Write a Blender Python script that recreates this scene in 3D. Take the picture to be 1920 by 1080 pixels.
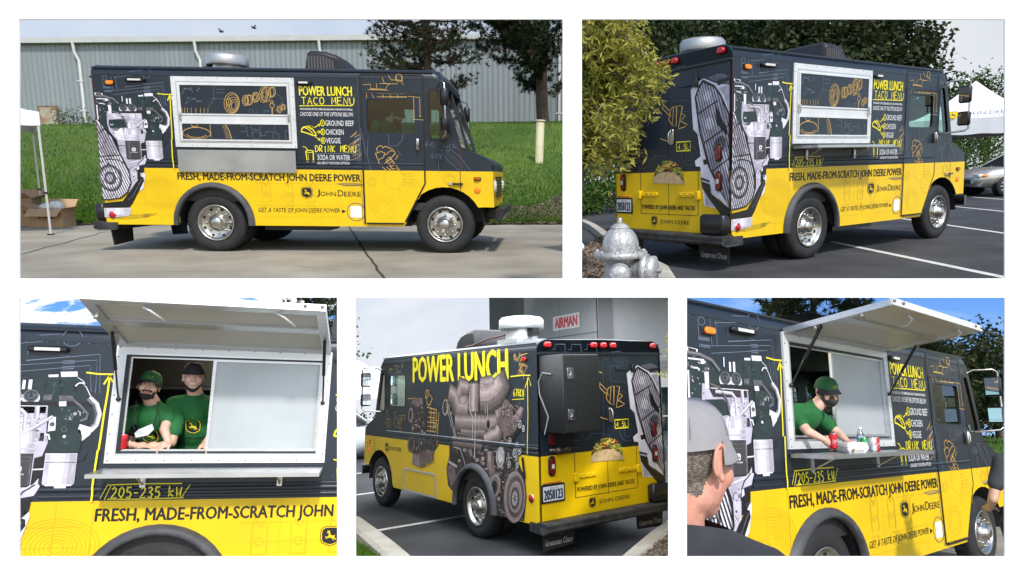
import bpy, bmesh, math, random
from mathutils import Matrix, Vector, noise
from mathutils.geometry import tessellate_polygon
for _o in list(bpy.data.objects): bpy.data.objects.remove(_o)
SC = bpy.context.scene
COL = SC.collection
PI = math.pi
# ---------------------------------------------------------------- camera
cd = bpy.data.cameras.new('camera'); cam = bpy.data.objects.new('camera', cd); COL.objects.link(cam)
cd.sensor_width = 36.0; cd.lens = 36.0 * 1250 / 1920; cd.shift_x = -100 / 1920
cd.clip_start = 0.05; cd.clip_end = 600
cam.rotation_euler = (PI / 2, 0, 0)
SC.camera = cam
# ---------------------------------------------------------------- sky, sun, exposure
SUN = Vector((0.24, -0.66, 0.71)).normalized()          # direction towards the sun
w = bpy.data.worlds.new('World'); SC.world = w; w.use_nodes = True
nt = w.node_tree; bg = nt.nodes['Background']
sk = nt.nodes.new('ShaderNodeTexSky'); sk.sky_type = 'NISHITA'; sk.sun_disc = False
sk.sun_elevation = math.asin(SUN.z); sk.sun_rotation = math.atan2(SUN.x, SUN.y)
nt.links.new(sk.outputs[0], bg.inputs[0]); bg.inputs[1].default_value = 0.15
sl = bpy.data.lights.new('sun', 'SUN'); sun = bpy.data.objects.new('sun', sl); COL.objects.link(sun)
sl.energy = 2.2; sl.angle = math.radians(4.0); sl.color = (1.0, 0.95, 0.88)
sun.rotation_euler = (-SUN).to_track_quat('-Z', 'Y').to_euler()
vs = SC.view_settings; vs.view_transform = 'Standard'; vs.look = 'None'; vs.gamma = 1.0; vs.exposure = 0.62
vs.use_curve_mapping = False
cy = SC.cycles; cy.use_denoising = True; cy.max_bounces = 6; cy.diffuse_bounces = 3; cy.glossy_bounces = 3
cy.transmission_bounces = 4; cy.transparent_max_bounces = 12; cy.caustics_reflective = False; cy.caustics_refractive = False
cy.sample_clamp_indirect = 6
# ---------------------------------------------------------------- the five places stand round the camera, each on its own ground
ST = {k: Matrix([list(r) for r in v] + [[0, 0, 0, 1]]) for k, v in {
 1: [(0.99955,-0.02811,0.01057,-6.3417), (0.02946,0.98597,-0.16428,10.2391), (-0.00581,0.16452,0.98636,0.6801)],
 2: [(0.82117,-0.56967,-0.03417,1.2995), (0.55715,0.81321,-0.16818,8.4181), (0.12359,0.11907,0.98516,0.3063)],
 3: [(0.96452,-0.26227,0.03037,-4.9011), (0.25634,0.95779,0.13007,5.7224), (-0.06320,-0.11767,0.99104,-2.8312)],
 4: [(-0.61198,-0.79041,-0.02717,0.5340), (0.78113,-0.60946,0.13562,8.1434), (-0.12375,0.06177,0.99039,-3.1380)],
 5: [(0.73963,-0.67300,0.00437,0.0928), (0.65774,0.72420,0.20715,4.7853), (-0.14257,-0.15034,0.97830,-2.6189)]}.items()}
# ---------------------------------------------------------------- materials
MATS = {}
def mat(name, rgb=(.5,.5,.5), rough=.5, metal=0., var=0., scale=6., bump=0., bscale=60., rgb2=None, spec=.5, emit=None, es=1., det=4., stretch=None, mixpos=(.35,.65), fine=0., fsc=150., blotch=0., blsc=.5):
    if name in MATS: return MATS[name]
    m = bpy.data.materials.new(name); m.use_nodes = True; n = m.node_tree; L = n.links
    b = n.nodes['Principled BSDF']
    b.inputs['Base Color'].default_value = (*rgb, 1); b.inputs['Roughness'].default_value = rough
    b.inputs['Metallic'].default_value = metal; b.inputs['Specular IOR Level'].default_value = spec
    if emit: b.inputs['Emission Color'].default_value = (*emit, 1); b.inputs['Emission Strength'].default_value = es
    if var or rgb2 or bump or fine:
        tc = n.nodes.new('ShaderNodeTexCoord'); src = tc.outputs['Object']
        if stretch:
            mp = n.nodes.new('ShaderNodeMapping'); mp.inputs['Scale'].default_value = stretch
            L.new(src, mp.inputs[0]); src = mp.outputs[0]
    if var or rgb2:
        t = n.nodes.new('ShaderNodeTexNoise'); t.inputs['Scale'].default_value = scale; t.inputs['Detail'].default_value = det
        L.new(src, t.inputs['Vector'])
        r = n.nodes.new('ShaderNodeValToRGB'); e = r.color_ramp.elements
        e[0].position, e[1].position = mixpos
        c2 = rgb2 if rgb2 else tuple(min(1, c * (1 + var)) for c in rgb)
        c1 = rgb if rgb2 else tuple(c * (1 - var) for c in rgb)
        e[0].color = (*c1, 1); e[1].color = (*c2, 1)
        L.new(t.outputs['Fac'], r.inputs[0]); cout = r.outputs[0]
        for amt,sc_,dt in ((fine,fsc,2),(blotch,blsc,6)):
            if not amt: continue
            tf = n.nodes.new('ShaderNodeTexNoise'); tf.inputs['Scale'].default_value = sc_; tf.inputs['Detail'].default_value = dt; L.new(src, tf.inputs['Vector'])
            mr = n.nodes.new('ShaderNodeMapRange'); mr.inputs[1].default_value = .3; mr.inputs[2].default_value = .7; mr.inputs[3].default_value = 1-amt; mr.inputs[4].default_value = 1+amt; L.new(tf.outputs['Fac'], mr.inputs[0])
            mx = n.nodes.new('ShaderNodeVectorMath'); mx.operation = 'SCALE'; L.new(cout, mx.inputs[0]); L.new(mr.outputs[0], mx.inputs['Scale']); cout = mx.outputs[0]
        L.new(cout, b.inputs['Base Color'])
    if bump:
        t2 = n.nodes.new('ShaderNodeTexNoise'); t2.inputs['Scale'].default_value = bscale; t2.inputs['Detail'].default_value = 5
        L.new(src, t2.inputs['Vector'])
        bp = n.nodes.new('ShaderNodeBump'); bp.inputs['Strength'].default_value = bump; bp.inputs['Distance'].default_value = .02
        L.new(t2.outputs['Fac'], bp.inputs['Height']); L.new(bp.outputs[0], b.inputs['Normal'])
    MATS[name] = m; return m
def glass(name, tint, refl=.12):
    if name in MATS: return MATS[name]
    m = bpy.data.materials.new(name); m.use_nodes = True; n = m.node_tree; L = n.links
    for q in list(n.nodes): n.nodes.remove(q)
    o = n.nodes.new('ShaderNodeOutputMaterial'); t = n.nodes.new('ShaderNodeBsdfTransparent'); g = n.nodes.new('ShaderNodeBsdfGlossy')
    t.inputs[0].default_value = (*tint, 1); g.inputs['Roughness'].default_value = .03
    lw = n.nodes.new('ShaderNodeFresnel'); lw.inputs[0].default_value = 1.45
    mu = n.nodes.new('ShaderNodeMath'); mu.operation = 'MULTIPLY_ADD'; mu.inputs[1].default_value = .8; mu.inputs[2].default_value = refl - .04
    L.new(lw.outputs[0], mu.inputs[0])
    x = n.nodes.new('ShaderNodeMixShader'); L.new(mu.outputs[0], x.inputs[0]); L.new(t.outputs[0], x.inputs[1]); L.new(g.outputs[0], x.inputs[2])
    L.new(x.outputs[0], o.inputs[0]); MATS[name] = m; return m
def leafmat(name, rgb, rgb2, rough=.6, scale=2.5):
    if name in MATS: return MATS[name]
    m = mat(name, rgb, rough, rgb2=rgb2, scale=scale, spec=.25)
    n = m.node_tree; b = n.nodes['Principled BSDF']; L = n.links
    t = n.nodes.new('ShaderNodeBsdfTranslucent'); r = [q for q in n.nodes if q.type == 'VALTORGB'][0]
    L.new(r.outputs[0], t.inputs[0])
    x = n.nodes.new('ShaderNodeMixShader'); x.inputs[0].default_value = .3
    L.new(b.outputs[0], x.inputs[1]); L.new(t.outputs[0], x.inputs[2])
    L.new(x.outputs[0], n.nodes['Material Output'].inputs[0]); return m
# ---------------------------------------------------------------- mesh building
class MB:
    def __init__(s): s.v = []; s.f = []; s.m = []; s.mats = []; s.sm = []
    def mi(s, m):
        if m not in s.mats: s.mats.append(m)
        return s.mats.index(m)
    def add(s, vs, fs, m, smooth=False):
        o = len(s.v); s.v.extend([tuple(p) for p in vs]); k = s.mi(m)
        for f in fs: s.f.append([i + o for i in f]); s.m.append(k); s.sm.append(smooth)
    def box(s, a, b, m, M=None):
        x0,y0,z0 = a; x1,y1,z1 = b
        v = [Vector(p) for p in ((x0,y0,z0),(x1,y0,z0),(x1,y1,z0),(x0,y1,z0),(x0,y0,z1),(x1,y0,z1),(x1,y1,z1),(x0,y1,z1))]
        if M: v = [M @ p for p in v]
        s.add(v, [(0,3,2,1),(4,5,6,7),(0,1,5,4),(1,2,6,5),(2,3,7,6),(3,0,4,7)], m)
    def rbox(s, a, b, m, r=.02, seg=3, M=None):
        # box with rounded vertical (local z) edges and small top/bottom bevel
        x0,y0,z0 = a; x1,y1,z1 = b; r = min(r, (x1-x0)*.49, (y1-y0)*.49)
        def ring(d, z):
            P = []
            for cx,cy,a0 in ((x1-r,y1-r,0),(x0+r,y1-r,PI/2),(x0+r,y0+r,PI),(x1-r,y0+r,1.5*PI)):
                for k in range(seg+1):
                    an = a0 + PI/2*k/seg; P.append((cx+(r-d)*math.cos(an), cy+(r-d)*math.sin(an), z))
            return P
        e = min(r*.6, (z1-z0)*.3); rings = [ring(e, z0), ring(0, z0+e), ring(0, z1-e), ring(e, z1)]
        s.loft(rings, m, cap=True, M=M)
    def loft(s, rings, m, cap=True, closed=True, M=None, smooth=True):
        n = len(rings[0]); v = [Vector(p) for r in rings for p in r]
        if M: v = [M @ p for p in v]
        f = []
        for i in range(len(rings)-1):
            for j in range(n if closed else n-1):
                k = (j+1) % n; f.append((i*n+j, i*n+k, (i+1)*n+k, (i+1)*n+j))
        s.add(v, f, m, smooth)
        if cap:
            s.add(v[:n], [tuple(reversed(range(n)))], m); s.add(v[-n:], [tuple(range(n))], m)
    def lathe(s, prof, m, seg=24, M=None, cap=False, smooth=True):
        # prof: (r, h) along local z
        rings = [[(r*math.cos(2*PI*k/seg), r*math.sin(2*PI*k/seg), h) for k in range(seg)] for r,h in prof]
        s.loft(rings, m, cap, M=M, smooth=smooth)
    def tube(s, pts, r, m, seg=8, cap=True):
        pts = [Vector(p) for p in pts]; rs = r if isinstance(r, (list, tuple)) else [r]*len(pts); rings = []
        up = Vector((0,0,1)); prev = None
        for i,p in enumerate(pts):
            t = (pts[min(i+1,len(pts)-1)] - pts[max(i-1,0)]).normalized()
            if prev is None:
                a = t.cross(up)
                if a.length < .05: a = t.cross(Vector((1,0,0)))
                a.normalize()
            else:
                a = prev - t*prev.dot(t); a.normalize()
            prev = a; b = t.cross(a)
            rings.append([p + (a*math.cos(2*PI*k/seg) + b*math.sin(2*PI*k/seg))*rs[i] for k in range(seg)])
        s.loft(rings, m, cap)
    def ell(s, c, r, m, seg=12, rg=8, M=None):
        v = []; f = []
        for i in range(rg+1):
            th = PI*i/rg
            for k in range(seg):
                a = 2*PI*k/seg; v.append(Vector((c[0]+r[0]*math.sin(th)*math.cos(a), c[1]+r[1]*math.sin(th)*math.sin(a), c[2]+r[2]*math.cos(th))))
        for i in range(rg):
            for k in range(seg):
                q = (k+1) % seg; f.append((i*seg+k, (i+1)*seg+k, (i+1)*seg+q, i*seg+q))
        if M: v = [M @ p for p in v]
        s.add(v, f, m, True)
    def plate(s, outer, holes, fn, d0, d1, m, medge=None):
        # polygon with holes; fn(a,b,d)->xyz ; face at depth d1 (outside), back at d0
        loops = [outer] + list(holes); pl = [[Vector((a,b,0)) for a,b in lp] for lp in loops]
        flat = [p for lp in loops for p in lp]; tr = tessellate_polygon(pl)
        s.add([fn(a,b,d1) for a,b in flat], [tuple(t) for t in tr], m)
        if d0 is not None:
            s.add([fn(a,b,d0) for a,b in flat], [tuple(t) for t in tr], medge or m)
            for lp in loops:
                n = len(lp); s.add([fn(a,b,d0) for a,b in lp] + [fn(a,b,d1) for a,b in lp], [(i,(i+1)%n,n+(i+1)%n,n+i) for i in range(n)], medge or m)
    def prism(s, poly, fn, d0, d1, m, medge=None): s.plate(poly, [], fn, d0, d1, m, medge)
    def build(s, name, parent=None, fixn=False):
        me = bpy.data.meshes.new(name); me.from_pydata(s.v, [], s.f)
        for m in s.mats: me.materials.append(m)
        me.polygons.foreach_set('material_index', s.m); me.polygons.foreach_set('use_smooth', s.sm)
        me.validate()
        if fixn:
            bm = bmesh.new(); bm.from_mesh(me); bmesh.ops.recalc_face_normals(bm, faces=bm.faces); bm.to_mesh(me); bm.free()
        me.update()
        o = bpy.data.objects.new(name, me); COL.objects.link(o)
        if parent: o.parent = parent
        return o
def tag(o, label=None, cat=None, group=None, kind=None):
    for k,v in (('label',label),('category',cat),('group',group),('kind',kind)):
        if v: o[k] = v
    return o
def thing(name, label, cat, group=None):
    o = bpy.data.objects.new(name, None); COL.objects.link(o); o.empty_display_size = .1
    return tag(o, label, cat, group)
def put(o, stage, loc=(0,0,0), rz=0., M=None, sc=None):
    m = ST[stage] @ Matrix.Translation(loc) @ Matrix.Rotation(rz, 4, 'Z')
    if M: m = m @ M
    if sc: m = m @ Matrix.Diagonal((*sc, 1))
    o.matrix_world = m; return o
def copy_tree(o, parent=None):
    c = o.copy(); COL.objects.link(c); c.parent = parent
    if parent: c.matrix_parent_inverse = o.matrix_parent_inverse.copy()
    for ch in list(o.children): copy_tree(ch, c)
    return c
def all_children(o):
    r = []
    for c in o.children: r.append(c); r += all_children(c)
    return r
DG = None
def text2d(body, bold=0., shear=0., spacing=1., res=2):
    cu = bpy.data.curves.new('t', 'FONT'); cu.body = body; cu.offset = bold; cu.shear = shear; cu.space_character = spacing; cu.resolution_u = res
    ob = bpy.data.objects.new('t', cu); COL.objects.link(ob)
    dg = bpy.context.evaluated_depsgraph_get(); dg.update()
    me = bpy.data.meshes.new_from_object(ob.evaluated_get(dg))
    v = [(p.co.x, p.co.y) for p in me.vertices]; f = [tuple(p.vertices) for p in me.polygons]
    bpy.data.objects.remove(ob); bpy.data.curves.remove(cu); bpy.data.meshes.remove(me)
    return v, f
def put_text(mb, body, box, fn, d, m, bold=.012, shear=0., spacing=1., skew=0., bend=None, res=2):
    # box = (a0,b0,a1,b1) in plane coordinates, text filled into it exactly; heavier strokes by close repeats
    v,f = text2d(body, 0., shear, spacing, res)
    xs = [p[0] for p in v]; ys = [p[1] for p in v]; x0,x1,y0,y1 = min(xs),max(xs),min(ys),max(ys)
    a0,b0,a1,b1 = box; k = (b1-b0)/(y1-y0)*bold*1.6; sg = 1 if a1 > a0 else -1
    for i,(ox,oy) in enumerate(((0,0),) if bold < .005 else ((-k,0),(k,0),(0,k*.6),(0,-k*.6))):
        P = []
        for x,y in v:
            s_ = (x-x0)/(x1-x0); t_ = (y-y0)/(y1-y0)
            P.append(fn(a0+sg*k+(a1-a0-2*sg*k)*s_+ox, b0+(b1-b0)*t_+skew*s_+oy, d+.00025*i))
        mb.add(P, f, m)
# stroke letters for the hand-drawn lettering
STK = {'T':[[(0,1),(1,1)],[(.5,1),(.5,0)]],'A':[[(0,0),(.5,1),(1,0)],[(.2,.4),(.8,.4)]],'C':[[(.95,.85),(.6,1),(.2,.9),(0,.5),(.2,.1),(.6,0),(.95,.12)]],
 'O':[[(.5,1),(.15,.85),(0,.5),(.15,.12),(.5,0),(.85,.12),(1,.5),(.85,.85),(.5,1)]],'M':[[(0,0),(.12,1),(.5,.35),(.88,1),(1,0)]],'E':[[(.9,1),(0,1),(0,0),(.95,0)],[(0,.52),(.75,.52)]],
 'N':[[(0,0),(.05,1),(.92,0),(1,1)]],'U':[[(0,1),(.05,.3),(.3,0),(.7,0),(.95,.3),(1,1)]],'D':[[(0,0),(0,1),(.5,.95),(.95,.6),(.9,.3),(.5,.05),(0,0)]],
 'R':[[(0,0),(0,1),(.6,1),(.9,.75),(.6,.5),(0,.48),(.95,0)]],'I':[[(.5,0),(.5,1)]],'K':[[(0,0),(0,1)],[(.9,1),(0,.42),(.95,0)]],'k':[[(0,0),(0,1)],[(.8,.6),(0,.3),(.85,0)]],'W':[[(0,1),(.25,0),(.5,.8),(.75,0),(1,1)]],
 '2':[[(.05,.8),(.4,1),(.8,.85),(.75,.55),(0,0),(1,.02)]],'0':[[(.5,1),(.1,.8),(.05,.3),(.5,0),(.9,.3),(.9,.75),(.5,1)]],'5':[[(.95,1),(.2,1),(.1,.55),(.6,.6),(.95,.35),(.7,.02),(.05,.05)]],
 '3':[[(.05,.95),(.6,1),(.85,.78),(.35,.55),(.9,.35),(.65,0),(.05,.08)]],'4':[[(.7,0),(.7,1),(0,.35),(1,.35)]],'.':[[(.45,0),(.55,.06)]],'L':[[(0,1),(0,0),(.9,0)]],'-':[[(.1,.45),(.9,.45)]],'G':[[(.9,.85),(.5,1),(.1,.8),(.05,.25),(.5,0),(.95,.2),(.95,.48),(.55,.48)]],
 '7':[[(0,1),(.95,1),(.35,0)]],'6':[[(.8,.95),(.3,.8),(.05,.35),(.4,0),(.9,.2),(.7,.5),(.1,.4)]],'1':[[(.3,.8),(.55,1),(.55,0)]],' ':[],'=':[[(.1,.6),(.9,.6)],[(.1,.35),(.9,.35)]],'x':[[(0,.6),(.8,0)],[(.8,.6),(0,0)]]}
def ribbon(mb, pts, wd, fn, d, m, closed=False):
    n = len(pts); L = []; R = []
    for i in range(n):
        if closed: p0,p1 = pts[i-1], pts[(i+1)%n]
        else: p0,p1 = pts[max(0,i-1)], pts[min(n-1,i+1)]
        dx,dy = p1[0]-p0[0], p1[1]-p0[1]; l = math.hypot(dx,dy) or 1; nx,ny = -dy/l*wd/2, dx/l*wd/2
        if 0 < i < n-1 or closed:
            a,b = pts[i-1], pts[i]; e1 = math.hypot(b[0]-a[0], b[1]-a[1]) or 1
            c_ = abs(((b[0]-a[0])*dx+(b[1]-a[1])*dy)/(e1*l)); k = 1/max(.55,c_); nx *= k; ny *= k
        x,y = pts[i]; L.append((x+nx,y+ny)); R.append((x-nx,y-ny))
    v = [fn(a,b,d) for a,b in L+R]; r = n if closed else n-1
    mb.add(v, [(i,(i+1)%n,n+(i+1)%n,n+i) for i in range(r)], m)
def ellp(cx, cy, rx, ry, rot=0., n=24, a0=0., a1=2*PI):
    c,s_ = math.cos(rot), math.sin(rot); full = abs(a1-a0-2*PI) < 1e-6; N = n if full else n+1; o = []
    for k in range(N):
        a = a0+(a1-a0)*k/n; x,y = rx*math.cos(a), ry*math.sin(a); o.append((cx+x*c-y*s_, cy+x*s_+y*c))
    return o
def rrect(x0, y0, x1, y1, r, n=4):
    o = []
    for cx,cy,a0 in ((x1-r,y1-r,0),(x0+r,y1-r,PI/2),(x0+r,y0+r,PI),(x1-r,y0+r,1.5*PI)):
        for k in range(n+1): a = a0+PI/2*k/n; o.append((cx+r*math.cos(a), cy+r*math.sin(a)))
    return o
def flat(mb, poly, fn, d, m):
    tr = tessellate_polygon([[Vector((a,b,0)) for a,b in poly]])
    mb.add([fn(a,b,d) for a,b in poly], [tuple(t) for t in tr], m)
def ring(mb, cx, cy, rx, ry, wd, fn, d, m, rot=0., n=24): ribbon(mb, ellp(cx,cy,rx,ry,rot,n), wd, fn, d, m, True)
def strokes(mb, body, box, wd, fn, d, m, jit=0., seed=1, gap=.28):
    rn = random.Random(seed); a0,b0,a1,b1 = box; n = len(body); cw = (a1-a0)/(n-gap*1.0) if n > 1 else (a1-a0)
    for i,ch in enumerate(body):
        x = a0+i*cw; wl = cw*(1-gap); jy = rn.uniform(-1,1)*jit*(b1-b0)
        for st in STK.get(ch, []): ribbon(mb, [(x+p[0]*wl+rn.uniform(-1,1)*jit*wl*.4, b0+jy+p[1]*(b1-b0)) for p in st], wd, fn, d, m)
DEER = [(.06,.47),(.14,.5),(.2,.44),(.3,.5),(.36,.62),(.34,.72),(.24,.74),(.2,.8),(.26,.84),(.22,.94),(.28,.9),(.3,.97),(.33,.88),(.38,.96),(.38,.86),(.44,.9),(.42,.8),(.46,.72),(.5,.6),(.64,.54),(.76,.54),(.82,.62),(.84,.56),(.8,.48),(.84,.36),(.92,.3),(.97,.2),(.86,.24),(.74,.34),(.7,.28),(.84,.12),(.68,.22),(.6,.36),(.46,.38),(.32,.38),(.2,.3),(.12,.32),(.24,.38),(.26,.42),(.18,.38)]
def logo(mb, cx, cy, w_, h_, fn, d, mdark, mlight, mdeer=None):
    def sh(k): return [(cx+w_*k*x, cy+h_*k*y) for x,y in ((-.36,.46),(-.2,.5),(.2,.5),(.36,.46),(.47,.36),(.5,.15),(.48,-.2),(.4,-.36),(.15,-.47),(0,-.5),(-.15,-.47),(-.4,-.36),(-.48,-.2),(-.5,.15),(-.47,.36))]
    flat(mb, sh(1), fn, d, mdark); flat(mb, sh(.93), fn, d+.0006, mlight); flat(mb, sh(.84), fn, d+.0012, mdark)
    flat(mb, [(cx+(x-.5)*w_*.62, cy+(y-.52)*h_*.66) for x,y in DEER], fn, d+.0018, mdeer or mlight)
# ================================================================ food truck (built once, then copied to the other places)
navy = mat('navy wrap', (.013,.021,.033), .38, var=.12, scale=2.2, bump=.10, bscale=2.6, spec=.5, fine=.12, fsc=300, blotch=.12, blsc=1.1)
yel = mat('yellow wrap', (.80,.525,.002), .42, var=.03, scale=3, bump=.10, bscale=2.4, fine=.03, fsc=160, blotch=.05, blsc=1.6)
yel_line = mat('yellow sketch line', (.60,.40,.01), .4)
ora = mat('orange sketch line', (.62,.38,.10), .5)
sky_line = mat('grey blue sketch line', (.16,.20,.28), .5)
faint = mat('faint sketch line', (.07,.09,.13), .5)
ylet = mat('yellow lettering', (.87,.76,.02), .4); wlet = mat('white lettering', (.82,.82,.82), .4); blet = mat('black lettering', (.012,.012,.013), .4)
black = mat('black paint', (.012,.012,.014), .35, var=.2, scale=8); rubber = mat('tyre rubber', (.018,.018,.019), .75, var=.25, scale=10, bump=.2, bscale=40)
rubtrim = mat('grey rubber trim', (.06,.062,.068), .6, var=.25, scale=7)
chrome = mat('chrome', (.52,.50,.47), .30, 1., var=.16, scale=9, bump=.1, bscale=30); bright = mat('bright chrome', (.72,.70,.68), .15, 1.); alu = mat('brushed aluminium', (.62,.63,.64), .38, .85, var=.08, scale=3, stretch=(1,8,30))
whitemet = mat('white painted aluminium', (.72,.73,.73), .42, .25, var=.06, scale=4); steel = mat('stainless steel', (.56,.57,.58), .36, .9, var=.12, scale=2.5)
inner = mat('dark interior', (.025,.025,.027), .6); innersteel = mat('interior steel', (.26,.26,.27), .35, .7)
red = mat('red lens', (.45,.012,.015), .2); amber = mat('amber lens', (.85,.22,.01), .2, emit=(.8,.2,.01), es=.15); darkred = mat('dark red lens', (.16,.01,.012), .2)
gl = glass('cab glass', (.60,.80,.72), .10); clearlens = mat('clear lens', (.65,.66,.60), .2)
eW = mat('engine print pale', (.66,.64,.74), .4, rgb2=(.82,.80,.88), scale=7); eL = mat('engine print lavender', (.36,.33,.42), .4, rgb2=(.58,.54,.65), scale=6)
eD = mat('engine print dark teal', (.012,.026,.028), .35, var=.25, scale=9); eK = mat('engine print black', (.010,.010,.012), .4); eG = mat('engine print grey', (.11,.11,.13), .4, var=.3, scale=20)
b1 = mat('engine print brown', (.150,.105,.100), .4, var=.35, scale=14); b2 = mat('engine print light brown', (.30,.225,.215), .4, var=.25, scale=12); b3 = mat('engine print dark brown', (.028,.022,.023), .4, var=.5, scale=20)
eM = mat('engine print silver', (.42,.41,.42), .4, var=.3, scale=15); shade_print = mat('printed engine shadow', (.22,.16,.012), .4, rgb2=(.55,.37,.01), scale=9)  # last one: shadow under the engines, drawn as part of the print
tan = mat('taco shell print', (.45,.31,.15), .5, rgb2=(.62,.47,.27), scale=22); tgreen = mat('taco lettuce print', (.10,.20,.02), .5, rgb2=(.35,.40,.06), scale=40); tred = mat('taco tomato print', (.55,.06,.02), .5); tyell = mat('taco cheese print', (.75,.50,.10), .5); tdark = mat('taco beef print', (.06,.03,.02), .5)
HW = 1.025
def fR(x, z, d): return (x, -HW - d, z)
def fL(x, z, d): return (x, HW + d, z)
def fB(y, z, d): return (-d, y, z)
def X1(u): return (u-186)/140
def Z1(v): return (474-v)/140
def E(ex, ey): return ((180+ex/3.6-186)/140, (474-130-ey/3.6)/140)          # drawing units of the side print
def Hm(h, x, y):
    q = [h[i][0]*x+h[i][1]*y+h[i][2] for i in range(3)]; return (q[0]/q[2], q[1]/q[2])
HLm = ((-.00407672,.00013785,3.71246648),(.00114069,-.00275006,2.37161937),(.0006652,-.00006103,1.))
HBm = ((-.00287186,.000068,1.00899757),(-.00065895,-.00197609,2.45454852),(-.00031334,-.00001781,1.))
def GL(x, y): return Hm(HLm, x, y)
def GB(x, y): return Hm(HBm, x, y)
ZB = .37; ZY = 1.14; ZS = 2.36
RWX, FWX, WZ, WR = 1.47, 4.63, .402, .402
TR = thing('food_truck', 'black and yellow food truck side on, serving hatch shut, shelf folded down, by warehouse', 'food truck', 'views of the food truck')
ARC_R = [(RWX+.49*math.cos(a), WZ+.49*math.sin(a)) for a in [PI-k*PI/16 for k in range(17)]]
ARC_F = [(FWX+.53*math.cos(a), WZ+.52*math.sin(a)) for a in [PI*.985-k*PI*.83/14 for k in range(15)]]
lower = [(0,ZB)] + [(RWX-.49,ZB)] + ARC_R + [(RWX+.49,ZB),(4.06,ZB)] + ARC_F + [(5.16,.65),(5.32,.65),(5.30,ZY),(0,ZY)]
qwin = [(4.43,1.62),(4.47,1.565),(4.70,1.565),(4.735,1.61),(4.725,1.66),(4.58,2.18),(4.55,2.225),(4.47,2.225),(4.43,2.17)]
dwin = rrect(3.61,1.645,4.25,2.085,.05,3)
hopen = [(1.13,1.515),(2.585,1.515),(2.585,2.255),(1.13,2.255)]
upper = [(0,ZY),(5.30,ZY),(5.285,1.27),(4.86,1.455),(4.62,2.30),(4.58,ZS),(0,ZS)]
mb = MB(); mb.plate(lower, [], fR, -.03, 0, yel, black); mb.build('lower_side_panel', TR)
mb = MB(); mb.plate(upper, [hopen, dwin, qwin], fR, -.03, 0, navy, inner); mb.build('upper_side_panel', TR)
lwin = rrect(3.62,1.65,4.27,2.16,.05,3)
mb = MB(); mb.plate(lower, [], fL, -.03, 0, yel, black); mb.build('lower_side_panel', TR)
mb = MB(); mb.plate(upper, [lwin, qwin], fL, -.03, 0, navy, inner); mb.build('upper_side_panel', TR)
# rear
rp = [(-HW+.002,ZB),(HW-.002,ZB),(HW-.002,ZY),(-HW+.002,ZY)]
mb = MB(); mb.plate(rp, [], fB, -.03, 0, yel, black); mb.build('lower_rear_panel', TR)
mb = MB(); mb.plate([(-HW+.002,ZY),(HW-.002,ZY),(HW-.002,2.38),(.98,2.46),(.9,2.495),(-.9,2.495),(-.98,2.46),(-HW+.002,2.38)], [], fB, -.03, 0, navy, inner); mb.build('upper_rear_panel', TR)
# roof with rounded edges
prof = [(-HW-.004,ZS-.01),(-HW-.006,ZS+.03),(-HW+.012,ZS+.075),(-HW+.05,ZS+.105),(-HW+.10,ZS+.125),(-.85,2.498),(0,2.515),(.85,2.498),(HW-.10,ZS+.125),(HW-.05,ZS+.105),(HW-.012,ZS+.075),(HW+.006,ZS+.03),(HW+.004,ZS-.01)]
mb = MB(); rings = []
for x,dz,k in ((.0,-.01,1),(.02,0,1),(4.50,0,1),(4.56,-.02,.995),(4.60,-.06,.985),(4.62,-.12,.97)):
    rings.append([(x, y*k, max(z+dz, 2.28) if z > ZS else z+dz*.3) for y,z in prof])
mb.loft(rings, navy, cap=True, closed=False); mb.build('roof', TR)
mb = MB()
for s in (-1,1):
    mb.box((.01, s*HW-.008, ZS+.078), (4.5, s*HW+.008, ZS+.094), black)
mb.build('drip_rail', TR)
mb = MB(); mb.box((-.03,-1.03,2.315),(.0,1.03,2.335), black); mb.build('rear_drip_ledge', TR)
# rivets
mb = MB()
def rivet(fn, a, b, r=.007):
    P = [fn(a+r*math.cos(k*PI/3), b+r*math.sin(k*PI/3), .001) for k in range(6)] + [fn(a,b,.006)]
    mb.add(P, [(k,(k+1)%6,6) for k in range(6)], rivm, True)
rivm = mat('rivet heads', (.07,.085,.11), .3, .4)
for k in range(64):
    rivet(fR, .06+k*.07, ZS-.018); rivet(fL, .06+k*.07, ZS-.018)
for k in range(15):
    for yy in (-.99,.99): rivet(fB, yy, 1.18+k*.075)
    rivet(fR, .03, 1.2+k*.075); rivet(fR, 4.37, 1.2+k*.072); rivet(fR, 3.46, 1.2+k*.072)
for k in range(34): rivet(fR, 1.05+k*.07, 1.305)
o = mb.build('rivets', TR); o['kind'] = 'stuff'
# rub rails along the sides
for s,fn in ((-1,fR),(1,fL)):
    mb = MB(); xa = .62 if s < 0 else .0
    for zc,h,d in ((1.262,.008,.008),(1.225,.020,.014),(1.172,.016,.008)):
        rg = []
        for x in (xa, 4.35): rg.append([(x, s*(HW+d*math.sin(PI*k/6)), zc+h*math.cos(PI*k/6)) for k in range(7)])
        mb.loft(rg, navy, cap=False, closed=False)
    if s > 0:
        mb2 = MB(); mb2.tube([(.25,HW+.016,1.258),(4.3,HW+.016,1.258)], .006, alu, 6); mb2.build('rub_rail_strip', TR)
    mb.build('rub_rail', TR)
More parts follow.
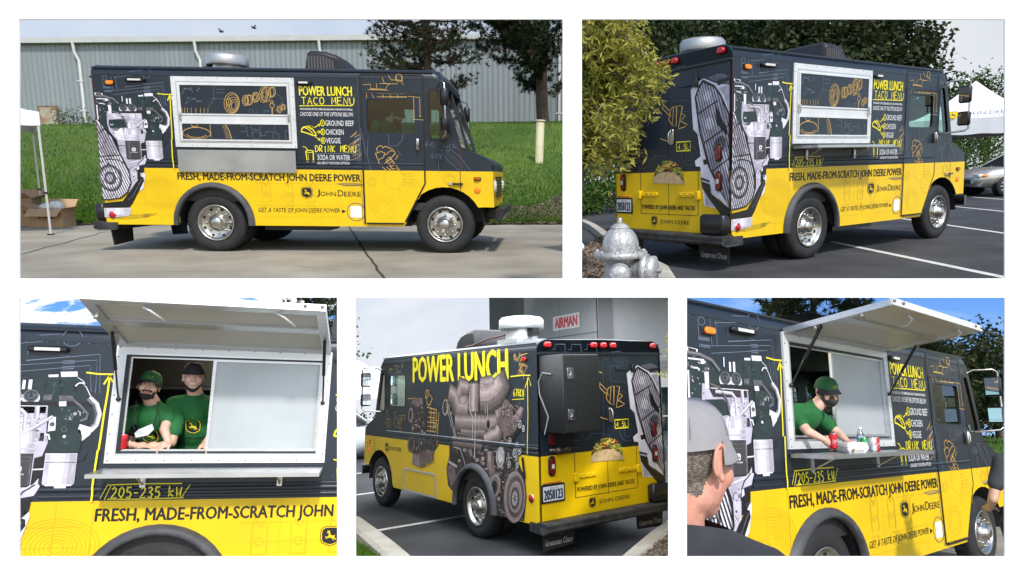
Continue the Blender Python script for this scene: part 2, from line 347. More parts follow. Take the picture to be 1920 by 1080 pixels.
# cab front: windscreen, pillars, bonnet, nose
def slope(t): return (4.62+(4.86-4.62)*t, 2.30+(1.455-2.30)*t)
mb = MB()
for y0,y1 in ((-1.02,-.93),(-.03,.03),(.93,1.02)):
    a = slope(.02); b = slope(.98); mb.add([(a[0],y0,a[1]),(a[0],y1,a[1]),(b[0]+.01,y1,b[1]),(b[0]+.01,y0,b[1]),(a[0]-.05,y0,a[1]),(a[0]-.05,y1,a[1]),(b[0]-.05,y1,b[1]),(b[0]-.05,y0,b[1])],[(0,1,2,3),(4,7,6,5),(0,3,7,4),(1,5,6,2)],navy)
mb.build('windscreen_post', TR)
for y0,y1 in ((-.93,-.03),(.03,.93)):
    mb = MB(); a = slope(.04); b = slope(.97); mb.add([(a[0]-.012,y0,a[1]),(a[0]-.012,y1,a[1]),(b[0]-.012,y1,b[1]),(b[0]-.012,y0,b[1])],[(0,1,2,3)],gl); mb.build('windscreen', TR)
mb = MB(); mb.loft([[(4.84,y,1.47),(4.86,y,1.462),(5.20,y*.995,1.315),(5.27,y*.99,1.275),(5.305,y*.985,1.22),(5.305,y*.985,ZY)] for y in (-HW,-.9,-.5,0,.5,.9,HW)], navy, cap=False, closed=False); mb.build('bonnet', TR)
mb = MB(); mb.box((5.27,-1.0,.65),(5.31,1.0,1.145),yel); mb.build('nose_panel', TR)
mb = MB()
for k in range(7): mb.box((5.305,-.62,.78+k*.045),(5.325,.62,.80+k*.045),black)
mb.build('grille', TR)
for s in (-1,1):
    mb = MB(); mb.lathe([(.0,.03),(.07,.028),(.09,.01),(.095,0)], clearlens, 16, Matrix.Translation((5.31,s*.80,.93)) @ Matrix.Rotation(PI/2,4,'Y')); mb.build('headlight', TR)
mb = MB(); mb.loft([[(5.34,y,.47),(5.43,y*.99,.47),(5.45,y*.98,.54),(5.44,y*.98,.62),(5.34,y,.62)] for y in (-1.04,-.9,0,.9,1.04)], black, cap=True); mb.build('front_bumper', TR)
mb = MB(); mb.box((5.2,-.5,.45),(5.36,.5,.6),black); mb.build('bumper_bracket', TR)
# running gear
mb = MB(); mb.box((.25,-.42,.40),(5.2,-.30,.55),black); mb.box((.25,.30,.40),(5.2,.42,.55),black); mb.box((.1,-.97,.385),(1.0,.97,.43),black); mb.box((1.95,-.97,.385),(4.1,.97,.43),black)
mb.tube([(RWX,-.8,WZ),(RWX,.8,WZ)],.07,black,10); mb.ell((RWX,0,WZ),(.17,.15,.17),black); mb.tube([(FWX,-.8,WZ),(FWX,.8,WZ)],.05,black,10); mb.box((2.1,-.9,.3),(3.0,-.45,.42),black); mb.box((3.0,.3,.28),(3.9,.6,.42),black)
mb.build('chassis', TR)
mb = MB(); mb.tube([(2.3,.62,.33),(.9,.62,.33),(.3,.72,.31),(-.08,.78,.30)],.035,mat('exhaust pipe',(.10,.09,.085),.5,.7,var=.3,scale=12),10); mb.build('exhaust_pipe', TR)
for s in (-1,1):
    for cx,r0 in ((RWX,.50),(FWX,.535)):
        mb = MB(); a_ = [PI*1.0-k*PI/14 for k in range(15)]
        mb.loft([[(cx+r0*math.cos(a), s*y, WZ+r0*math.sin(a)) for a in a_] for y in (HW-.031,.45)], inner, cap=False, closed=False)
        mb.add([(cx+r0*math.cos(a), s*.45, WZ+r0*math.sin(a)) for a in a_], [tuple(range(15))], inner); mb.build('wheel_well', TR)
    mb = MB(); rg = []
    for k in range(21):
        a = PI*1.02-k*PI*1.04/20; c,s2 = math.cos(a), math.sin(a)
        rg.append([(RWX+r*c, s*(HW+d), WZ+r*s2) for r,d in ((.478,.002),(.478,.05),(.50,.062),(.535,.045),(.555,.002))])
    mb.loft(rg, rubtrim, cap=False, closed=False); mb.build('wheel_arch_trim', TR)
# wheels
def wheel(cx, s, deep, dual=False):
    M = Matrix.Translation((cx, s*(HW-.03), WZ)) @ Matrix.Rotation(-s*PI/2,4,'X') 
    mb = MB(); pr = [(.245,-.20),(.33,-.215),(.385,-.20),(.402,-.17),(.402,-.04),(.385,-.008),(.33,.004),(.262,-.004),(.243,-.02)]
    mb.lathe(pr, rubber, 48, M)
    for k in range(40):                                            # tread blocks
        a = 2*PI*k/40; mb.box((.396,-.0,-.165),(.407,.036,-.045), rubber, M @ Matrix.Rotation(a,4,'Z'))
    t = mb.build('wheel', TR)
    mb = MB()
    pr = [(.245,-.02),(.252,.004),(.238,.010),(.228,0),(.215,-.03),(.205,-.045),(.15,-.018 if deep else -.055),(.118,-.012 if deep else -.06)]
    mb.lathe(pr, chrome, 40, M)
    hol = mat('wheel vent hole',(.01,.01,.01),.8)
    for k in range(8):
        a = 2*PI*(k+.5)/8; h0 = -.034 if deep else -.049
        mb.add([M @ Matrix.Rotation(a,4,'Z') @ Vector((.188+.017*math.cos(q), .024*math.sin(q), h0+.012*math.cos(q)*(-1 if deep else .4)+.004)) for q in [2*PI*j/10 for j in range(10)]], [tuple(range(10))], hol)
    mb.build('rim', t)
    mb = MB(); zz = -.012 if deep else -.06
    mb.lathe([(.12,zz),(.118,zz+.012),(.085,zz+.02),(.078,zz+.055),(.06,zz+.075),(.025,zz+.082),(.001,zz+.083)], chrome, 28, M); mb.build('hub_cap', t)
    for k in range(8):
        a = 2*PI*k/8; mb = MB(); mb.lathe([(.014,-.004),(.014,.028),(.010,.036),(.001,.037)], chrome, 8, M @ Matrix.Translation((.143*math.cos(a),.143*math.sin(a),zz+.002))); mb.build('lug_nut', t)
for s in (-1,1): wheel(RWX, s, False); wheel(FWX, s, True)
for s in (-1,1):
    mb = MB(); mb.lathe([(.2,-.45),(.385,-.44),(.40,-.41),(.40,-.28),(.385,-.25),(.25,-.24)], rubber, 36, Matrix.Translation((RWX, s*(HW-.03), WZ)) @ Matrix.Rotation(-s*PI/2,4,'X')); mb.build('inner_dual_tyre', TR)
# kerb-side door with dark gaps
mb = MB()
ribbon(mb, [(3.532,.40),(3.532,2.40)], .022, fR, .0105, black); ribbon(mb, [(4.372,2.40),(4.372,.97),(4.085,.435)], .020, fR, .0105, black); ribbon(mb, [(3.54,2.405),(4.37,2.405)],.016,fR,.0105,black); ribbon(mb,[(3.54,2.155),(4.37,2.155)],.016,fR,.0125,black)
door = [(3.545,.425),(4.075,.425),(4.36,.965),(4.36,2.15),(3.545,2.15)]
mb.plate([(3.545,ZY),(4.36,ZY),(4.36,2.15),(3.545,2.15)], [dwin], fR, 0, .008, navy); mb.plate([(3.545,.425),(4.075,.425),(4.36,.965),(4.36,ZY),(3.545,ZY)], [], fR, 0, .008, yel)
d_ = mb.build('door', TR)
mb = MB(); P_ = dwin; mb.add([fR(a,b,-.012) for a,b in P_],[tuple(range(len(P_)))],gl); mb.build('window_pane', d_)
mb = MB(); mb.rbox((-.022,-.05,-.075),(.022,0,.075),chrome,.015,3,Matrix.Translation((4.29,-HW-.012,1.495))); mb.tube([(4.285,-HW-.05,1.56),(4.285,-HW-.065,1.53),(4.285,-HW-.065,1.45),(4.285,-HW-.05,1.43)],.012,chrome); mb.build('handle', d_)
mb = MB(); mb.box((3.56,-HW-.03,.405),(4.07,-HW-.009,.425),black); mb.build('sill_step', d_)
for fn,s in ((fR,-1),(fL,1)):
    mb = MB(); mb.add([fn(a,b,-.014) for a,b in qwin],[tuple(range(len(qwin)))],gl); q_ = mb.build('quarter_window', TR)
    mb = MB(); ribbon(mb, qwin, .03, fn, .004, black, True); mb.build('window_seal', q_)
mb = MB(); mb.add([fL(a,b,-.012) for a,b in lwin],[tuple(range(len(lwin)))],gl); q_ = mb.build('driver_window', TR)
mb = MB(); ribbon(mb, lwin, .025, fL, .004, black, True); ribbon(mb,[(4.0,1.66),(4.0,2.15)],.02,fL,.003,black); mb.build('window_seal', q_)
# small lamps and fittings
def lamp(name, M, w_, h_, m, base=black, dep=.03):
    mb = MB(); mb.rbox((-w_/2-.008,-h_/2-.008,0),(w_/2+.008,h_/2+.008,.008),base,.012,3,M); o = mb.build(name, TR)
    mb = MB(); mb.rbox((-w_/2,-h_/2,.008),(w_/2,h_/2,dep),m,min(w_,h_)*.45,4,M); mb.build('lens', o); return o
MR = lambda x,z: Matrix.Translation((x,-HW,z)) @ Matrix.Rotation(PI/2,4,'X')
ML = lambda x,z: Matrix.Translation((x,HW,z)) @ Matrix.Rotation(-PI/2,4,'X')
MBk = lambda y,z: Matrix.Translation((0,y,z)) @ Matrix.Rotation(-PI/2,4,'Y') @ Matrix.Rotation(-PI/2,4,'Z')
lamp('side_marker', MR(.235,2.253), .10,.05, amber); lamp('side_marker', MR(5.09,1.035), .085,.035, mat('dark amber lens',(.45,.08,.01),.25)); lamp('side_marker', ML(.24,2.27), .09,.05, red); lamp('side_marker', ML(5.1,1.035), .085,.04, amber)
for M in (MR(5.09,.885), ML(5.1,.9)):
    mb = MB(); mb.lathe([(.045,0),(.045,.008),(.036,.014),(.001,.016)], amber, 16, M); mb.build('round_reflector', TR)
for M in (MR(.10,.5), ML(.157,.66)):
    mb = MB(); mb.lathe([(.050,0),(.050,.010),(.044,.012)], chrome, 20, M, cap=True); o = mb.build('round_reflector', TR)
    mb = MB(); mb.lathe([(.043,.011),(.040,.018),(.001,.022)], red, 20, M); mb.build('lens', o)
for x0,x1 in ((.44,.71),(2.68,2.90)):
    zc = 2.292 if x0 < 1 else 2.285
    mb = MB(); mb.rbox((x0,-.022,0),(x1,.022,.045),black,.02,3,MR(0,zc)); o = mb.build('light_bar', TR)
    mb = MB(); mb.box((x0+.05,-.012,.045),(x1-.05,.012,.048),clearlens,MR(0,zc)); mb.build('lens', o)
mb = MB(); mb.box((4.70,-HW-.03,.955),(4.76,-HW-.003,.985),alu); mb.box((4.75,-HW-.035,.958),(4.89,-HW-.003,.980),black); mb.build('bonnet_latch', TR)
for pts_,wd_,fn_,dd_,m_ in (([(4.855,1.45),(4.855,.86)],.010,fR,.002,mat('dark red seam',(.12,.015,.015),.4)),([(4.855,1.45),(4.855,.86)],.010,fL,.002,MATS['dark red seam']),([(3.50,.40),(3.50,2.36)],.006,fR,.0025,faint),([(1.0,.40),(1.0,1.14)],.004,fR,.0025,yel_line),([(.004,.4),(.004,2.3)],.008,fR,.0035,MATS['dark red seam'])):
    mb = MB(); ribbon(mb,pts_,wd_,fn_,dd_,m_); mb.build('panel_seam', TR)

for s in (-1,1):
    y0 = s*(HW+.005); y1 = s*(HW+.26)
    mb = MB(); mb.tube([(4.56,y0,2.26),(4.60,y0+s*.06,2.30),(4.66,y1,2.30),(4.70,y1+s*.03,2.27),(4.71,y1+s*.03,1.62),(4.67,y1,1.585),(4.60,y0,1.56)], .013, chrome, 8); o = mb.build('mirror_bracket', TR)
    for z0,z1 in ((1.98,2.22),(1.66,1.86)):
        mb = MB(); mb.rbox((-.05,-.085,z0),(.04,.085,z1),black,.035,4,Matrix.Translation((4.70,y1-s*.03,0))); h_ = mb.build('mirror_head', o)
        mb = MB(); mb.add([(4.648,y1-s*.03-.07,z0+.02),(4.648,y1-s*.03+.07,z0+.02),(4.648,y1-s*.03+.07,z1-.02),(4.648,y1-s*.03-.07,z1-.02)],[(0,1,2,3)],mat('mirror glass',(.8,.82,.84),.02,1.)); mb.build('mirror_glass', h_)
# hatch surround, hatch panels, shelf
def frame(mb, x0,z0,x1,z1, wd, fn, d0, d1, m):
    mb.plate([(x0,z0),(x1,z0),(x1,z1),(x0,z1)], [[(x0+wd,z0+wd),(x1-wd,z0+wd),(x1-wd,z1-wd),(x0+wd,z1-wd)]], fn, d0, d1, m)
mb = MB(); frame(mb,1.036,1.425,2.657,2.345,.062,fR,.0,.018,whitemet); frame(mb,1.098,1.487,2.595,2.283,.012,fR,-.03,.022,alu); hs = mb.build('hatch_surround', TR)
mb = MB()
for k in range(9):
    for zz in (1.445,2.328): rivet(lambda a,b,d: fR(a,b,d+.018), 1.06+k*.197, zz, .006)
for k in range(6):
    for xx in (1.055,2.638): rivet(lambda a,b,d: fR(a,b,d+.018), xx, 1.50+k*.15, .006)
o = mb.build('rivets', hs); o['kind'] = 'stuff'
def HH(hx, hy): return ((330+hx/5.839-186)/140, (474-140-hy/5.839)/140)
def hatch_closed():
    g = MB(); g.plate([(1.108,1.492),(2.592,1.492),(2.592,2.278),(1.108,2.278)], [], fR, -.02, .020, whitemet); root = g.build('hatch_panel', TR)
    for a,b in ((HH(100,425),HH(1252,125)),(HH(95,700),HH(1252,535))):
        p = MB(); p.plate([(a[0],a[1]),(b[0],a[1]),(b[0],b[1]),(a[0],b[1])],[],fR,.0202,.0225,navy); frame(p,a[0]-.02,a[1]-.02,b[0]+.02,b[1]+.02,.019,fR,.0202,.030,whitemet); pn = p.build('hatch_pane', root)
        p = MB(); rn = random.Random(4)
        top = b[1] > 1.95; d = .0235
        def q(pts): return [HH(*t) for t in pts]
        if top:
            nd = [(rn.uniform(110,340),rn.uniform(140,330)) for _ in range(16)]
            for i,n1 in enumerate(nd):
                flat(p, ellp(*HH(*n1),.007,.007,0,6), fR, d+.0005, sky_line)
                for n2 in sorted(nd, key=lambda t:(t[0]-n1[0])**2+(t[1]-n1[1])**2)[1:3]: ribbon(p, q([n1,n2]), .0028, fR, d, sky_line)
            for k in (0,30,60,100,150,200,240,280): ribbon(p, q([(105+k,420),(108+k,370),(112+k,365)]), .005, fR, d, ora)
            for cx,cy,rx,ry,t in ((650,310,82,112,.2),(660,315,70,98,.2),(665,325,55,80,.2),(668,330,40,60,.2),(670,335,24,42,.2),(620,300,25,40,.2),(800,280,34,55,.1),(805,280,22,40,.1),(830,275,34,55,.1),(850,272,32,52,.1),(905,245,30,52,.1),(920,243,30,52,.1),(905,245,16,30,.1),(1000,215,48,84,.15),(1005,215,34,62,.15),(1010,215,18,32,.15),(1030,212,48,80,.15),(1085,190,30,52,.15),(1100,185,30,52,.15),(1085,330,24,26,0),(1085,292,14,14,0),(1162,370,28,34,0),(1160,370,14,18,0),(1205,345,24,32,0),(1205,345,12,20,0)):
                cy = max(cy, 128+ry) if cy-ry > 60 else cy+20
                pts = [t_ for t_ in ellp(cx,cy,rx,ry,t,22)]; pts = [(x_, min(max(y_,128),422)) for x_,y_ in pts]
                ribbon(p, q(pts), .006, fR, d+.0006, ora, True)
            ribbon(p, q([(1085,350),(1080,420)]), .012, fR, d, ora)
            for pts in ([(460,130),(462,270),(390,360)],[(420,265),(600,268)],[(490,165),(590,165)],[(490,200),(580,200)],[(840,365),(838,422)],[(870,365),(870,422)],[(910,365),(910,422)],[(980,380),(1120,380)],[(990,400),(1050,395)]): ribbon(p, q(pts), .003, fR, d, sky_line)
            ring(p,*HH(1130,270),.085,.075,.0026,fR,d,sky_line)
        else:
            ribbon(p, q(ellp(245,640,150,66,0,20,PI*.95,PI*2.05)), .008, fR, d, ora); ribbon(p, q(ellp(245,640,110,42,0,16,PI*.1,PI*.95)), .006, fR, d, ora); ribbon(p, q(ellp(245,625,160,70,0,16,PI*.1,PI*.9)), .005, fR, d, ora)
            ribbon(p, q([(398,540),(400,680)]), .006, fR, d, ora); ribbon(p, q([(195,540),(205,565),(255,565),(265,540)]), .007, fR, d, ora)
            ribbon(p, q([(565,540),(600,600),(625,700)]), .008, fR, d, ora)
            for k in range(8): ribbon(p, q([(530+k*4,560+k*17),(575+k*6,540+k*20)]), .004, fR, d, ora)
            for pts in ([(720,550),(790,550),(800,660),(830,662)],[(720,612),(780,612)],[(840,545),(850,590),(940,590),(945,545)],[(850,605),(850,650)],[(940,605),(940,655),(990,655),(1000,612),(1075,612),(1080,690),(1120,695)],[(1100,545),(1100,620),(1140,640),(1140,690)],[(1210,600),(1250,600)],[(1210,600),(1215,690)]): ribbon(p, q(pts), .0035, fR, d, sky_line)
            ribbon(p, q(ellp(893,652,45,42,0,18)), .0035, fR, d, sky_line, True)
        p.build('sketch_print', pn)['kind'] = 'stuff'
    for xx in (1.135,2.57):
        p = MB()
        for zz in (1.86,1.80): p.box((xx-.014,-HW-.045,zz-.016),(xx+.014,-HW-.021,zz+.016),alu)
        p.tube([(xx,-HW-.04,1.88),(xx,-HW-.05,1.83),(xx,-HW-.04,1.78)],.006,chrome,6); p.build('latch', root)
    return root
HC = hatch_closed()
mb = MB(); mb.box((1.06,-HW-.038,1.095),(2.635,-HW-.019,1.388),steel); SHF = mb.build('folded_shelf', TR)
def shelf_open(parent):
    p = MB(); p.box((1.04,-HW-.36,1.362),(2.65,-HW-.019,1.392),steel); sh_ = p.build('counter_shelf', parent)
    for xx in (1.32,2.32):
        p = MB(); p.box((xx-.02,-HW-.018,1.24),(xx+.02,-HW-.002,1.36),alu); p.box((xx-.015,-HW-.20,1.345),(xx+.015,-HW-.018,1.361),alu); p.tube([(xx,-HW-.02,1.26),(xx,-HW-.19,1.35)],.008,alu,6); p.build('bracket', sh_)
    return sh_
# interior
mb = MB(); mb.box((.06,-.98,.70),(3.42,.98,.74),inner); mb.box((.05,.96,.74),(3.42,.985,2.40),inner); mb.box((.045,-.985,.74),(.07,.96,2.40),inner); mb.box((3.40,.55,.74),(3.43,.96,2.40),inner); mb.box((.05,-.985,2.38),(4.4,.985,2.42),inner)
mb.box((.07,-.988,.74),(1.06,-.975,2.38),inner); mb.box((2.66,-.988,.74),(3.42,-.975,2.38),inner); mb.box((1.06,-.988,.74),(2.66,-.975,1.44),inner); mb.box((3.42,-.98,.60),(4.8,.98,.70),inner)
it = mb.build('interior_lining', TR)
mb = MB()
for z in (1.15,1.5,1.95): mb.box((.5,.55,z),(3.2,.95,z+.025),innersteel)
mb.box((.5,.53,.75),(3.2,.56,1.15),innersteel); mb.box((.55,.9,1.98),(3.1,.955,2.25),innersteel); mb.build('kitchen_shelving', it)
tube_em = mat('lit tube lamp',(.9,.85,.7),.4,emit=(1,.85,.55),es=12.)
mb = MB(); mb.box((1.15,-.55,2.335),(1.75,-.49,2.375),tube_em); mb.build('tube_lamp', it)
mb = MB(); mb.box((1.95,-.2,2.34),(2.35,.2,2.376),mat('ceiling lamp diffuser',(.7,.7,.68),.5,emit=(1,.98,.92),es=.5)); mb.build('ceiling_lamp', it)
mb = MB(); mb.box((3.65,.15,.70),(4.1,.65,1.15),inner); mb.box((3.62,.15,1.1),(3.72,.65,1.65),inner); mb.build('driver_seat', TR)
mb = MB(); mb.tube([(4.62,.4,1.0),(4.35,.4,1.42)],.03,inner); M_ = Matrix.Translation((4.33,.4,1.44)) @ Matrix.Rotation(-.6,4,'Y'); pts = [M_ @ Vector((.2*math.cos(a),.2*math.sin(a),0)) for a in [2*PI*k/20 for k in range(21)]]; mb.tube(pts,.014,black,6); mb.box((4.55,-.95,1.15),(4.8,.95,1.42),inner); mb.build('dashboard', TR)
# roof gear
mb = MB(); MF = Matrix.Translation((1.11,.48,2.5)); mb.box((-.24,-.24,0),(.24,.24,.07),alu,MF); mb.lathe([(.22,.07),(.21,.22),(.22,.24)],alu,28,MF); fan = mb.build('roof_exhaust_fan', TR)
mb = MB(); mb.lathe([(.24,.22),(.295,.20),(.305,.22),(.302,.33),(.27,.365),(.16,.385),(.001,.39)],mat('weathered hood metal',(.46,.47,.47),.45,.6,var=.1,scale=6),32,MF); mb.build('fan_hood', fan)
mb = MB(); mb.box((-.34,-.05,.10),(-.2,.05,.2),black,MF); mb.build('fan_motor', fan); mb = MB(); mb.tube([MF @ Vector(p) for p in ((.2,.1,.15),(.5,.25,.10),(.8,.3,.03),(1.0,.3,.02))],.014,mat('brown cable',(.10,.05,.035),.6),6); mb.build('fan_cable', fan)
mb = MB(); sec = [(2.60,2.50),(2.585,2.60),(2.62,2.80),(2.66,2.83),(2.86,2.82),(3.02,2.77),(3.12,2.68),(3.17,2.56),(3.18,2.50)]
mb.loft([[(x,y,2.5+(z-2.5)*k) for x,z in sec] for y,k in ((-.36,.82),(-.34,.95),(-.28,1),(.28,1),(.34,.95),(.36,.82))], mat('black plastic cowl',(.02,.02,.022),.45,var=.2), cap=True, closed=True); ac = mb.build('air_conditioner', TR)
for k in range(9):
    mb = MB(); mb.box((2.63+k*.042,-.372,2.56),(2.655+k*.042,-.355,2.74-max(0,k-5)*.02),mat('cowl slot',(.09,.09,.09),.6)); mb.build('vent_slat', ac)
for yy in (-.88,-.16,0,.16,.88):
    mb = MB(); mb.rbox((-.055,-.035,0),(.055,.035,.05),red,.03,4,MBk(yy,2.43)); mb.build('clearance_lamp', TR)
# rear details
for s in (-1,1):
    for zc,h,m in ((1.02,.19,darkred),(1.335,.16,darkred)):
        yy = s*.845
        mb = MB(); mb.rbox((-.052,-h/2-.02,0),(.052,h/2+.02,.02),black,.045,4,MBk(yy,zc)); o = mb.build('tail_lamp', TR)
        mb = MB(); mb.rbox((-.036,-h/2,.02),(.036,h/2,.035),m,.03,4,MBk(yy,zc)); mb.build('lens', o)
        if zc < 1.2:
            mb = MB(); mb.box((-.018,-.025,.035),(.018,.025,.038),clearlens,MBk(yy,zc)); mb.build('reversing_lens', o)
mb = MB()
for pts,wd in (([(.5,.62),(.5,2.3)],.010),([(-.02,.60),(-.02,2.3)],.008),([(-.52,.62),(-.52,2.3)],.008),([(.5,.62),(-.5,.62)],.007)): ribbon(mb, pts, wd, fB, .0022, mat('door gap',(.03,.012,.012),.6) if wd == .010 or pts[0][0] < -.4 else blet)
mb.build('rear_door_gaps', TR)
for yy,s in ((.5,-1),(-.53,1)):
    mb = MB(); mb.rbox((-.03,-.05,0),(.03,.05,.05),yel,.008,2,MBk(yy,.86)); M_ = MBk(yy+s*.17,.865); mb.rbox((-.16,-.028,.004),(.16,.028,.022),yel,.026,4,M_)
    for k in (-.1,0,.1): mb.lathe([(.012,.022),(.012,.03),(.001,.034)],yel,8,M_ @ Matrix.Translation((k,0,0)))
    mb.build('strap_hinge', TR)
mb = MB(); mb.rbox((-.03,-.05,0),(.03,.05,.045),black,.008,2,MBk(-.5,2.14)); mb.rbox((-.15,-.025,.004),(.15,.025,.02),navy,.022,4,MBk(-.36,2.14)); mb.build('strap_hinge', TR)
mb = MB(); mb.rbox((-.03,-.09,0),(.03,.09,.02),chrome,.02,4,MBk(-.09,1.56)); mb.tube([(-.03,-.09,1.63),(-.06,-.085,1.6),(-.06,-.085,1.5),(-.03,-.09,1.47)],.012,chrome,8); mb.build('rear_door_handle', TR)
mb = MB(); mb.rbox((-.17,-.105,0),(.17,.105,.014),black,.015,3,MBk(.835,.715)); pl = mb.build('licence_plate', TR)
mb = MB(); mb.rbox((-.15,-.083,.0145),(.15,.083,.017),mat('plate white',(.62,.66,.70),.4),.01,3,MBk(.835,.715)); fP = lambda a,b,d: tuple(MBk(.835,.715) @ Vector((a,b,.017+d)))
put_text(mb,'2058123',(-.14,-.065,.135,.045),fP,.0012,mat('plate blue black',(.012,.02,.05),.4),.02); put_text(mb,'illinois',(-.05,.052,.06,.074),fP,.0012,tred,.0); mb.build('plate_face', pl)
mb = MB(); mb.box((-.02,.72,.83),(-.002,.98,.842),mat('orange strip',(.6,.2,.03),.4)); mb.build('plate_lamp_strip', TR)
mb = MB(); mb.tube([(-.0,.86,1.20),(-.06,.80,1.20),(-.08,.62,1.21)],.03,mat('tarnished brass',(.12,.10,.08),.4,.8,var=.3,scale=30),8); mb.ell((-.07,.78,1.20),(.05,.05,.045),MATS['tarnished brass']); mb.ell((-.07,.66,1.205),(.04,.05,.045),MATS['tarnished brass']); mb.build('gas_fitting', TR)
# cabinet on the rear
boxm = mat('black textured coating',(.012,.013,.014),.5,var=.2,scale=30,bump=.25,bscale=160)
mb = MB(); mb.rbox((-.46,.46,1.42),(-.002,1.0,2.30),boxm,.02,3); bx_ = mb.build('black_cabinet', TR)
mb = MB(); mb.plate([(.475,1.435),(.985,1.435),(.985,2.285),(.475,2.285)],[],lambda a,b,d:(-.46-d,a,b),0,.014,boxm); bd_ = mb.build('cabinet_door', bx_)
for zz in (2.08,1.62):
    mb = MB(); MK = Matrix.Translation((-.476,.90,zz)) @ Matrix.Rotation(-PI/2,4,'Y') @ Matrix.Rotation(-PI/2,4,'Z'); mb.rbox((-.05,-.065,0),(.05,.065,.006),chrome,.015,3,MK); mb.box((-.035,-.05,.006),(.02,.05,.008),eG,MK); mb.tube([MK @ Vector(p) for p in ((-.02,-.02,.012),(.0,.0,.02),(-.02,.03,.012))],.008,chrome,6); mb.build('paddle_latch', bd_)
mb = MB(); mb.tube([(-.25,1.005,2.08),(-.12,1.03,2.10),(-.05,1.04,2.0),(-.06,1.035,1.85),(-.2,1.02,1.6),(-.12,1.02,1.40)],.009,mat('grey hose',(.22,.23,.24),.5),6); mb.build('hose', bx_)
# bumper step
mb = MB(); stepm = mat('worn black step',(.03,.03,.031),.6,var=.5,scale=9,bump=.2)
mb.loft([[(.16,y*1.0,.30),(-.10,y,.29),(-.165,y*.985,.315),(-.175,y*.98,.345),(-.15,y*.985,.36),(-.175,y*.98,.385),(-.155,y*.985,.412),(-.10,y,.418),(.0,y,.418),(.0,y,.40),(.16,y*1.0,.40)] for y in (-1.06,-1.0,-.9,0,.9,1.0,1.06)], stepm, cap=True); bs_ = mb.build('rear_bumper_step', TR)
mb = MB(); mb.rbox((-.15,-1.035,.42),(-.005,-.66,.65),black,.05,5); mb.build('corner_guard', bs_)
for s in (-1,1):
    mb = MB(); mb.plate([(s*.98,.29),(s*.50,.29),(s*.52,.10),(s*.96,.075)],[],lambda a,b,d:(.02-d+.06*(.29-b),a,b),-.012,0,rubber); mf = mb.build('mud_flap', TR)
    mb = MB(); put_text(mb,'Grumman Olson',(s*.74+.2,.13,s*.74-.2,.20),lambda a,b,d:(.02-d+.06*(.29-b),a,b),.003,eM,.006); mb.build('flap_lettering', mf)
# left side access panel
a_,b_ = (2.57,.36),(3.62,.66)
mb = MB(); mb.plate([(2.57,.385),(3.62,.385),(3.62,.70),(2.57,.70)],[],fL,0,.008,yel); frame(mb,2.555,.375,3.635,.715,.024,fL,0,.016,alu); mb.build('access_panel', TR)
# ---------------------------------------------------------------- printed artwork: kerb side
SH = [mat('engine print tone %d' % k, tuple(c*(.06+.94*(k/7)**1.5) for c in (.80,.77,.87)), .4, var=.08, scale=20) for k in range(8)]
BS = [mat('engine print earth tone %d' % k, tuple(c*(.05+.95*(k/7)**1.4) for c in (.50,.39,.375)), .4, var=.12, scale=18) for k in range(8)]
TS = [mat('engine print teal tone %d' % k, tuple(c*(.3+1.6*(k/3)) for c in (.016,.032,.035)), .35, var=.1, scale=20) for k in range(4)]
def cyl(lv, x0, y0, x1, y1, pal, lo, hi, G, fn, n=11, peak=.38):
    for k in range(n):
        t = (k+.5)/n; b_ = max(0,1-abs(t-peak)/(1.05-peak if t > peak else peak+.25))
        if t > .93: b_ = .35
        i = max(0,min(len(pal)-1,int(round(lo+(hi-lo)*b_)))); a,c = x0+(x1-x0)*k/n, x0+(x1-x0)*(k+1)/n
        flat(mb,[G(a,y0),G(c,y0),G(c,y1),G(a,y1)],fn,LV(lv),pal[i])
def pipe(lv, pts, wd, pal, G, fn, lo=1, hi=6, side=1, scl=1.):
    # a shaded pipe: narrowing bands, lighter towards one side
    for k,(f,o_) in enumerate(((1.,0),(.84,.05),(.66,.10),(.46,.14),(.26,.16),(.10,.17))):
        P_ = [G(*p) for p in pts]; Q_ = []
        for i in range(len(P_)):
            a,b = P_[max(0,i-1)],P_[min(len(P_)-1,i+1)]; dx,dy = b[0]-a[0],b[1]-a[1]; l = math.hypot(dx,dy) or 1; Q_.append((P_[i][0]-dy/l*wd*o_*side, P_[i][1]+dx/l*wd*o_*side))
        ribbon(mb,Q_,wd*f,fn,LV(lv)+.0002*k,pal[min(len(pal)-1,int(round(lo+(hi-lo)*k/5)))])
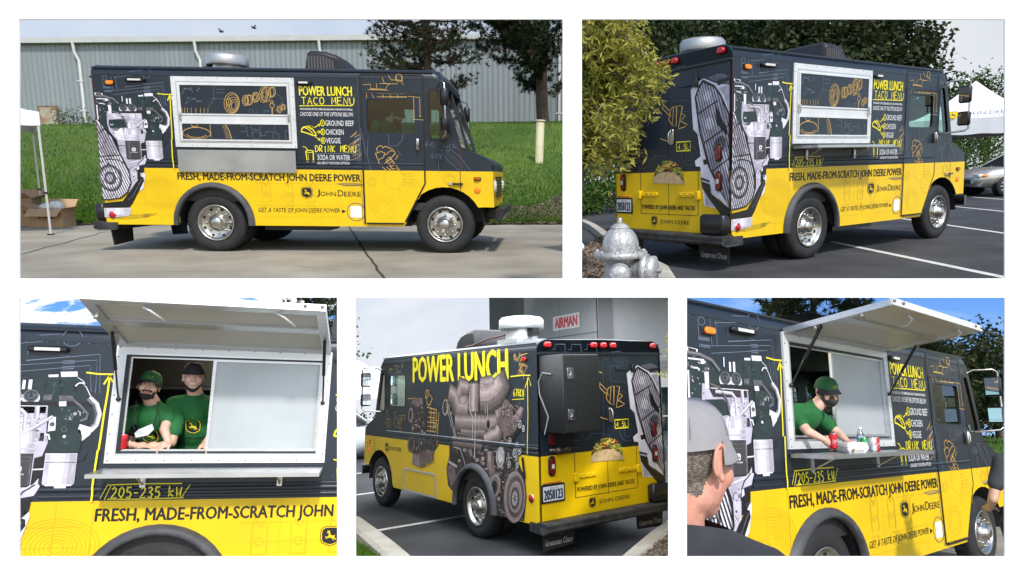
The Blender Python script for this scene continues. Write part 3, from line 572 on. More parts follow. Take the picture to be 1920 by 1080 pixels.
def clutter(lv, poly, n, pal, rn, G, fn, s0=4, s1=16, lo=0, hi=7, lines=True):
    xs = [p[0] for p in poly]; ys = [p[1] for p in poly]
    for k in range(n):
        x,y = rn.uniform(min(xs),max(xs)),rn.uniform(min(ys),max(ys)); a,b = rn.uniform(s0,s1),rn.uniform(s0,s1*1.3)
        q = [(x,y),(x+a,y),(x+a,y+b),(x,y+b)]
        if not all(inside(t,poly) for t in q): continue
        c_ = rn.randint(lo,hi); ty = rn.random()
        if ty < .45: flat(mb,[G(*t) for t in q],fn,LV(lv)+.0003*(k%3),pal[c_]); ribbon(mb,[G(*t) for t in (q[0],q[1])],.0035,fn,LV(lv)+.0009,pal[min(7,c_+2)]); ribbon(mb,[G(*t) for t in (q[3],q[2])],.0035,fn,LV(lv)+.0009,pal[max(0,c_-3)])
        elif ty < .7: flat(mb,[G(*t) for t in ellp(x+a/2,y+b/2,a/2,a/2,0,10)],fn,LV(lv)+.0003*(k%3),pal[c_]); flat(mb,[G(*t) for t in ellp(x+a/2,y+b/2,a/4,a/4,0,8)],fn,LV(lv)+.001,pal[max(0,c_-3)])
        else: ribbon(mb,[G(x,y),G(x+a,y+b*rn.uniform(-.2,1)),G(x+a*1.2,y+b)] if inside((x+a*1.2,y+b),poly) else [G(x,y),G(x+a,y+b)],.006,fn,LV(lv)+.0011,pal[min(7,c_+1)])
def inside(pt, poly):
    c = False
    for i in range(len(poly)):
        a,b = poly[i-1],poly[i]
        if (a[1] > pt[1]) != (b[1] > pt[1]) and pt[0] < (b[0]-a[0])*(pt[1]-a[1])/(b[1]-a[1])+a[0]: c = not c
    return c
mb = MB(); LV = lambda n: .0030+.0011*n
def P(lv, m, pts, G=E, fn=fR): flat(mb, [G(*p) for p in pts], fn, LV(lv), m)
def Rb(lv, m, wd, pts, G=E, fn=fR): ribbon(mb, [G(*p) for p in pts], wd/504., fn, LV(lv), m)
P(0,eD,[(32,172),(80,172),(150,200),(190,240),(290,195),(360,178),(430,180),(470,265),(470,300),(440,330),(470,380),(455,480),(300,480),(110,470),(32,350)])
P(1,eL,[(100,290),(330,300),(335,400),(345,440),(330,500),(330,600),(290,640),(262,660),(262,770),(200,860),(180,700),(150,480),(105,420),(95,370)])
P(1,eW,[(130,305),(325,305),(325,330),(150,335)]); P(2,eW,[(140,400),(190,400),(200,440),(200,482),(160,480),(140,440)])
P(2,eD,[(110,345),(200,340),(230,365),(225,395),(180,400),(160,420),(120,415),(105,380)])
for c in (213,270):
    P(2,eW,ellp(c,272,30,27,0,20)); P(3,eG,ellp(c,264,26,24,0,20)); Rb(4,eD,5,ellp(c,264,17,15,0,16)); P(4,eD,[(c-8,270),(c,248),(c+8,270)])
P(3,eK,[(130,288),(475,285),(478,300),(135,303)]); Rb(4,eW,3,[(140,304),(330,303)])
for q in ([(236,205),(246,205),(246,240),(236,240)],[(256,203),(268,203),(268,240),(256,240)],[(358,170),(415,167),(418,187),(362,190)],[(318,183),(352,180),(352,190),(320,192)],[(208,190),(213,190),(213,225),(208,225)]): P(2,eW,q)
Rb(2,eW,5,ellp(432,228,17,17,0,10,PI*1.05,PI*1.95)); Rb(2,eW,3,[(418,190),(440,205),(470,262)])
P(2,eG,[(310,260),(340,258),(338,280),(312,280)]); P(2,eG,[(362,262),(410,262),(415,282),(365,282)])
P(3,eD,[(365,300),(450,300),(475,330),(470,355),(440,370),(375,365),(358,330)]); Rb(4,eG,8,[(410,275),(440,300),(468,330),(465,350),(445,358)])
P(4,eW,[(365,285),(390,283),(392,302),(368,303)]); P(3,eW,[(340,340),(362,345),(365,395),(340,400)]); P(4,eG,ellp(352,372,9,9,0,10))
Rb(3,eL,20,[(466,268),(492,292),(506,330),(500,372),(482,396)]); Rb(4,eK,3,[(464,272),(486,296),(498,330),(492,370)]); Rb(4,eW,4,[(470,265),(500,292),(513,332),(506,376),(488,400)])
P(4,eW,[(445,370),(490,385),(485,410),(460,435),(452,410),(440,395)])
Rb(3,eW,12,[(160,315),(245,318),(262,335),(262,400)]); Rb(3,eW,16,[(296,305),(298,352)]); Rb(4,eW,11,[(256,412),(352,342)]); Rb(4,eL,3,[(258,416),(352,348)])
Rb(4,eK,9,[(134,290),(180,300),(216,345),(228,400)]); Rb(4,eG,12,[(32,190),(90,192),(150,208),(186,242)])
for q in ([(32,170),(85,174),(82,192),(34,188)],[(38,206),(112,206),(116,222),(100,224),(96,212),(40,212)],[(34,250),(42,250),(42,345),(34,345)],[(60,236),(84,236),(84,242),(60,242)],[(112,250),(132,248),(134,300),(114,310)]): P(2,eW,q)
P(3,eK,[(40,172),(78,176),(76,184),(42,182)])
Rb(3,eW,4,ellp(126,372,9,9,0,8,0,PI)); Rb(3,eW,4,ellp(126,402,9,9,0,8,0,PI))
P(3,eW,[(225,395),(238,360),(250,345),(270,350),(276,395),(300,410),(306,445),(204,445),(208,410)]); Rb(4,eL,3,[(215,445),(225,400),(232,370)]); Rb(4,eL,3,[(268,440),(262,380)])
P(4,eW,[(200,442),(308,442),(308,482),(200,482)]); P(5,eL,[(200,462),(308,462),(308,468),(200,468)])
P(5,eK,[(204,483),(303,483),(303,600),(295,608),(212,608),(204,600)]); Rb(6,eG,3,[(206,496),(301,496)]); Rb(6,eG,2,[(206,512),(301,512)]); Rb(6,eG,4,[(298,500),(298,598)])
P(6,wlet,[E_ for E_ in rrect(245,529,271,553,7)]); flat(mb,[E(246+x*24,552-y*22) for x,y in DEER],fR,LV(7),eK)
_a = E(232,564); _b = E(281,558); put_text(mb,'JOHN DEERE',(_a[0],_a[1],_b[0],_b[1]),fR,LV(6),wlet,.02)
P(4,eD,[(345,450),(365,410),(395,385),(450,392),(458,420),(455,478),(345,480)]); P(5,eW,ellp(398,418,6,6,0,10)); Rb(5,eG,3,ellp(395,390,9,9,0,12))
Rb(4,eW,6,[(318,410),(345,412),(350,430)]); P(4,eD,[(316,405),(330,405),(330,435),(316,435)])
P(5,eW,[(343,482),(450,482),(450,595),(440,605),(355,605),(343,595)]); Rb(6,eL,3,[(344,498),(449,498)]); Rb(6,eK,2,[(344,516),(449,516)]); Rb(6,eL,10,[(440,520),(440,596)]); Rb(6,eL,6,[(352,520),(352,596)])
P(5,eW,[(385,605),(425,605),(424,614),(418,628),(410,628),(408,614),(385,613)])
P(4,eK,[(308,500),(340,490),(340,560),(312,600),(306,600)]); Rb(5,eW,5,[(305,543),(342,541)]); Rb(4,eK,3,[(146,517),(204,516)]); Rb(4,eK,3,[(450,515),(470,510),(482,480)])
P(3,eL,[(205,612),(340,600),(322,640),(272,650),(264,700),(262,790),(215,830),(198,660)]); P(4,eG,ellp(238,675,17,17,0,6)); P(5,eL,ellp(238,675,13,13,0,6)); Rb(4,eW,6,[(220,630),(300,612),(336,602)])
P(4,eK,[(270,665),(316,650),(312,700),(282,735),(262,740)]); P(5,eW,[(262,655),(280,650),(282,672),(266,680)]); Rb(5,eK,5,[(322,600),(285,625),(270,650),(262,690)])
P(4,eW,[(285,700),(312,695),(318,715),(298,800),(272,825),(290,740)])
P(5,eK,[(288,722),(304,726),(308,750),(215,905),(190,935),(18,938),(18,905),(150,890),(200,830),(245,770)]); Rb(6,eG,4,[(296,735),(218,862),(190,880)])
P(4,eW,[(18,940),(197,937),(195,970),(180,990),(120,1000),(18,1003)]); P(5,eL,[(20,985),(180,985),(120,1000),(20,1003)]); P(5,eL,rrect(55,945,84,970,5)); P(6,eW,rrect(60,948,80,964,4))
P(0,shade_print,[(190,985),(380,972),(300,1002),(150,1016),(60,1012)])
rn = random.Random(77)
blk = [(140,336),(330,330),(335,400),(340,440),(200,440),(190,400),(235,398),(238,362),(205,336)]
clutter(2.3,blk,70,SH,rn,E,fR,4,15,2,7)
clutter(2.3,[(112,422),(160,425),(200,445),(200,600),(160,560),(150,480)],50,SH,rn,E,fR,4,14,2,7)
clutter(3.3,[(205,616),(330,606),(300,640),(264,660),(262,770),(212,820)],60,SH,rn,E,fR,4,13,1,7)
clutter(.5,[(34,196),(110,200),(170,236),(130,285),(105,340),(36,345)],60,SH,rn,E,fR,3,11,0,6)
clutter(.5,[(290,200),(430,185),(465,262),(440,258),(300,258)],26,TS+TS,rn,E,fR,5,20,0,7)
clutter(3.5,[(372,306),(446,306),(468,332),(440,364),(380,360)],26,TS+SH[2:6],rn,E,fR,4,13,0,7)
clutter(4.4,[(352,452),(372,412),(398,392),(446,396),(452,476)],16,TS+TS,rn,E,fR,5,16,0,7)
cyl(5.2,205,484,302,604,[eK,SH[0],SH[0],SH[1],SH[2]],0,3,E,fR,13,.2); cyl(5.2,344,484,449,600,SH,3,7,E,fR,13,.35); cyl(4.2,202,444,306,480,SH,3,7,E,fR,9,.4); cyl(4.4,226,398,302,442,SH,3,7,E,fR,7,.5)
pipe(4.2,[(160,315),(240,318),(260,334),(262,400)],.026,SH,E,fR,3,7); pipe(4.2,[(296,305),(298,352)],.034,SH,E,fR,3,7); pipe(4.3,[(256,412),(352,342)],.024,SH,E,fR,3,7); pipe(4.3,[(134,290),(180,300),(216,345),(228,400)],.020,SH,E,fR,0,2); pipe(4.3,[(32,190),(90,192),(150,208),(186,242)],.030,SH,E,fR,0,3)
pipe(3.4,[(466,268),(492,292),(506,330),(500,372),(482,396)],.045,SH,E,fR,2,7)
cyl(4.3,20,941,194,984,SH,4,7,E,fR,12,.5)
for r_,c_ in ((88,1),(76,3),(66,7),(52,6),(44,2),(34,4),(24,6),(14,2)): P(4.2+(88-r_)*.02,SH[c_],ellp(82,735,r_*.9,r_*1.05,0,26))
clutter(6.4,[(30,470),(120,490),(150,560),(170,640),(60,650),(24,640)],40,SH,rn,E,fR,5,16,1,7); clutter(6.4,[(24,820),(150,830),(130,860),(60,876),(22,876)],14,SH,rn,E,fR,5,12,2,7)
guard = [(28,345),(70,400),(130,470),(160,560),(215,690),(218,770),(190,830),(140,870),(60,882),(18,882)]
P(3,eW,guard); P(4,eL,[(28,360),(70,420),(120,480),(150,560),(100,600),(28,560)]); P(4,eG,ellp(82,735,78,92,0,24)); P(5,eW,ellp(82,735,58,70,0,24)); P(6,eG,ellp(80,735,38,44,0,20)); P(7,eL,ellp(78,735,22,26,0,16))
for k in range(9): P(7,eK,ellp(82+50*math.cos(k*.7),735+60*math.sin(k*.7),4,4,0,6))
def clipline(poly, p, q, out):
    ts = []
    for i in range(len(poly)):
        a,b = poly[i-1], poly[i]; d1 = (q[0]-p[0],q[1]-p[1]); d2 = (b[0]-a[0],b[1]-a[1]); den = d1[0]*d2[1]-d1[1]*d2[0]
        if abs(den) < 1e-9: continue
        t = ((a[0]-p[0])*d2[1]-(a[1]-p[1])*d2[0])/den; u_ = ((a[0]-p[0])*d1[1]-(a[1]-p[1])*d1[0])/den
        if 0 <= u_ <= 1: ts.append(t)
    ts.sort()
    for i in range(0,len(ts)-1,2): out.append(((p[0]+(q[0]-p[0])*ts[i],p[1]+(q[1]-p[1])*ts[i]),(p[0]+(q[0]-p[0])*ts[i+1],p[1]+(q[1]-p[1])*ts[i+1])))
seg_ = []
for k in range(-20,14): clipline(guard,(20+k*17,340),(20+k*17+215,890),seg_)
for a,b in seg_: Rb(9,eK,5.6,[a,b])
ribbon(mb,[E(*p) for p in guard[1:]],.016,fR,LV(10),eK); Rb(10,eK,5,[(20,590),(168,578)]); Rb(10,eK,4,[(24,440),(75,405)]); Rb(10,eK,5,[(60,612),(100,605),(160,615),(190,640)])
mb.build('engine_print_side', TR)
# rear part of the same print
mb = MB()
def PB(lv, m, pts): P(lv, m, pts, GB, fB)
def RB(lv, m, wd, pts): ribbon(mb, [GB(*p) for p in pts], wd, fB, LV(lv), m)
def gbc(pts): return [(min(x,629+ (y-150)*.028),y) for x,y in pts]
PB(0,eW,gbc([(475,195),(500,165),(530,150),(575,180),(600,190),(634,200),(645,330),(650,560),(650,760),(600,700),(570,640),(545,540),(515,420),(490,390),(485,330)]))
PB(1,eG,gbc([(545,152),(585,142),(610,145),(628,165),(630,195),(600,190),(585,178)])); PB(2,eK,gbc([(580,175),(625,165),(630,180),(590,195)])); PB(1,eL,gbc([(590,205),(634,200),(640,310),(612,240)]))
PB(1,eW,gbc([(510,415),(530,430),(545,520),(560,560),(570,620),(605,690),(590,755),(545,755),(530,640),(525,570),(505,570),(500,545),(525,520)])); PB(2,eL,gbc([(540,640),(570,650),(590,750),(550,752)]))
PB(2,eK,[(535,535),(555,530),(562,552),(540,560)]); PB(3,eK,gbc([(528,620),(565,630),(572,690),(650,745),(652,792),(622,792),(560,712),(535,672)])); PB(4,eL,[(532,632),(566,640),(567,648),(533,640)])
gB = gbc([(498,235),(512,190),(528,162),(575,195),(600,240),(634,330),(650,560),(652,745),(600,650),(560,560),(520,400)])
PB(3,eL,gB); PB(4,eW,ellp(548,235,16,24,0,14)); PB(4,eW,ellp(560,365,18,30,0,14)); PB(4,eK,gbc([(575,250),(590,300),(630,400),(625,420),(590,370)])); PB(5,eG,ellp(600,460,22,40,.3,14)); PB(5,eW,gbc([(600,480),(635,500),(640,600),(615,560)]))
seg_ = []
for k in range(-16,16): clipline(gB,(500+k*10,150),(500+k*10+140,760),seg_)
for a,b in seg_: RB(6,eK,.011,[a,b])
ribbon(mb,[GB(*p) for p in gB],.022,fB,LV(7),eK,True); RB(7,eK,.014,[(512,315),(590,262)]); RB(7,eK,.016,[(540,455),(635,375)]); RB(7,eK,.014,[(570,590),(640,520)])
mb.build('engine_print_rear', TR)
# taco, writing and sketches on the rear
mb = MB()
PB(1,tdark,[(290,655),(300,612),(322,575),(360,552),(400,560),(436,600),(456,668),(440,640),(370,615),(310,630)])
rn = random.Random(8)
for k in range(120):
    a = rn.uniform(.05,.95); ang = PI*(1-a); rr = rn.uniform(.55,1.0); cx = 372+78*rr*math.cos(ang); cyy = 650-95*rr*math.sin(ang)
    m = rn.choice([tgreen,tgreen,tgreen,tyell,tyell,tred if .3 < a < .75 else tgreen]); ln = rn.uniform(5,13); t = rn.uniform(0,PI)
    RB(2+k%3,m,rn.uniform(.008,.02),[(cx-ln*math.cos(t),cyy-ln*math.sin(t)*.6),(cx,cyy+rn.uniform(-3,3)),(cx+ln*math.cos(t),cyy+ln*math.sin(t)*.6)])
PB(6,tan,[(285,688),(292,655),(312,632),(345,618),(380,612),(415,620),(440,638),(455,660),(457,668),(370,676)])
mb.build('taco_print', TR)
mb = MB()
put_text(mb,'POWERED BY JOHN DEERE AND TACOS',(.475,.665,-.465,.735),fB,.004,blet,.014)
mb.build('slogan', TR); mb = MB()
logo(mb,.245,.535,.115,.125,fB,.004,blet,yel); put_text(mb,'JOHN DEERE',(.14,.49,-.375,.555),fB,.004,blet,.0)
mb.build('maker_logo', TR); mb = MB()
strokes(mb,'4.5L',(-.19,1.405,-.37,1.465),.009,fB,.004,ylet,.05); ribbon(mb,[(-.165,1.385),(-.165,1.49),(-.40,1.49),(-.39,1.385),(-.165,1.385)],.010,fB,.004,ylet)
mb.build('displacement_note', TR); mb = MB()
for pts in ([(330,240),(375,290),(380,320)],[(330,265),(370,310)],[(340,245),(335,270)],[(375,285),(390,270),(410,265),(408,370),(385,360),(370,335),(375,285)],[(395,268),(388,355)],[(420,265),(438,270),(420,380)],[(430,300),(452,320),(430,345),(462,365),(450,375),(420,385)],[(325,435),(375,452)],[(325,180),(350,190)]): ribbon(mb,[GB(*p) for p in pts],.010,fB,.004,ora)
for pts in ([(400,70),(445,68),(480,130),(480,190)],[(400,70),(420,120),(480,185)],[(355,50),(355,560)],[(390,150),(392,240)],[(395,235),(470,245)],[(270,560),(300,530),(350,528),(390,545)],[(185,570),(240,570)],[(190,610),(235,612)],[(385,150),(440,150)],[(380,290),(470,300)]): ribbon(mb,[GB(*p) for p in pts],.006,fB,.0035,faint)
for c in ((268,530,26,30),(475,520,38,48),(475,520,18,24),(372,95,12,18)): ribbon(mb,[GB(*p) for p in ellp(*c,0,18)],.006,fB,.0035,faint,True)
for k in range(9): ribbon(mb,[GB(402+k*7,72+k*11),GB(446+k*3,72+k*12)],.004,fB,.0035,faint)
for y0 in (.1,.35,.6): ribbon(mb,[(y0,2.34),(y0,2.44),(y0+.15,2.44),(y0+.15,2.38),(y0+.2,2.38)],.006,fB,.0035,faint)
o = mb.build('sketch_print', TR); o['kind'] = 'stuff'
# ---------------------------------------------------------------- kerb side lettering
mb = MB(); d = .0035
def bx(u0,v1,u1,v0): return (X1(u0),Z1(v1),X1(u1),Z1(v0))
def uv(*p): return [(X1(a),Z1(b)) for a,b in p]
put_text(mb,'POWER LUNCH',bx(566,177,665,160),fR,d,ylet,.013)
mb.build('menu_heading', TR); mb = MB()
strokes(mb,'TACO MENU',bx(570,193,668,180),.0105,fR,d,ylet,.05,3)
ribbon(mb,uv((565,196),(610,195),(665,194.5)),.010,fR,d,ylet)
mb.build('menu_subheading', TR); mb = MB()
put_text(mb,'TACOS INCLUDE: LETTUCE, CHEESE, AND SALSA ON A CORN OR FLOUR TORTILLA.',bx(566,204,665,200),fR,d,wlet,.012)
put_text(mb,'CHOOSE ONE OF THE OPTIONS BELOW:',bx(566,214.5,666,207),fR,d,wlet,.0,.25)
mb.build('menu_note', TR); mb = MB()
for k,(t,v0,v1,u1) in enumerate((('GROUND BEEF',222,232,666),('CHICKEN',238.5,248.5,646),('VEGGIE',254.5,264.5,639.5))):
    put_text(mb,t,bx(612.5,v1,u1,v0),fR,d,wlet,.0); ring(mb,X1(607),Z1((v0+v1)/2),.027,.040,.009,fR,d,ylet); strokes(mb,str(k+1),bx(605,v1-2.4,609,v0+2.4),.009,fR,d,ylet)
    ribbon(mb,uv(((592,234),(601,229.5)),((594,243.6),(601,243.6)),((592,252),(600.5,258)))[0:2] if 0 else uv(*(((592,235.5),(602,229.5)),((595,243.6),(602,243.6)),((592,252),(601,259)))[k]),.009,fR,d,ylet)
    ax_,ay_ = ((602,229.5),(602,243.6),(601,259))[k]; dx,dy = ((-4,.3,-1.5,4),(-3.5,-3,-3.5,3),(-4.2,-.6,-.4,-4.2))[k][:2],((-4,.3,-1.5,4),(-3.5,-3,-3.5,3),(-4.2,-.6,-.4,-4.2))[k][2:]
    ribbon(mb,uv((ax_+dx[0],ay_+dx[1]),(ax_,ay_),(ax_+dy[0],ay_+dy[1])),.009,fR,d,ylet)
mb.build('menu_items', TR); mb = MB()
ribbon(mb,uv((566.5,244),(568,238),(573,234.5),(580,234.5),(588,239),(593,246),(594,250),(589,250.5),(580,247),(570,244),(566.5,244)),.015,fR,d,ylet); ribbon(mb,uv((573,236),(581,239),(588,247)),.011,fR,d,ylet)
for k in range(7): ribbon(mb,uv((569+k*3.6,235.5-abs(3-k)*-.9-2),(571+k*3.6,233.5-abs(3-k)*-.9-2)),.007,fR,d,ylet)
mb.build('taco_icon', TR); mb = MB()
strokes(mb,'DRINK MENU',bx(591.5,281,668,269),.0105,fR,d,ylet,.06,5); ribbon(mb,uv((590,284),(664,282.5)),.005,fR,d,sky_line)
mb.build('drink_heading', TR); mb = MB()
ribbon(mb,uv((573,281),(575,301),(578,303.5),(584,303),(586.5,301),(587,280.5)),.013,fR,d,ylet); ring(mb,X1(580),Z1(280),.050,.014,.010,fR,d,ylet); ribbon(mb,uv((568,271),(573,272.5),(578,279)),.009,fR,d,ylet); ribbon(mb,uv((577,284),(578,299)),.006,fR,d,ylet)
mb.build('drink_icon', TR); mb = MB()
put_text(mb,'SODA OR WATER',bx(594.5,296,656,286),fR,d,wlet,.0); put_text(mb,'ASK ABOUT OUR SODA OPTIONS.',bx(594,304,656,299),fR,d+.014,wlet,.0,.25)
mb.build('drink_note', TR); mb = MB()
put_text(mb,'FRESH, MADE-FROM-SCRATCH JOHN DEERE POWER',(X1(328),Z1(340),X1(675),Z1(322.5)),fR,d,blet,.016)
for pts in (((629,340.5),(650,339.2),(676,340)),((632,342),(660,342.5),(690,341)),((640,344.2),(668,343.5),(684,344))): ribbon(mb,uv(*pts),.006,fR,d,eG)
mb.build('slogan', TR); mb = MB()
logo(mb,X1(571),Z1(358),.165,.158,fR,d,blet,yel); put_text(mb,'J',bx(589,366,596,352),fR,d,blet,.0); put_text(mb,'OHN',bx(597,364.4,626,355.5),fR,d,blet,.004); put_text(mb,'D',bx(630,364.4,641,352.5),fR,d,blet,.004); put_text(mb,'EERE',bx(642,364.4,674,355.5),fR,d,blet,.004)
mb.build('maker_logo', TR); mb = MB()
put_text(mb,'GET A TASTE OF JOHN DEERE POWER',bx(476.5,398.5,632,387.5),fR,d,blet,.004,.28); mb.build('invitation', TR); mb = MB(); flat(mb,uv((636.5,389.5),(644,393.2),(636.5,397)),fR,d,blet)
mb.build('pointer_mark', TR); mb = MB()
flat(mb,uv((653,383),(674,383),(674,405),(653,405)),fR,d,wlet); ring(mb,X1(663.5),Z1(394),.122,.122,.008,fR,d,eG)
mb.build('blank_code_panel', TR); mb = MB()
strokes(mb,'205-235 kW',(1.115,1.165,1.60,1.245),.010,fR,d+.014,ylet,.06,7)
ribbon(mb,[(1.09,1.262),(1.3,1.268),(1.60,1.268)],.009,fR,d+.014,ylet); ribbon(mb,[(1.09,1.155),(1.35,1.152),(1.62,1.158)],.007,fR,d+.014,ylet); ribbon(mb,[(1.11,1.27),(1.07,1.15)],.006,fR,d+.014,ylet); ribbon(mb,[(1.085,1.27),(1.04,1.16)],.005,fR,d+.014,ylet); ribbon(mb,[(1.66,1.26),(1.60,1.15)],.006,fR,d+.014,ylet)
mb.build('power_rating', TR); mb = MB()
ribbon(mb,[E(*p) for p in ((528,178),(527,250),(523,330),(521,420),(519,470))],.014,fR,d,ylet); ribbon(mb,[E(*p) for p in ((519,470),(516,560),(515,610),(518,640),(517,666))],.014,fR,d+.015,ylet); ribbon(mb,[E(*p) for p in ((445,170),(490,175),(540,174))],.012,fR,d,ylet); ribbon(mb,[E(*p) for p in ((510,215),(527,180),(541,205))],.013,fR,d,ylet)
mb.build('height_arrow', TR)
mb = MB()
def EL(pts, m=sky_line, wd=.0042, dd=.0032): ribbon(mb,[E(*p) for p in pts],wd,fR,dd,m)
for pts in ([(165,42),(345,22)],[(170,70),(350,45)],[(240,78),(238,130),(485,97),(500,250)],[(110,160),(478,120),(485,250)],[(150,182),(455,142),(470,245)],[(178,60),(182,150)],[(150,60),(155,150)],[(90,85),(95,130)],[(350,108),(362,102),(372,110),(380,104)],[(360,128),(400,124),(400,134),(362,138),(360,128)],[(360,150),(400,146),(400,156),(362,160),(360,150)]): EL(pts)
for k in range(6): EL(rrect(92+k*9,130,99+k*9,139,1,1)+[(99+k*9,138)]); EL(rrect(95+k*9,155,102+k*9,163,1,1))
for c in ((383,36,34,33),(108,72,16,15)): ribbon(mb,[E(*p) for p in ellp(*c,0,22)],.0042,fR,.0032,sky_line,True)
def D5(x, y): return ((556+x/3.599-186)/140, (474-130-y/3.599)/140)
def DL(pts, m=ora, wd=.0075, dd=.0125, cl=False): ribbon(mb,[D5(*p) for p in pts],wd,fR,dd,m,cl)
for pts in ([(545,515),(560,500),(580,496),(590,512),(605,500),(640,515),(665,525)],[(545,515),(552,545),(538,548),(545,575),(558,600),(556,612),(575,625)],[(552,545),(575,535),(600,545),(590,575),(560,590)],[(600,560),(640,530),(668,535),(672,548),(640,580),(600,615),(575,625)],[(606,595),(632,572),(668,620),(640,640),(606,595)],[(668,620),(700,664)],[(640,640),(660,664)],[(615,605),(640,585)],[(625,618),(650,598)],[(635,630),(660,610)],[(580,640),(610,665)],[(610,640),(636,660)],[(672,590),(690,560),(682,562)]): DL(pts)
for pts in ([(470,95),(520,90),(520,120),(620,122),(640,85),(700,85),(700,60),(660,60)],[(600,45),(610,80),(650,90)],[(640,30),(660,60),(720,60),(740,90)],[(690,30),(700,60)],[(560,85),(560,115)],[(580,85),(640,85)],[(730,30),(735,70)],[(500,125),(640,128)],[(490,145),(490,180)],[(520,145),(540,180)],[(560,150),(760,150),(760,170),(560,172)],[(600,150),(605,180)],[(650,150),(650,180)],[(700,150),(700,180)],[(806,170),(808,310)],[(770,165),(850,172)],[(800,318),(870,320)],[(848,180),(848,300),(840,292)],[(848,300),(856,292)]): DL(pts,ora,.006)
ring(mb,*D5(712,45),.045,.045,.006,fR,.0125,ora)
for pts in ([(630,420),(632,500)],[(632,500),(690,495),(720,460),(730,420)],[(985,522),(1060,522),(1110,560),(1190,660)],[(985,522),(1030,590),(1110,660)],[(965,590),(968,670)],[(690,530),(710,560)],[(490,450),(480,560),(500,660)],[(440,380),(460,470),(470,560)]): DL(pts,sky_line,.0045,.0128)
for k in range(14): DL([(995+k*9,525+k*10),(1040+k*10,525+k*9)],faint,.004,.0034)
rn = random.Random(11)
for k in range(16):
    a = rn.uniform(320,420); b = rn.uniform(420,600); DL([(a,b),(a+rn.uniform(30,70),b-rn.uniform(15,50))],rn.choice([ora,ora,sky_line,sky_line]),.005,.0032)
for k in range(10):
    a = rn.uniform(380,450); DL([(a,rn.uniform(400,500)),(a+rn.uniform(-30,30),rn.uniform(540,650))],sky_line,.0035,.0033)
strokes(mb,'R=C',(*D5(880,500),*D5(935,470)),.004,fR,.0034,sky_line,.1,2); strokes(mb,'1=C7x',(*D5(1000,510),*D5(1095,485)),.004,fR,.0034,sky_line,.1,6); strokes(mb,'6=C0W',(*D5(920,580),*D5(990,545)),.004,fR,.0034,sky_line,.1,6)
# faint drawing on the yellow
def YL(cx,cy,r,n=2):
    for k in range(n): ring(mb,*D5(cx,cy),r/504*(1-.35*k),r/504*(1-.35*k),.005,fR,.0095 if 460 < cx < 870 else .0032,yel_line)
YL(765,800,80,3); YL(580,925,75,2); YL(505,745,30); YL(660,720,70,1); YL(1040,720,40,2)
for k in range(5): DL([(715,690+k*18),(800,680+k*20)],yel_line,.006,.0095)
for k in range(3):
    for r in (.012,.03): pass
    cx = 2.2+k*.30; ribbon(mb,[(cx-.06,.94),(cx-.06,.70),(cx+.06,.70),(cx+.06,.94)],.005,fR,.0032,yel_line); ribbon(mb,[(cx-.05,.99),(cx,.91),(cx+.05,.99)],.005,fR,.0032,yel_line); ring(mb,cx,.80,.03,.03,.005,fR,.0032,yel_line); ring(mb,cx,.60,.055,.055,.005,fR,.0032,yel_line)
for k in range(9): ring(mb,.78,.80,.05+k*.03,.04+k*.022,.003,fR,.0031,yel_line)
for k in [q for q in range(16) if not .86 < .35+q*.2 < 2.06]: ribbon(mb,[(.35+k*.2,.40),(.35+k*.2,1.13)],.0022,fR,.0031,yel_line)
for zz in (.5,.65,.8,.95): ribbon(mb,[(.4,zz),(.92,zz)],.0022,fR,.0031,yel_line); ribbon(mb,[(2.05,zz),(3.5,zz)],.0022,fR,.0031,yel_line)
o = mb.build('sketch_print_side', TR); o['kind'] = 'stuff'
# ---------------------------------------------------------------- driver side artwork
mb = MB()
def PL(lv, m, pts): P(lv, m, pts, GL, fL)
def RL(lv, m, wd, pts): ribbon(mb, [GL(*p) for p in pts], wd, fL, LV(lv), m)
base = [(300,350),(330,380),(340,330),(300,320),(262,300),(262,240),(285,160),(330,180),(350,200),(345,150),(375,112),(415,130),(430,100),(470,90),(500,95),(580,75),(590,40),(625,50),(665,85),(660,140),(630,190),(680,200),(730,250),(790,190),(800,210),(780,240),(820,265),(800,330),(780,400),(740,470),(750,560),(780,620),(830,720),(845,850),(828,1000),(690,962),(622,945),(600,790),(545,680),(485,632),(420,650),(365,705),(338,775),(310,740),(295,640),(310,560),(305,480),(298,420)]
PL(0,b3,base)
rn = random.Random(21)
clutter(1,base,900,BS,rn,GL,fL,5,24,0,6)
for k in range(0):
    x,y = rn.uniform(300,760), rn.uniform(300,960); s1,s2 = rn.uniform(4,22), rn.uniform(4,26)
    q = [(x,y),(x+s1,y+rn.uniform(-3,3)),(x+s1,y+s2),(x,y+s2)]
    if all(inside(t,base) for t in q): PL(1+k%2, rn.choice([b1,b1,b2,b3,eK,b1,eM if rn.random() < .3 else b2]), q)
PL(3,b1,[(600,250),(640,185),(700,215),(730,260),(735,330),(620,330)]); PL(4,b2,[(605,250),(642,195),(655,205),(640,325),(622,325)])
for x in (650,675,700,722): RL(5,b3,.012,[(x,215+(x-650)*.5),(x,325)])
PL(3,b1,[(560,330),(740,320),(790,250),(820,265),(800,330),(740,440),(690,450),(640,400),(560,410)]); PL(4,b2,[(745,320),(790,255),(808,265),(775,330)])
pipe(5,[(498,205),(560,198),(612,160),(636,110),(618,66)],.42,BS,GL,fL,1,7,-1); pipe(5,[(500,122),(545,112),(590,100)],.22,BS,GL,fL,1,6,-1)
PL(6,BS[2],[(428,112),(482,94),(494,292),(452,304),(426,282)]); cyl(6.2,432,112,488,290,BS,1,7,GL,fL,9,.35); RL(7,BS[0],.02,[(492,120),(500,292)])
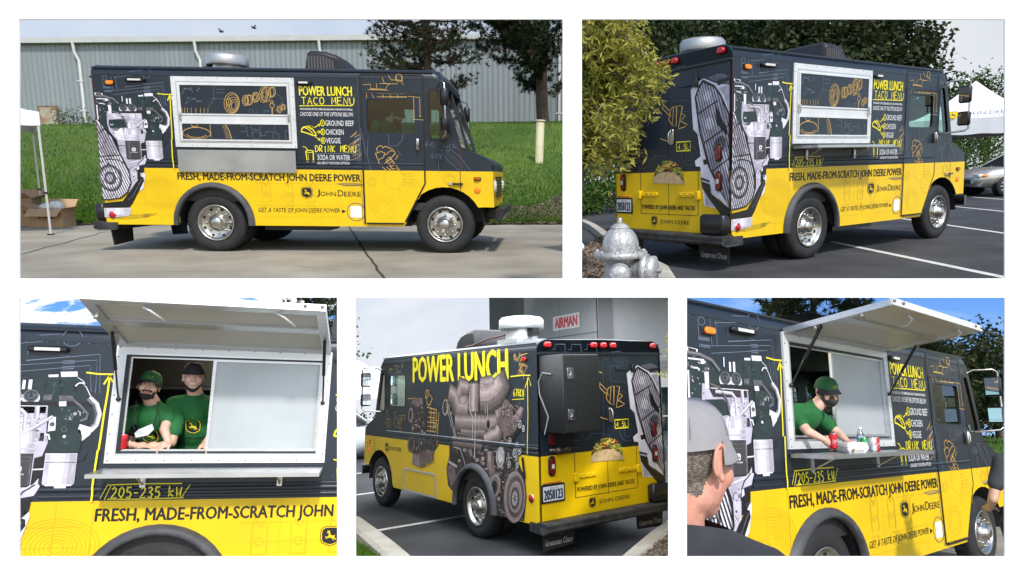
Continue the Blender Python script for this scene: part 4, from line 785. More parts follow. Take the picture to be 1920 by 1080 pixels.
pipe(4.6,[(292,178),(330,205),(352,276),(420,285)],.30,BS,GL,fL,1,6,-1); pipe(4.6,[(360,195),(370,138),(420,150)],.22,BS,GL,fL,1,6,-1)
PL(4.5,BS[5],ellp(275,268,20,52,0,20)); PL(5.5,BS[0],ellp(272,268,12,40,0,20)); PL(4.5,BS[2],ellp(395,235,48,54,0,22)); PL(5,BS[4],ellp(390,228,34,40,0,20)); PL(5.5,BS[6],ellp(384,220,16,20,0,16))
pipe(4.6,[(340,362),(460,368),(560,372),(620,365)],.26,BS,GL,fL,1,6,-1); PL(6,BS[5],ellp(565,372,18,38,0,18)); PL(7,eK,ellp(563,374,12,29,0,18))
pipe(5.2,[(540,478),(590,452),(625,440),(642,402)],.22,BS,GL,fL,1,7,-1); pipe(5.2,[(330,475),(400,482),(460,490),(520,500)],.16,BS,GL,fL,1,6,-1); pipe(5.2,[(380,420),(460,430),(540,428)],.12,BS,GL,fL,1,5,-1)
cyl(4.2,604,252,640,326,BS,2,6,GL,fL,5,.4); clutter(4.6,[(645,215),(700,222),(728,262),(732,328),(645,328)],30,BS,rn,GL,fL,6,18,1,6); clutter(4.6,[(565,335),(738,325),(785,262),(800,280),(795,328),(740,436),(692,446),(645,400),(565,405)],90,BS,rn,GL,fL,5,18,1,7)
PL(5,eM,ellp(652,582,30,64,0,24)); PL(6,b2,ellp(652,582,25,56,0,24)); PL(7,eM,ellp(655,575,20,46,0,22))
for c in ((718,482,15,30),(717,632,15,30),(775,640,14,26),(790,370,18,36),(818,400,14,30),(755,560,18,36),(790,545,18,36),(772,510,14,28),(770,590,14,26)):
    PL(6,eK,ellp(*c,0,16)); PL(7,eM,ellp(c[0],c[1],c[2]*.8,c[3]*.8,0,16)); PL(8,eK,ellp(c[0],c[1],c[2]*.55,c[3]*.55,0,14)); PL(9,eM,ellp(c[0],c[1],c[2]*.3,c[3]*.3,0,10))
RL(5,eK,.06,[(802,375),(715,490)]); RL(5,eK,.05,[(812,590),(832,730)]); RL(5,eK,.05,[(700,610),(790,660)])
PL(6,BS[2],ellp(760,838,80,166,-.03,36)); PL(6.3,BS[5],ellp(763,838,76,160,-.03,36)); PL(6.6,BS[4],ellp(765,838,70,148,-.03,36)); PL(7,BS[3],ellp(768,838,64,134,-.03,32)); 
for k in range(44):
    a = 2*PI*k/44; RL(8,b3,.012,[(768+48*math.cos(a),838+102*math.sin(a)),(768+61*math.cos(a),838+129*math.sin(a))])
PL(8,BS[5],ellp(768,842,46,98,0,30)); PL(8.5,BS[4],ellp(767,844,41,88,0,30)); PL(9,BS[1],ellp(764,848,32,70,0,26)); PL(10,BS[3],ellp(764,850,24,54,0,22))
for k in range(9): a = 2*PI*k/9; PL(11,eM,ellp(764+14*math.cos(a),850+34*math.sin(a),5,9,0,8))
PL(5,BS[2],ellp(622,755,38,78,0,22)); PL(5.5,BS[5],ellp(622,757,34,70,0,22)); PL(6,BS[3],ellp(620,762,28,58,0,20)); PL(7,eK,ellp(616,770,19,42,0,20))
PL(4,b1,[(300,640),(340,600),(360,690),(332,760)]); PL(4,eK,[(315,540),(370,560),(366,640),(318,600)]); PL(5,eM,[(308,590),(366,625),(364,640),(310,606)]); PL(4,b1,[(555,540),(600,545),(620,690),(590,720),(560,640)]); PL(5,b2,[(562,545),(585,548),(592,680),(570,640)])
for pts,wd in (([(430,112),(432,280),(458,330),(460,470)],.018),([(288,240),(320,340),(352,450)],.016),([(278,250),(345,450)],.012),([(340,512),(380,522),(412,600),(416,625)],.014),([(475,300),(478,590)],.022),([(556,240),(558,340)],.012),([(540,255),(542,300)],.012),([(500,120),(520,120),(525,150)],.012),([(500,320),(500,415),(530,420)],.010)): RL(10,eM,wd,pts)
mb.build('large_engine_print', TR)
mb = MB()
sb = [(45,240),(75,215),(130,215),(140,260),(160,300),(160,420),(240,430),(240,500),(215,540),(215,590),(140,626),(90,605),(90,545),(55,470),(70,400),(60,350)]
PL(0,b3,sb)
clutter(1,sb,330,BS,rn,GL,fL,3,13,0,7)
for k in range(0):
    x,y = rn.uniform(50,235), rn.uniform(215,545); s1,s2 = rn.uniform(3,12), rn.uniform(4,18); q = [(x,y),(x+s1,y),(x+s1,y+s2),(x,y+s2)]
    if all(inside(t,sb) for t in q): PL(1+k%2, rn.choice([b1,b2,eM,b3,eK,b1]), q)
PL(3,b1,[(90,545),(215,530),(215,590),(140,626),(90,605)]); PL(4,b2,[(90,548),(125,560),(140,622),(92,603)]); PL(3,b2,ellp(65,318,14,44,0,20)); PL(4,b3,ellp(64,318,9,32,0,18)); PL(3,b1,[(75,215),(130,215),(138,255),(85,270)]); PL(3,b1,ellp(78,490,22,50,0,18)); PL(4,b3,ellp(78,490,13,34,0,16))
PL(0,shade_print,[(85,600),(215,585),(225,600),(150,634)])
for pts in ([(150,165),(165,170),(162,210),(150,215),(150,165)],[(155,215),(160,250),(175,260),(190,215),(170,190)],[(160,270),(220,285),(222,420),(165,410)],[(170,300),(215,305)],[(170,330),(215,335)],[(185,270),(190,420)],[(205,290),(205,420)],[(165,360),(220,365)],[(170,385),(220,390)],[(235,300),(232,500)]): RL(5,ora,.014,pts)
mb.build('small_engine_print', TR)
mb = MB()
put_text(mb,'POWER LUNCH',(3.345,2.035,.60,2.415),lambda a,b,d_: (a, HW+d_ if b < ZS else HW+d_-max(0,(b-ZS)*.1)+.006, b),.006,ylet,.02)
mb.build('heading', TR); mb = MB()
logo(mb,4.33,.985,.14,.15,fL,.004,blet,yel); put_text(mb,'JOHN DEERE',(4.23,.93,3.76,1.01),fL,.004,blet,.0)
mb.build('maker_logo', TR); mb = MB()
strokes(mb,'676KW',(.50,1.83,.27,1.92),.010,fL,.004,ylet,.06); ribbon(mb,[(.53,1.79),(.27,1.80)],.008,fL,.004,ylet)
ribbon(mb,[(.56,2.07),(.3,2.08),(.13,2.075)],.014,fL,.004,ylet); ribbon(mb,[(.165,2.05),(.17,1.6),(.2,1.16)],.012,fL,.022,ylet); ribbon(mb,[(.25,1.93),(.165,2.05),(.12,1.95)],.012,fL,.004,ylet)
mb.build('power_note', TR); mb = MB()
strokes(mb,'8.707',(2.72,1.36,2.50,1.43),.008,fL,.004,ora,.05); ribbon(mb,[(2.75,1.47),(2.48,1.48)],.008,fL,.004,ora); ribbon(mb,[(3.52,1.78),(3.30,1.79)],.010,fL,.004,ora)
for k in range(7):
    ribbon(mb,[(.45-k*.035,1.95),(.36-k*.02,1.6),(.30-k*.02,1.2)],.004,fL,.0035,faint)
rn = random.Random(5)
for k in range(14): a = rn.uniform(.25,.48); b = rn.uniform(2.1,2.3); ribbon(mb,[(a,b),(a+rn.uniform(-.1,.1),b+rn.uniform(-.12,.1)),(a+rn.uniform(-.1,.1),b+rn.uniform(-.1,.1))],.007,fL,.004,ora)
for k in range(18): a = rn.uniform(3.75,4.2); b = rn.uniform(2.18,2.32); ribbon(mb,[(a,b),(a+rn.uniform(-.12,.12),b),(a+rn.uniform(-.12,.12),b+rn.uniform(-.06,.06))],.006,fL,.004,rn.choice([ora,sky_line]))
for c in ((3.95,1.40,.08),(4.25,1.38,.07),(3.8,1.28,.05)): ring(mb,c[0],c[1],c[2],c[2],.006,fL,.004,ora)
for k in range(10): a = rn.uniform(3.6,4.6); b = rn.uniform(1.3,1.6); ribbon(mb,[(a,b),(a,b+.08),(a+.1,b+.08)],.005,fL,.004,ora)
o = mb.build('sketch_print', TR); o['kind'] = 'stuff'
# ================================================================ the other trucks
def make_variant(stage, label, closed=True, cut=None, sc=None, group='views of the food truck'):
    c = copy_tree(TR); c['label'] = label
    for ch in list(c.children):
        nm = ch.name.split('.')[0]
        if nm == 'folded_shelf' or (not closed and nm == 'hatch_panel'):
            for g in all_children(ch)[::-1]: bpy.data.objects.remove(g)
            bpy.data.objects.remove(ch)
    shelf_open(c)
    if not closed: awning(c, 20 if stage == 3 else 8)
    if cut:
        # the place ends here: what lies past its edge is not built
        uc, sign = cut; k = (uc-1060)/1250; M = ST[stage] @ Matrix.Diagonal((*(sc or (1,1,1)),1))
        pc = M.inverted() @ Vector((0,0,0)); pn = (M.to_3x3().transposed() @ Vector((sign,-sign*k,0))).normalized()
        for ch in all_children(c)[::-1]:
            if ch.type != 'MESH': continue
            dd = [(v.co-pc).dot(pn) for v in ch.data.vertices]
            if max(dd) <= 0: continue
            if min(dd) >= 0:
                for g in list(ch.children): bpy.data.objects.remove(g)
                bpy.data.objects.remove(ch); continue
            bm = bmesh.new(); bm.from_mesh(ch.data)
            bmesh.ops.bisect_plane(bm, geom=bm.verts[:]+bm.edges[:]+bm.faces[:], plane_co=pc, plane_no=pn, clear_outer=True)
            me = ch.data.copy(); bm.to_mesh(me); bm.free(); ch.data = me
    put(c, stage, sc=sc); return c
def awning(parent, ang=8):
    AWA = math.radians(ang)
    # the hatch panel swung up; hinge at the top of the opening
    M = Matrix.Translation((0,-HW-.02,2.33)) @ Matrix.Rotation(-AWA,4,'X')
    def fA(a,b,d): return tuple(M @ Vector((a,-b,d)))
    p = MB(); p.plate([(1.05,0),(2.645,0),(2.645,.86),(1.05,.86)],[[(1.12,.07),(2.575,.07),(2.575,.43),(1.12,.43)],[(1.12,.52),(2.575,.52),(2.575,.79),(1.12,.79)]],fA,0,.045,alu); p.box((1.05,-.875,.0),(2.645,-.86,.055),whitemet,M); root = p.build('raised_hatch', parent)
    for b0,b1 in ((.07,.43),(.52,.79)):
        p = MB(); p.box((1.12,-b1,.018),(2.575,-b0,.034),mat('cream hatch lining',(.58,.57,.53),.4),M); p.build('hatch_lining', root)
    p = MB()
    for xx in (1.07,1.2,2.5,2.62): p.lathe([(.012,0),(.012,.012),(.001,.014)],innersteel,8,M @ Matrix.Translation((xx,-.876,.03)) @ Matrix.Rotation(PI/2,4,'X'))
    p.build('bolts', root)
    for xx in (1.42,2.3):
        p = MB(); p.tube([M @ Vector(t) for t in ((xx,-.80,-.005),(xx+.05,-.80,-.03),(xx+.10,-.74,-.05),(xx+.12,-.68,-.05))],.009,whitemet,6); p.build('latch_handle', root)
    for xx in (1.12,1.09): 
        p = MB(); p.lathe([(.02,0),(.02,-.03),(.012,-.035)],chrome,8,M @ Matrix.Translation((1.085,-.62 if xx > 1.1 else -.25,0)),cap=True); p.build('catch', root)
    for xx in (1.09,2.61):
        a = M @ Vector((xx,-.30,-.005)); b = Vector((xx,-HW-.03,1.92)); mid = a.lerp(b,.55)
        p = MB(); p.tube([a,mid],.013,black,8); p.tube([mid,b],.007,chrome if 0 else black,6); p.ell(b,(.018,.018,.018),black); p.build('gas_strut', root)
    # sliding inner window: pale panel over the front half, thin frame round the rest
    p = MB(); p.plate([(1.75,1.525),(2.575,1.525),(2.575,2.25),(1.75,2.25)],[],lambda a,b,d:(a,-HW+.03-d,b),0,.008,mat('pale plastic sheet',(.42,.46,.48),.35,var=.06,scale=3)); p.build('sliding_panel', parent)
    p = MB(); frame(p,1.735,1.515,2.585,2.258,.022,lambda a,b,d:(a,-HW+.03-d,b),-.004,.02,alu); frame(p,1.13,1.515,1.76,2.258,.014,lambda a,b,d:(a,-HW+.03-d,b),-.004,.012,alu); p.build('window_track', parent)
    p = MB(); p.tube([(1.15,-HW+.0,2.30),(2.55,-HW+.0,2.30)],.014,whitemet,8); p.build('awning_tube', parent)
put(TR, 1)
T2 = make_variant(2, 'food truck seen from rear corner, grille print wrapping round, on asphalt beside hydrant')
T4 = make_variant(4, 'food truck seen from rear with POWER LUNCH lettering, brown engine print and licence plate')
T3 = make_variant(3, 'food truck close up with hatch raised and two green shirted workers at the counter', False, cut=(648,1))
T5 = make_variant(5, 'sunlit food truck with raised hatch casting shade, drinks standing on its counter shelf', False, cut=(1271,-1), sc=(1.22,1,1))
# ================================================================ white wall with five openings
WD = 1.22
def wx(u): return (u-1060)/1250*WD
def wz(v): return (540-v)/1250*WD
wm = mat('white painted board',(.93,.93,.93),.6)
mb = MB(); OP = [(36,36,1055,522),(1091,36,1884,522),(36,558,632,1044),(667,558,1253,1044),(1288,558,1884,1044)]
holes = [[(wx(a),wz(d_)),(wx(c),wz(d_)),(wx(c),wz(b)),(wx(a),wz(b))] for a,b,c,d_ in OP]
mb.plate([(wx(-160),wz(1240)),(wx(2080),wz(1240)),(wx(2080),wz(-160)),(wx(-160),wz(-160))],holes,lambda a,b,d:(a,WD-d,b),-.003,0,wm)
tag(mb.build('wall'),'white wall with five rectangular openings','wall',kind='structure')
# ================================================================ surroundings: shared builders
def scr(stage, p):
    q = ST[stage] @ Vector(p); return (1060+1250*q.x/q.y, 540-1250*q.z/q.y)
def sky_sheet(label, u0,v0,u1,v1, R, col_lo, col_hi, strength, cloud=None, cl=(.5,.7), csc=3., hz=None):
    m = bpy.data.materials.new('sky '+label[:12]); m.use_nodes = True; n = m.node_tree; L = n.links
    for q in list(n.nodes): n.nodes.remove(q)
    o = n.nodes.new('ShaderNodeOutputMaterial'); e = n.nodes.new('ShaderNodeEmission'); e.inputs[1].default_value = strength*.92
    tc = n.nodes.new('ShaderNodeTexCoord'); sp = n.nodes.new('ShaderNodeSeparateXYZ'); L.new(tc.outputs['Generated'], sp.inputs[0])
    r = n.nodes.new('ShaderNodeValToRGB'); r.color_ramp.elements[0].color = (*col_lo,1); r.color_ramp.elements[1].color = (*col_hi,1)
    if hz: r.color_ramp.elements[0].position, r.color_ramp.elements[1].position = hz
    L.new(sp.outputs[2], r.inputs[0]); c = r.outputs[0]
    if cloud:
        mp = n.nodes.new('ShaderNodeMapping'); mp.inputs['Scale'].default_value = (csc, csc, csc*.55); L.new(tc.outputs['Generated'], mp.inputs[0])
        t = n.nodes.new('ShaderNodeTexNoise'); t.inputs['Scale'].default_value = 2.2; t.inputs['Detail'].default_value = 9; t.inputs['Roughness'].default_value = .58; t.inputs['Distortion'].default_value = .3
        L.new(mp.outputs[0], t.inputs['Vector'])
        k = n.nodes.new('ShaderNodeValToRGB'); k.color_ramp.elements[0].position, k.color_ramp.elements[1].position = cl
        L.new(t.outputs['Fac'], k.inputs[0]); x = n.nodes.new('ShaderNodeMixRGB'); L.new(k.outputs[0], x.inputs[0]); L.new(c, x.inputs[1]); x.inputs[2].default_value = (*cloud,1); c = x.outputs[0]
    L.new(c, e.inputs[0]); L.new(e.outputs[0], o.inputs[0])
    mb = MB(); N = 12; V = []
    for j in range(N+1):
        for i in range(N+1):
            u = u0+(u1-u0)*i/N; v = v0+(v1-v0)*j/N; a = (u-1060)/1250; b = (540-v)/1250
            d_ = R*(1-.06*((i/N-.5)**2+(j/N-.5)**2)); V.append((a*d_, d_, b*d_))
    mb.add(V, [(j*(N+1)+i, j*(N+1)+i+1, (j+1)*(N+1)+i+1, (j+1)*(N+1)+i) for j in range(N) for i in range(N)], m, True)
    return tag(mb.build('sky'), label, 'sky', kind='structure')
def grid_surface(name, fx, nu, nv, m, stage, label, cat, kind='structure'):
    mb = MB(); V = [fx(i/nu, j/nv) for j in range(nv+1) for i in range(nu+1)]
    mb.add(V, [(j*(nu+1)+i, j*(nu+1)+i+1, (j+1)*(nu+1)+i+1, (j+1)*(nu+1)+i) for j in range(nv) for i in range(nu)], m, True)
    return put(tag(mb.build(name), label, cat, kind=kind), stage)
def sheet(name, poly, z, m, stage, label, cat, kind='structure', thick=None):
    mb = MB()
    if thick: mb.prism(poly, lambda a,b,d: (a,b,d), z-thick, z, m)
    else: flat(mb, poly, lambda a,b,d: (a,b,z), 0, m)
    return put(tag(mb.build(name), label, cat, kind=kind), stage)
grassm = leafmat('grass blades', (.034,.105,.004), (.12,.22,.018), scale=.45)
soil = mat('lawn ground', (.045,.092,.008), .9, rgb2=(.08,.145,.014), scale=1.2, bump=.3, bscale=25)
def grass_blades(label, sample, n, stage, hgt=(.04,.09), wid=.012, seed=1, keep=None, m=None):
    rn = random.Random(seed); mb = MB(); V = []; F_ = []
    for k in range(n):
        p = sample(rn)
        if p is None or (keep and not keep(p)): continue
        a = rn.uniform(0,PI); h = rn.uniform(*hgt); dx,dy = math.cos(a)*wid, math.sin(a)*wid; lx,ly = rn.uniform(-.5,.5)*h, rn.uniform(-.5,.5)*h; o = len(V)
        V += [(p[0]-dx,p[1]-dy,p[2]-.01),(p[0]+dx,p[1]+dy,p[2]-.01),(p[0]+lx,p[1]+ly,p[2]+h)]; F_.append((o,o+1,o+2))
    mb.add(V, F_, m or grassm); return put(tag(mb.build('grass'), label, 'grass', kind='stuff'), stage)
bark = mat('pine bark', (.055,.038,.028), .9, rgb2=(.11,.08,.06), scale=14, bump=.8, bscale=22, stretch=(1,1,.35))
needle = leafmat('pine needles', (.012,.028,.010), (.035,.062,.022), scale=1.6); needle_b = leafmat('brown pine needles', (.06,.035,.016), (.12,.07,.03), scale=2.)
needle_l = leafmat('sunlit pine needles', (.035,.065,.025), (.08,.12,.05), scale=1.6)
def pine(label, stage, base, h, z0, spread, nb, seed, lean=0., r0=.2, keep=None, needles=None, brown=.12, dens=1., group='pine trees', ls=.16, side=None, trunk_to=None, per=1.):
    rn = random.Random(seed); root = thing('pine_tree', label, 'tree', group); needles = needles or needle
    tk = MB(); top = trunk_to or h; pts = [(lean*z/h+.06*math.sin(z*1.1+seed), .05*math.cos(z*1.3), z) for z in [top*k/10 for k in range(11)]]
    tk.tube(pts, [max(.02,r0*(1-.8*k/10*top/h)) for k in range(11)], bark, 10); tk.build('trunk', root)
    lb = MB(); cr = MB(); cl = []
    for b in range(nb):
        t = (b+rn.random())/nb; z = z0+(h-z0)*t; ln = spread*(1-t*.75)*rn.uniform(.6,1.08)*(min(1,.45+t*2.2)); a = rn.uniform(0,2*PI)
        ux,uy = math.cos(a), math.sin(a); P_ = []; dr = rn.uniform(-.12,.12); x0 = lean*z/h
        for k in range(6):
            s_ = k/5; P_.append(Vector((x0+ux*ln*s_+rn.uniform(-.05,.05), uy*ln*s_+rn.uniform(-.05,.05), z+ln*(dr*s_+.22*s_*s_)-.25*math.sin(s_*PI)*ln*.4)))
        if keep:
            qq = [ST[stage] @ (Vector(base)+p_) for p_ in P_]
            if not all(keep(1060+1250*q_.x/q_.y, 540-1250*q_.z/q_.y) for q_ in qq): continue
        lb.tube(P_, [.045*(1-.8*s_/5) for s_ in range(6)], bark, 5)
        for k in range(int(ln*16*dens)+4):
            s_ = rn.uniform(.28,1.02); i_ = min(4,int(s_*5)); c = P_[i_].lerp(P_[i_+1], min(1,s_*5-i_)); w_ = .16*ln*(1.15-s_)+.1
            c = c + Vector((rn.gauss(0,w_),rn.gauss(0,w_),rn.gauss(.04,.10))); cl.append((c, rn.random() < brown))
            if rn.random() < .35: lb.tube([P_[i_], c], [.014,.006], bark, 4, cap=False)
    if per < 1: cl = [c for c in cl if rn.random() < per]
    V = {0:[],1:[]}
    M = ST[stage] @ Matrix.Translation(base)
    for c,br in cl:
        if keep:
            q = M @ c
            if not keep(1060+1250*q.x/q.y, 540-1250*q.z/q.y): continue
        L_ = V[1 if br else 0]; ax = Vector((rn.gauss(0,1),rn.gauss(0,1),rn.gauss(.5,.7))).normalized()
        for k in range(18):
            dv = (Vector((rn.gauss(0,1),rn.gauss(0,1),rn.gauss(0,1))).normalized()+ax*.75).normalized()*ls*rn.uniform(.7,1.2)
            sd = dv.cross(Vector((rn.gauss(0,1),rn.gauss(0,1),rn.gauss(0,1)))).normalized()*ls*.085; L_ += [c-sd, c+sd, c+dv]
    for i,mm in ((0,needles),(1,needle_b)):
        if V[i]: cr.add(V[i], [(3*k,3*k+1,3*k+2) for k in range(len(V[i])//3)], mm)
    if lb.v: lb.build('limbs', root)
    cr.build('crown', root); put(root, stage, base); return root
def leaf_cloud(mb, rn, pts, per, size, spread, m, aspect=.5, droop=0., keep=None, stage=None, M=None):
    V = []; Fq = []
    for c in pts:
        for k in range(per):
            p = Vector(c)+Vector((rn.gauss(0,spread),rn.gauss(0,spread),rn.gauss(0,spread*.8)))
            if keep:
                q = M @ p
                if not keep(1060+1250*q.x/q.y, 540-1250*q.z/q.y): continue
            d_ = Vector((rn.gauss(0,1),rn.gauss(0,1),rn.gauss(0,.8)-droop)).normalized()*size*rn.uniform(.7,1.3)
            s_ = d_.cross(Vector((rn.gauss(0,1),rn.gauss(0,1),rn.gauss(0,1)))).normalized()*size*aspect*.5; o = len(V)
            V += [p, p+d_*.5+s_, p+d_, p+d_*.5-s_]; Fq.append((o,o+1,o+2,o+3))
    mb.add(V, Fq, m)
def broad_tree(label, stage, base, h, z0, rx, nc, per, size, m, seed, keep=None, group=None, name='broadleaf_tree', r0=.18, asp=.55, mats=None, limbs=True):
    rn = random.Random(seed); root = thing(name, label, 'tree', group); M = ST[stage] @ Matrix.Translation(base)
    tk = MB(); tk.tube([(.04*math.sin(k+seed),.04*math.cos(k*1.3),z0*1.25*k/6) for k in range(7)], [r0*(1-.4*k/6) for k in range(7)], bark, 9); tk.build('trunk', root)
    pts = []
    while len(pts) < nc:
        x,y,z = rn.uniform(-1,1),rn.uniform(-1,1),rn.uniform(-1,1)
        r_ = x*x+y*y+z*z
        if .18 < r_ < 1 and noise.noise(Vector((x*1.7+seed,y*1.7,z*1.7))) > -.18: pts.append((x*rx, y*rx, z0+(h-z0)*(.5+.5*z)))
    if limbs:
        lb = MB()
        for p in pts[:max(10,nc//14)]:
            q = Vector(p)*.8; q.z = p[2]*.92; lb.tube([(0,0,z0*.9+.1*rn.random()),(q.x*.45,q.y*.45,z0+(q.z-z0)*.35),q],[r0*.45,r0*.25,.015],bark,5)
        lb.build('limbs', root)
    cr = MB(); mats = mats or [m]
    for i,mm in enumerate(mats): leaf_cloud(cr, rn, pts[i::len(mats)], per, size, rx*.11+.08, mm, asp, .2, keep, stage, M)
    cr.build('crown', root); put(root, stage, base); return root
def bush(label, stage, base, rx, ry, h, nc, per, size, m, seed, keep=None, group=None, name='bush', rz=0., asp=.5):
    rn = random.Random(seed); root = thing(name, label, 'bush', group); M = ST[stage] @ Matrix.Translation(base) @ Matrix.Rotation(rz,4,'Z'); pts = []
    for k in range(nc):
        a = rn.uniform(0,2*PI); r_ = math.sqrt(rn.random()); hh = h*(.75+.45*noise.noise(Vector((math.cos(a)*r_*2+seed,math.sin(a)*r_*2,seed)))); pts.append((rx*r_*math.cos(a), ry*r_*math.sin(a), rn.uniform(.05,1)*hh*(1-.35*r_*r_)))
    st_ = MB()
    for p in pts[:14]: st_.tube([(p[0]*.3,p[1]*.3,0),(p[0]*.7,p[1]*.7,p[2]*.6),p],[.02,.012,.005],bark,4)
    st_.build('stems', root); cr = MB(); leaf_cloud(cr, rn, pts, per, size, size*1.3, m, asp, 0, keep, stage, M); cr.build('foliage', root)
    put(root, stage, base, rz); return root
clothw = mat('white canopy cloth', (.80,.81,.84), .7, var=.03, scale=3); polem = mat('grey pole', (.62,.62,.63), .4, .5)
def tent(label, stage, x0,y0,x1,y1, zb, ze, zp, text=False, group='white canopy tents', trim=None, legs=True, thick=.016, loc=(0,0,0), rz=0.):
    root = thing('canopy_tent', label, 'tent', group); cx,cy_ = (x0+x1)/2,(y0+y1)/2; mb = MB(); K = 10; C4 = [(x0,y0),(x1,y0),(x1,y1),(x0,y1)]
    for i in range(4):
        a,b = C4[i],C4[(i+1)%4]; rows = []
        for j in range(K+1):
            t = j/K; s_ = t**1.35; row = []
            for k in range(K+1):
                q = k/K; px = a[0]+(b[0]-a[0])*q; py = a[1]+(b[1]-a[1])*q; e = 1-t
                z = ze+(zp-ze)*s_-.05*math.sin(q*PI)*e*(1-e)*2
                row.append((cx+(px-cx)*e, cy_+(py-cy_)*e, z))
            rows.append(row)
        mb.add([p for r in rows for p in r], [(j*(K+1)+k,j*(K+1)+k+1,(j+1)*(K+1)+k+1,(j+1)*(K+1)+k) for j in range(K) for k in range(K)], clothw, True)
    mb.build('canopy', root)
    for i in range(4):
        a,b = C4[i],C4[(i+1)%4]; mb = MB(); n = 24; V = []
        for k in range(n+1):
            q = k/n; nx,ny = (b[1]-a[1]),-(b[0]-a[0]); l = math.hypot(nx,ny); w_ = .012*math.sin(q*37+i)
            for z in (ze,zb): V.append((a[0]+(b[0]-a[0])*q+nx/l*(w_*(z==zb)+.004), a[1]+(b[1]-a[1])*q+ny/l*(w_*(z==zb)+.004), z+(.015*math.sin(q*25) if z==zb else 0)))
        mb.add(V, [(2*k,2*k+1,2*k+3,2*k+2) for k in range(n)], clothw, True); mb.build('valance', root)
    if legs:
        for px,py in C4:
            sx = .03 if px < cx else -.03; sy = .03 if py < cy_ else -.03
            mb = MB(); mb.box((px+sx-thick,py+sy-thick,.02),(px+sx+thick,py+sy+thick,ze),polem); mb.box((px+sx-.05,py+sy-.04,.001),(px+sx+.05,py+sy+.04,.02),black); l_ = mb.build('leg', root)
            mb = MB(); mb.box((px+sx-.028,py+sy-.026,.70),(px+sx+.028,py+sy+.026,.735),black); mb.build('height_clip', l_)
    put(root, stage, loc, rz); return root
# ---------------------------------------------------------------- skies
sky_sheet('pale overcast blue sky above the grey warehouse', -200,-160,1073,330, 75, (.46,.52,.62), (.40,.49,.64), .95, (.60,.64,.70), (.35,.8), 1.2)
sky_sheet('flat grey sky beside the dark pine trees', 1073,-160,2100,420, 75, (.60,.63,.68), (.50,.53,.58), .95, (.62,.64,.67), (.3,.8), 1.6)
sky_sheet('blue sky with white cumulus clouds above the raised hatch', -160,546,650,900, 60, (.30,.50,.82), (.12,.33,.80), .95, (.95,.96,.98), (.44,.53), 4.2)
sky_sheet('white overcast sky beside the grey office building', 650,546,1270,900, 60, (.62,.66,.73), (.54,.59,.68), .92, (.70,.72,.76), (.3,.8), 1.5)
def overhead_glow(label, u0,u1,v, y0,y1, col, strength):
    # added glowing sheet, unseen, stands in for overhead sky to brighten the truck
    m = bpy.data.materials.new('added glow sheet'); m.use_nodes = True; n = m.node_tree
    b_ = n.nodes['Principled BSDF']; b_.inputs['Base Color'].default_value = (*col,1); b_.inputs['Emission Color'].default_value = (*col,1); b_.inputs['Emission Strength'].default_value = strength
    mb = MB(); f_ = lambda u,y: ((u-1060)/1250*y, y, (540-v)/1250*y); mb.add([f_(860,2.4),f_(u1,2.4),f_(u1,y0),f_(u0,y0),f_(u1,y1),f_(u0,y1)],[(0,1,2,3),(3,2,4,5)],m); mb.add([Vector(p)+Vector((0,0,.004*p[1])) for p in (f_(860,2.4),f_(u1,2.4),f_(u1,y0),f_(u0,y0),f_(u1,y1),f_(u0,y1))],[(0,1,2,3),(3,2,4,5)],mat('glow sheet backing',(.3,.3,.32),.9))  # second sheet is an added backing that blocks the upward glow
    return tag(mb.build('sky'), label, 'sky', kind='structure')
overhead_glow('added unseen glowing sheet overhead, lighting the truck by the office building', 650,1270,547, 6.6,23.6, (.70,.73,.78), 4.6)
sky_sheet('clear blue sky over the sunlit truck', 1270,546,2100,900, 60, (.30,.50,.82), (.12,.30,.74), .92, (.45,.60,.82), (.52,.85), 1.5, hz=(.3,1))
# ================================================================ place 1: truck by the warehouse
conc = mat('pale concrete', (.22,.198,.152), .85, rgb2=(.34,.31,.245), scale=1.1, bump=.25, bscale=70, det=9, mixpos=(.3,.72), fine=.16, fsc=90, blotch=.18, blsc=.45)
o = sheet('concrete_lot', [(-6,-4.15),(6.30,-3.68),(6.62,6.2),(-11,6.2)], 0, conc, 1, 'pale stained concrete lot under the side-on truck', 'pavement')
def strip(parent, stage, pts, wd, z, m, name):
    mb = MB(); ribbon(mb, pts, wd, lambda a,b,d: (a,b,z), 0, m); q = mb.build(name, parent); return q
jm = mat('dark joint', (.035,.032,.028), .9)
def wob(a, b, n, s, seed):
    rn = random.Random(seed); return [(a[0]+(b[0]-a[0])*k/n+rn.uniform(-s,s), a[1]+(b[1]-a[1])*k/n+rn.uniform(-s,s)) for k in range(n+1)]
strip(o,1,wob((1.75,4.2),(4.45,-3.73),24,.012,1),.03,.004,jm,'slab_joint'); strip(o,1,wob((-2.0,2.0),(-.6,-2.2),16,.02,2),.022,.004,jm,'slab_joint'); strip(o,1,wob((2.4,1.9),(6.5,1.1),16,.012,3),.012,.004,jm,'slab_joint')
rn = random.Random(3)
for k in range(7):
    a = (rn.uniform(0,6),rn.uniform(-3.2,3)); strip(o,1,wob(a,(a[0]+rn.uniform(-.8,.8),a[1]+rn.uniform(-.3,.5)),9,.05,k),.006,.0045,jm,'crack')
def kx(x): return .063+(.080-.063)*min(1,max(0,(x+20)/27))
def yedge(x): return 4.1+.13*x+.25*math.sin(x*1.3)*.3
def bank(x, y):
    t = (y-yedge(x))/14.; s_ = min(1,max(0,t)); s_ = s_*(1.6-.6*s_) if s_ < 1 else 1
    return max(0,(1.0+kx(x)*(y+10.4)))*s_+.05*noise.noise(Vector((x*.4,y*.4,0)))*min(1,t*3)
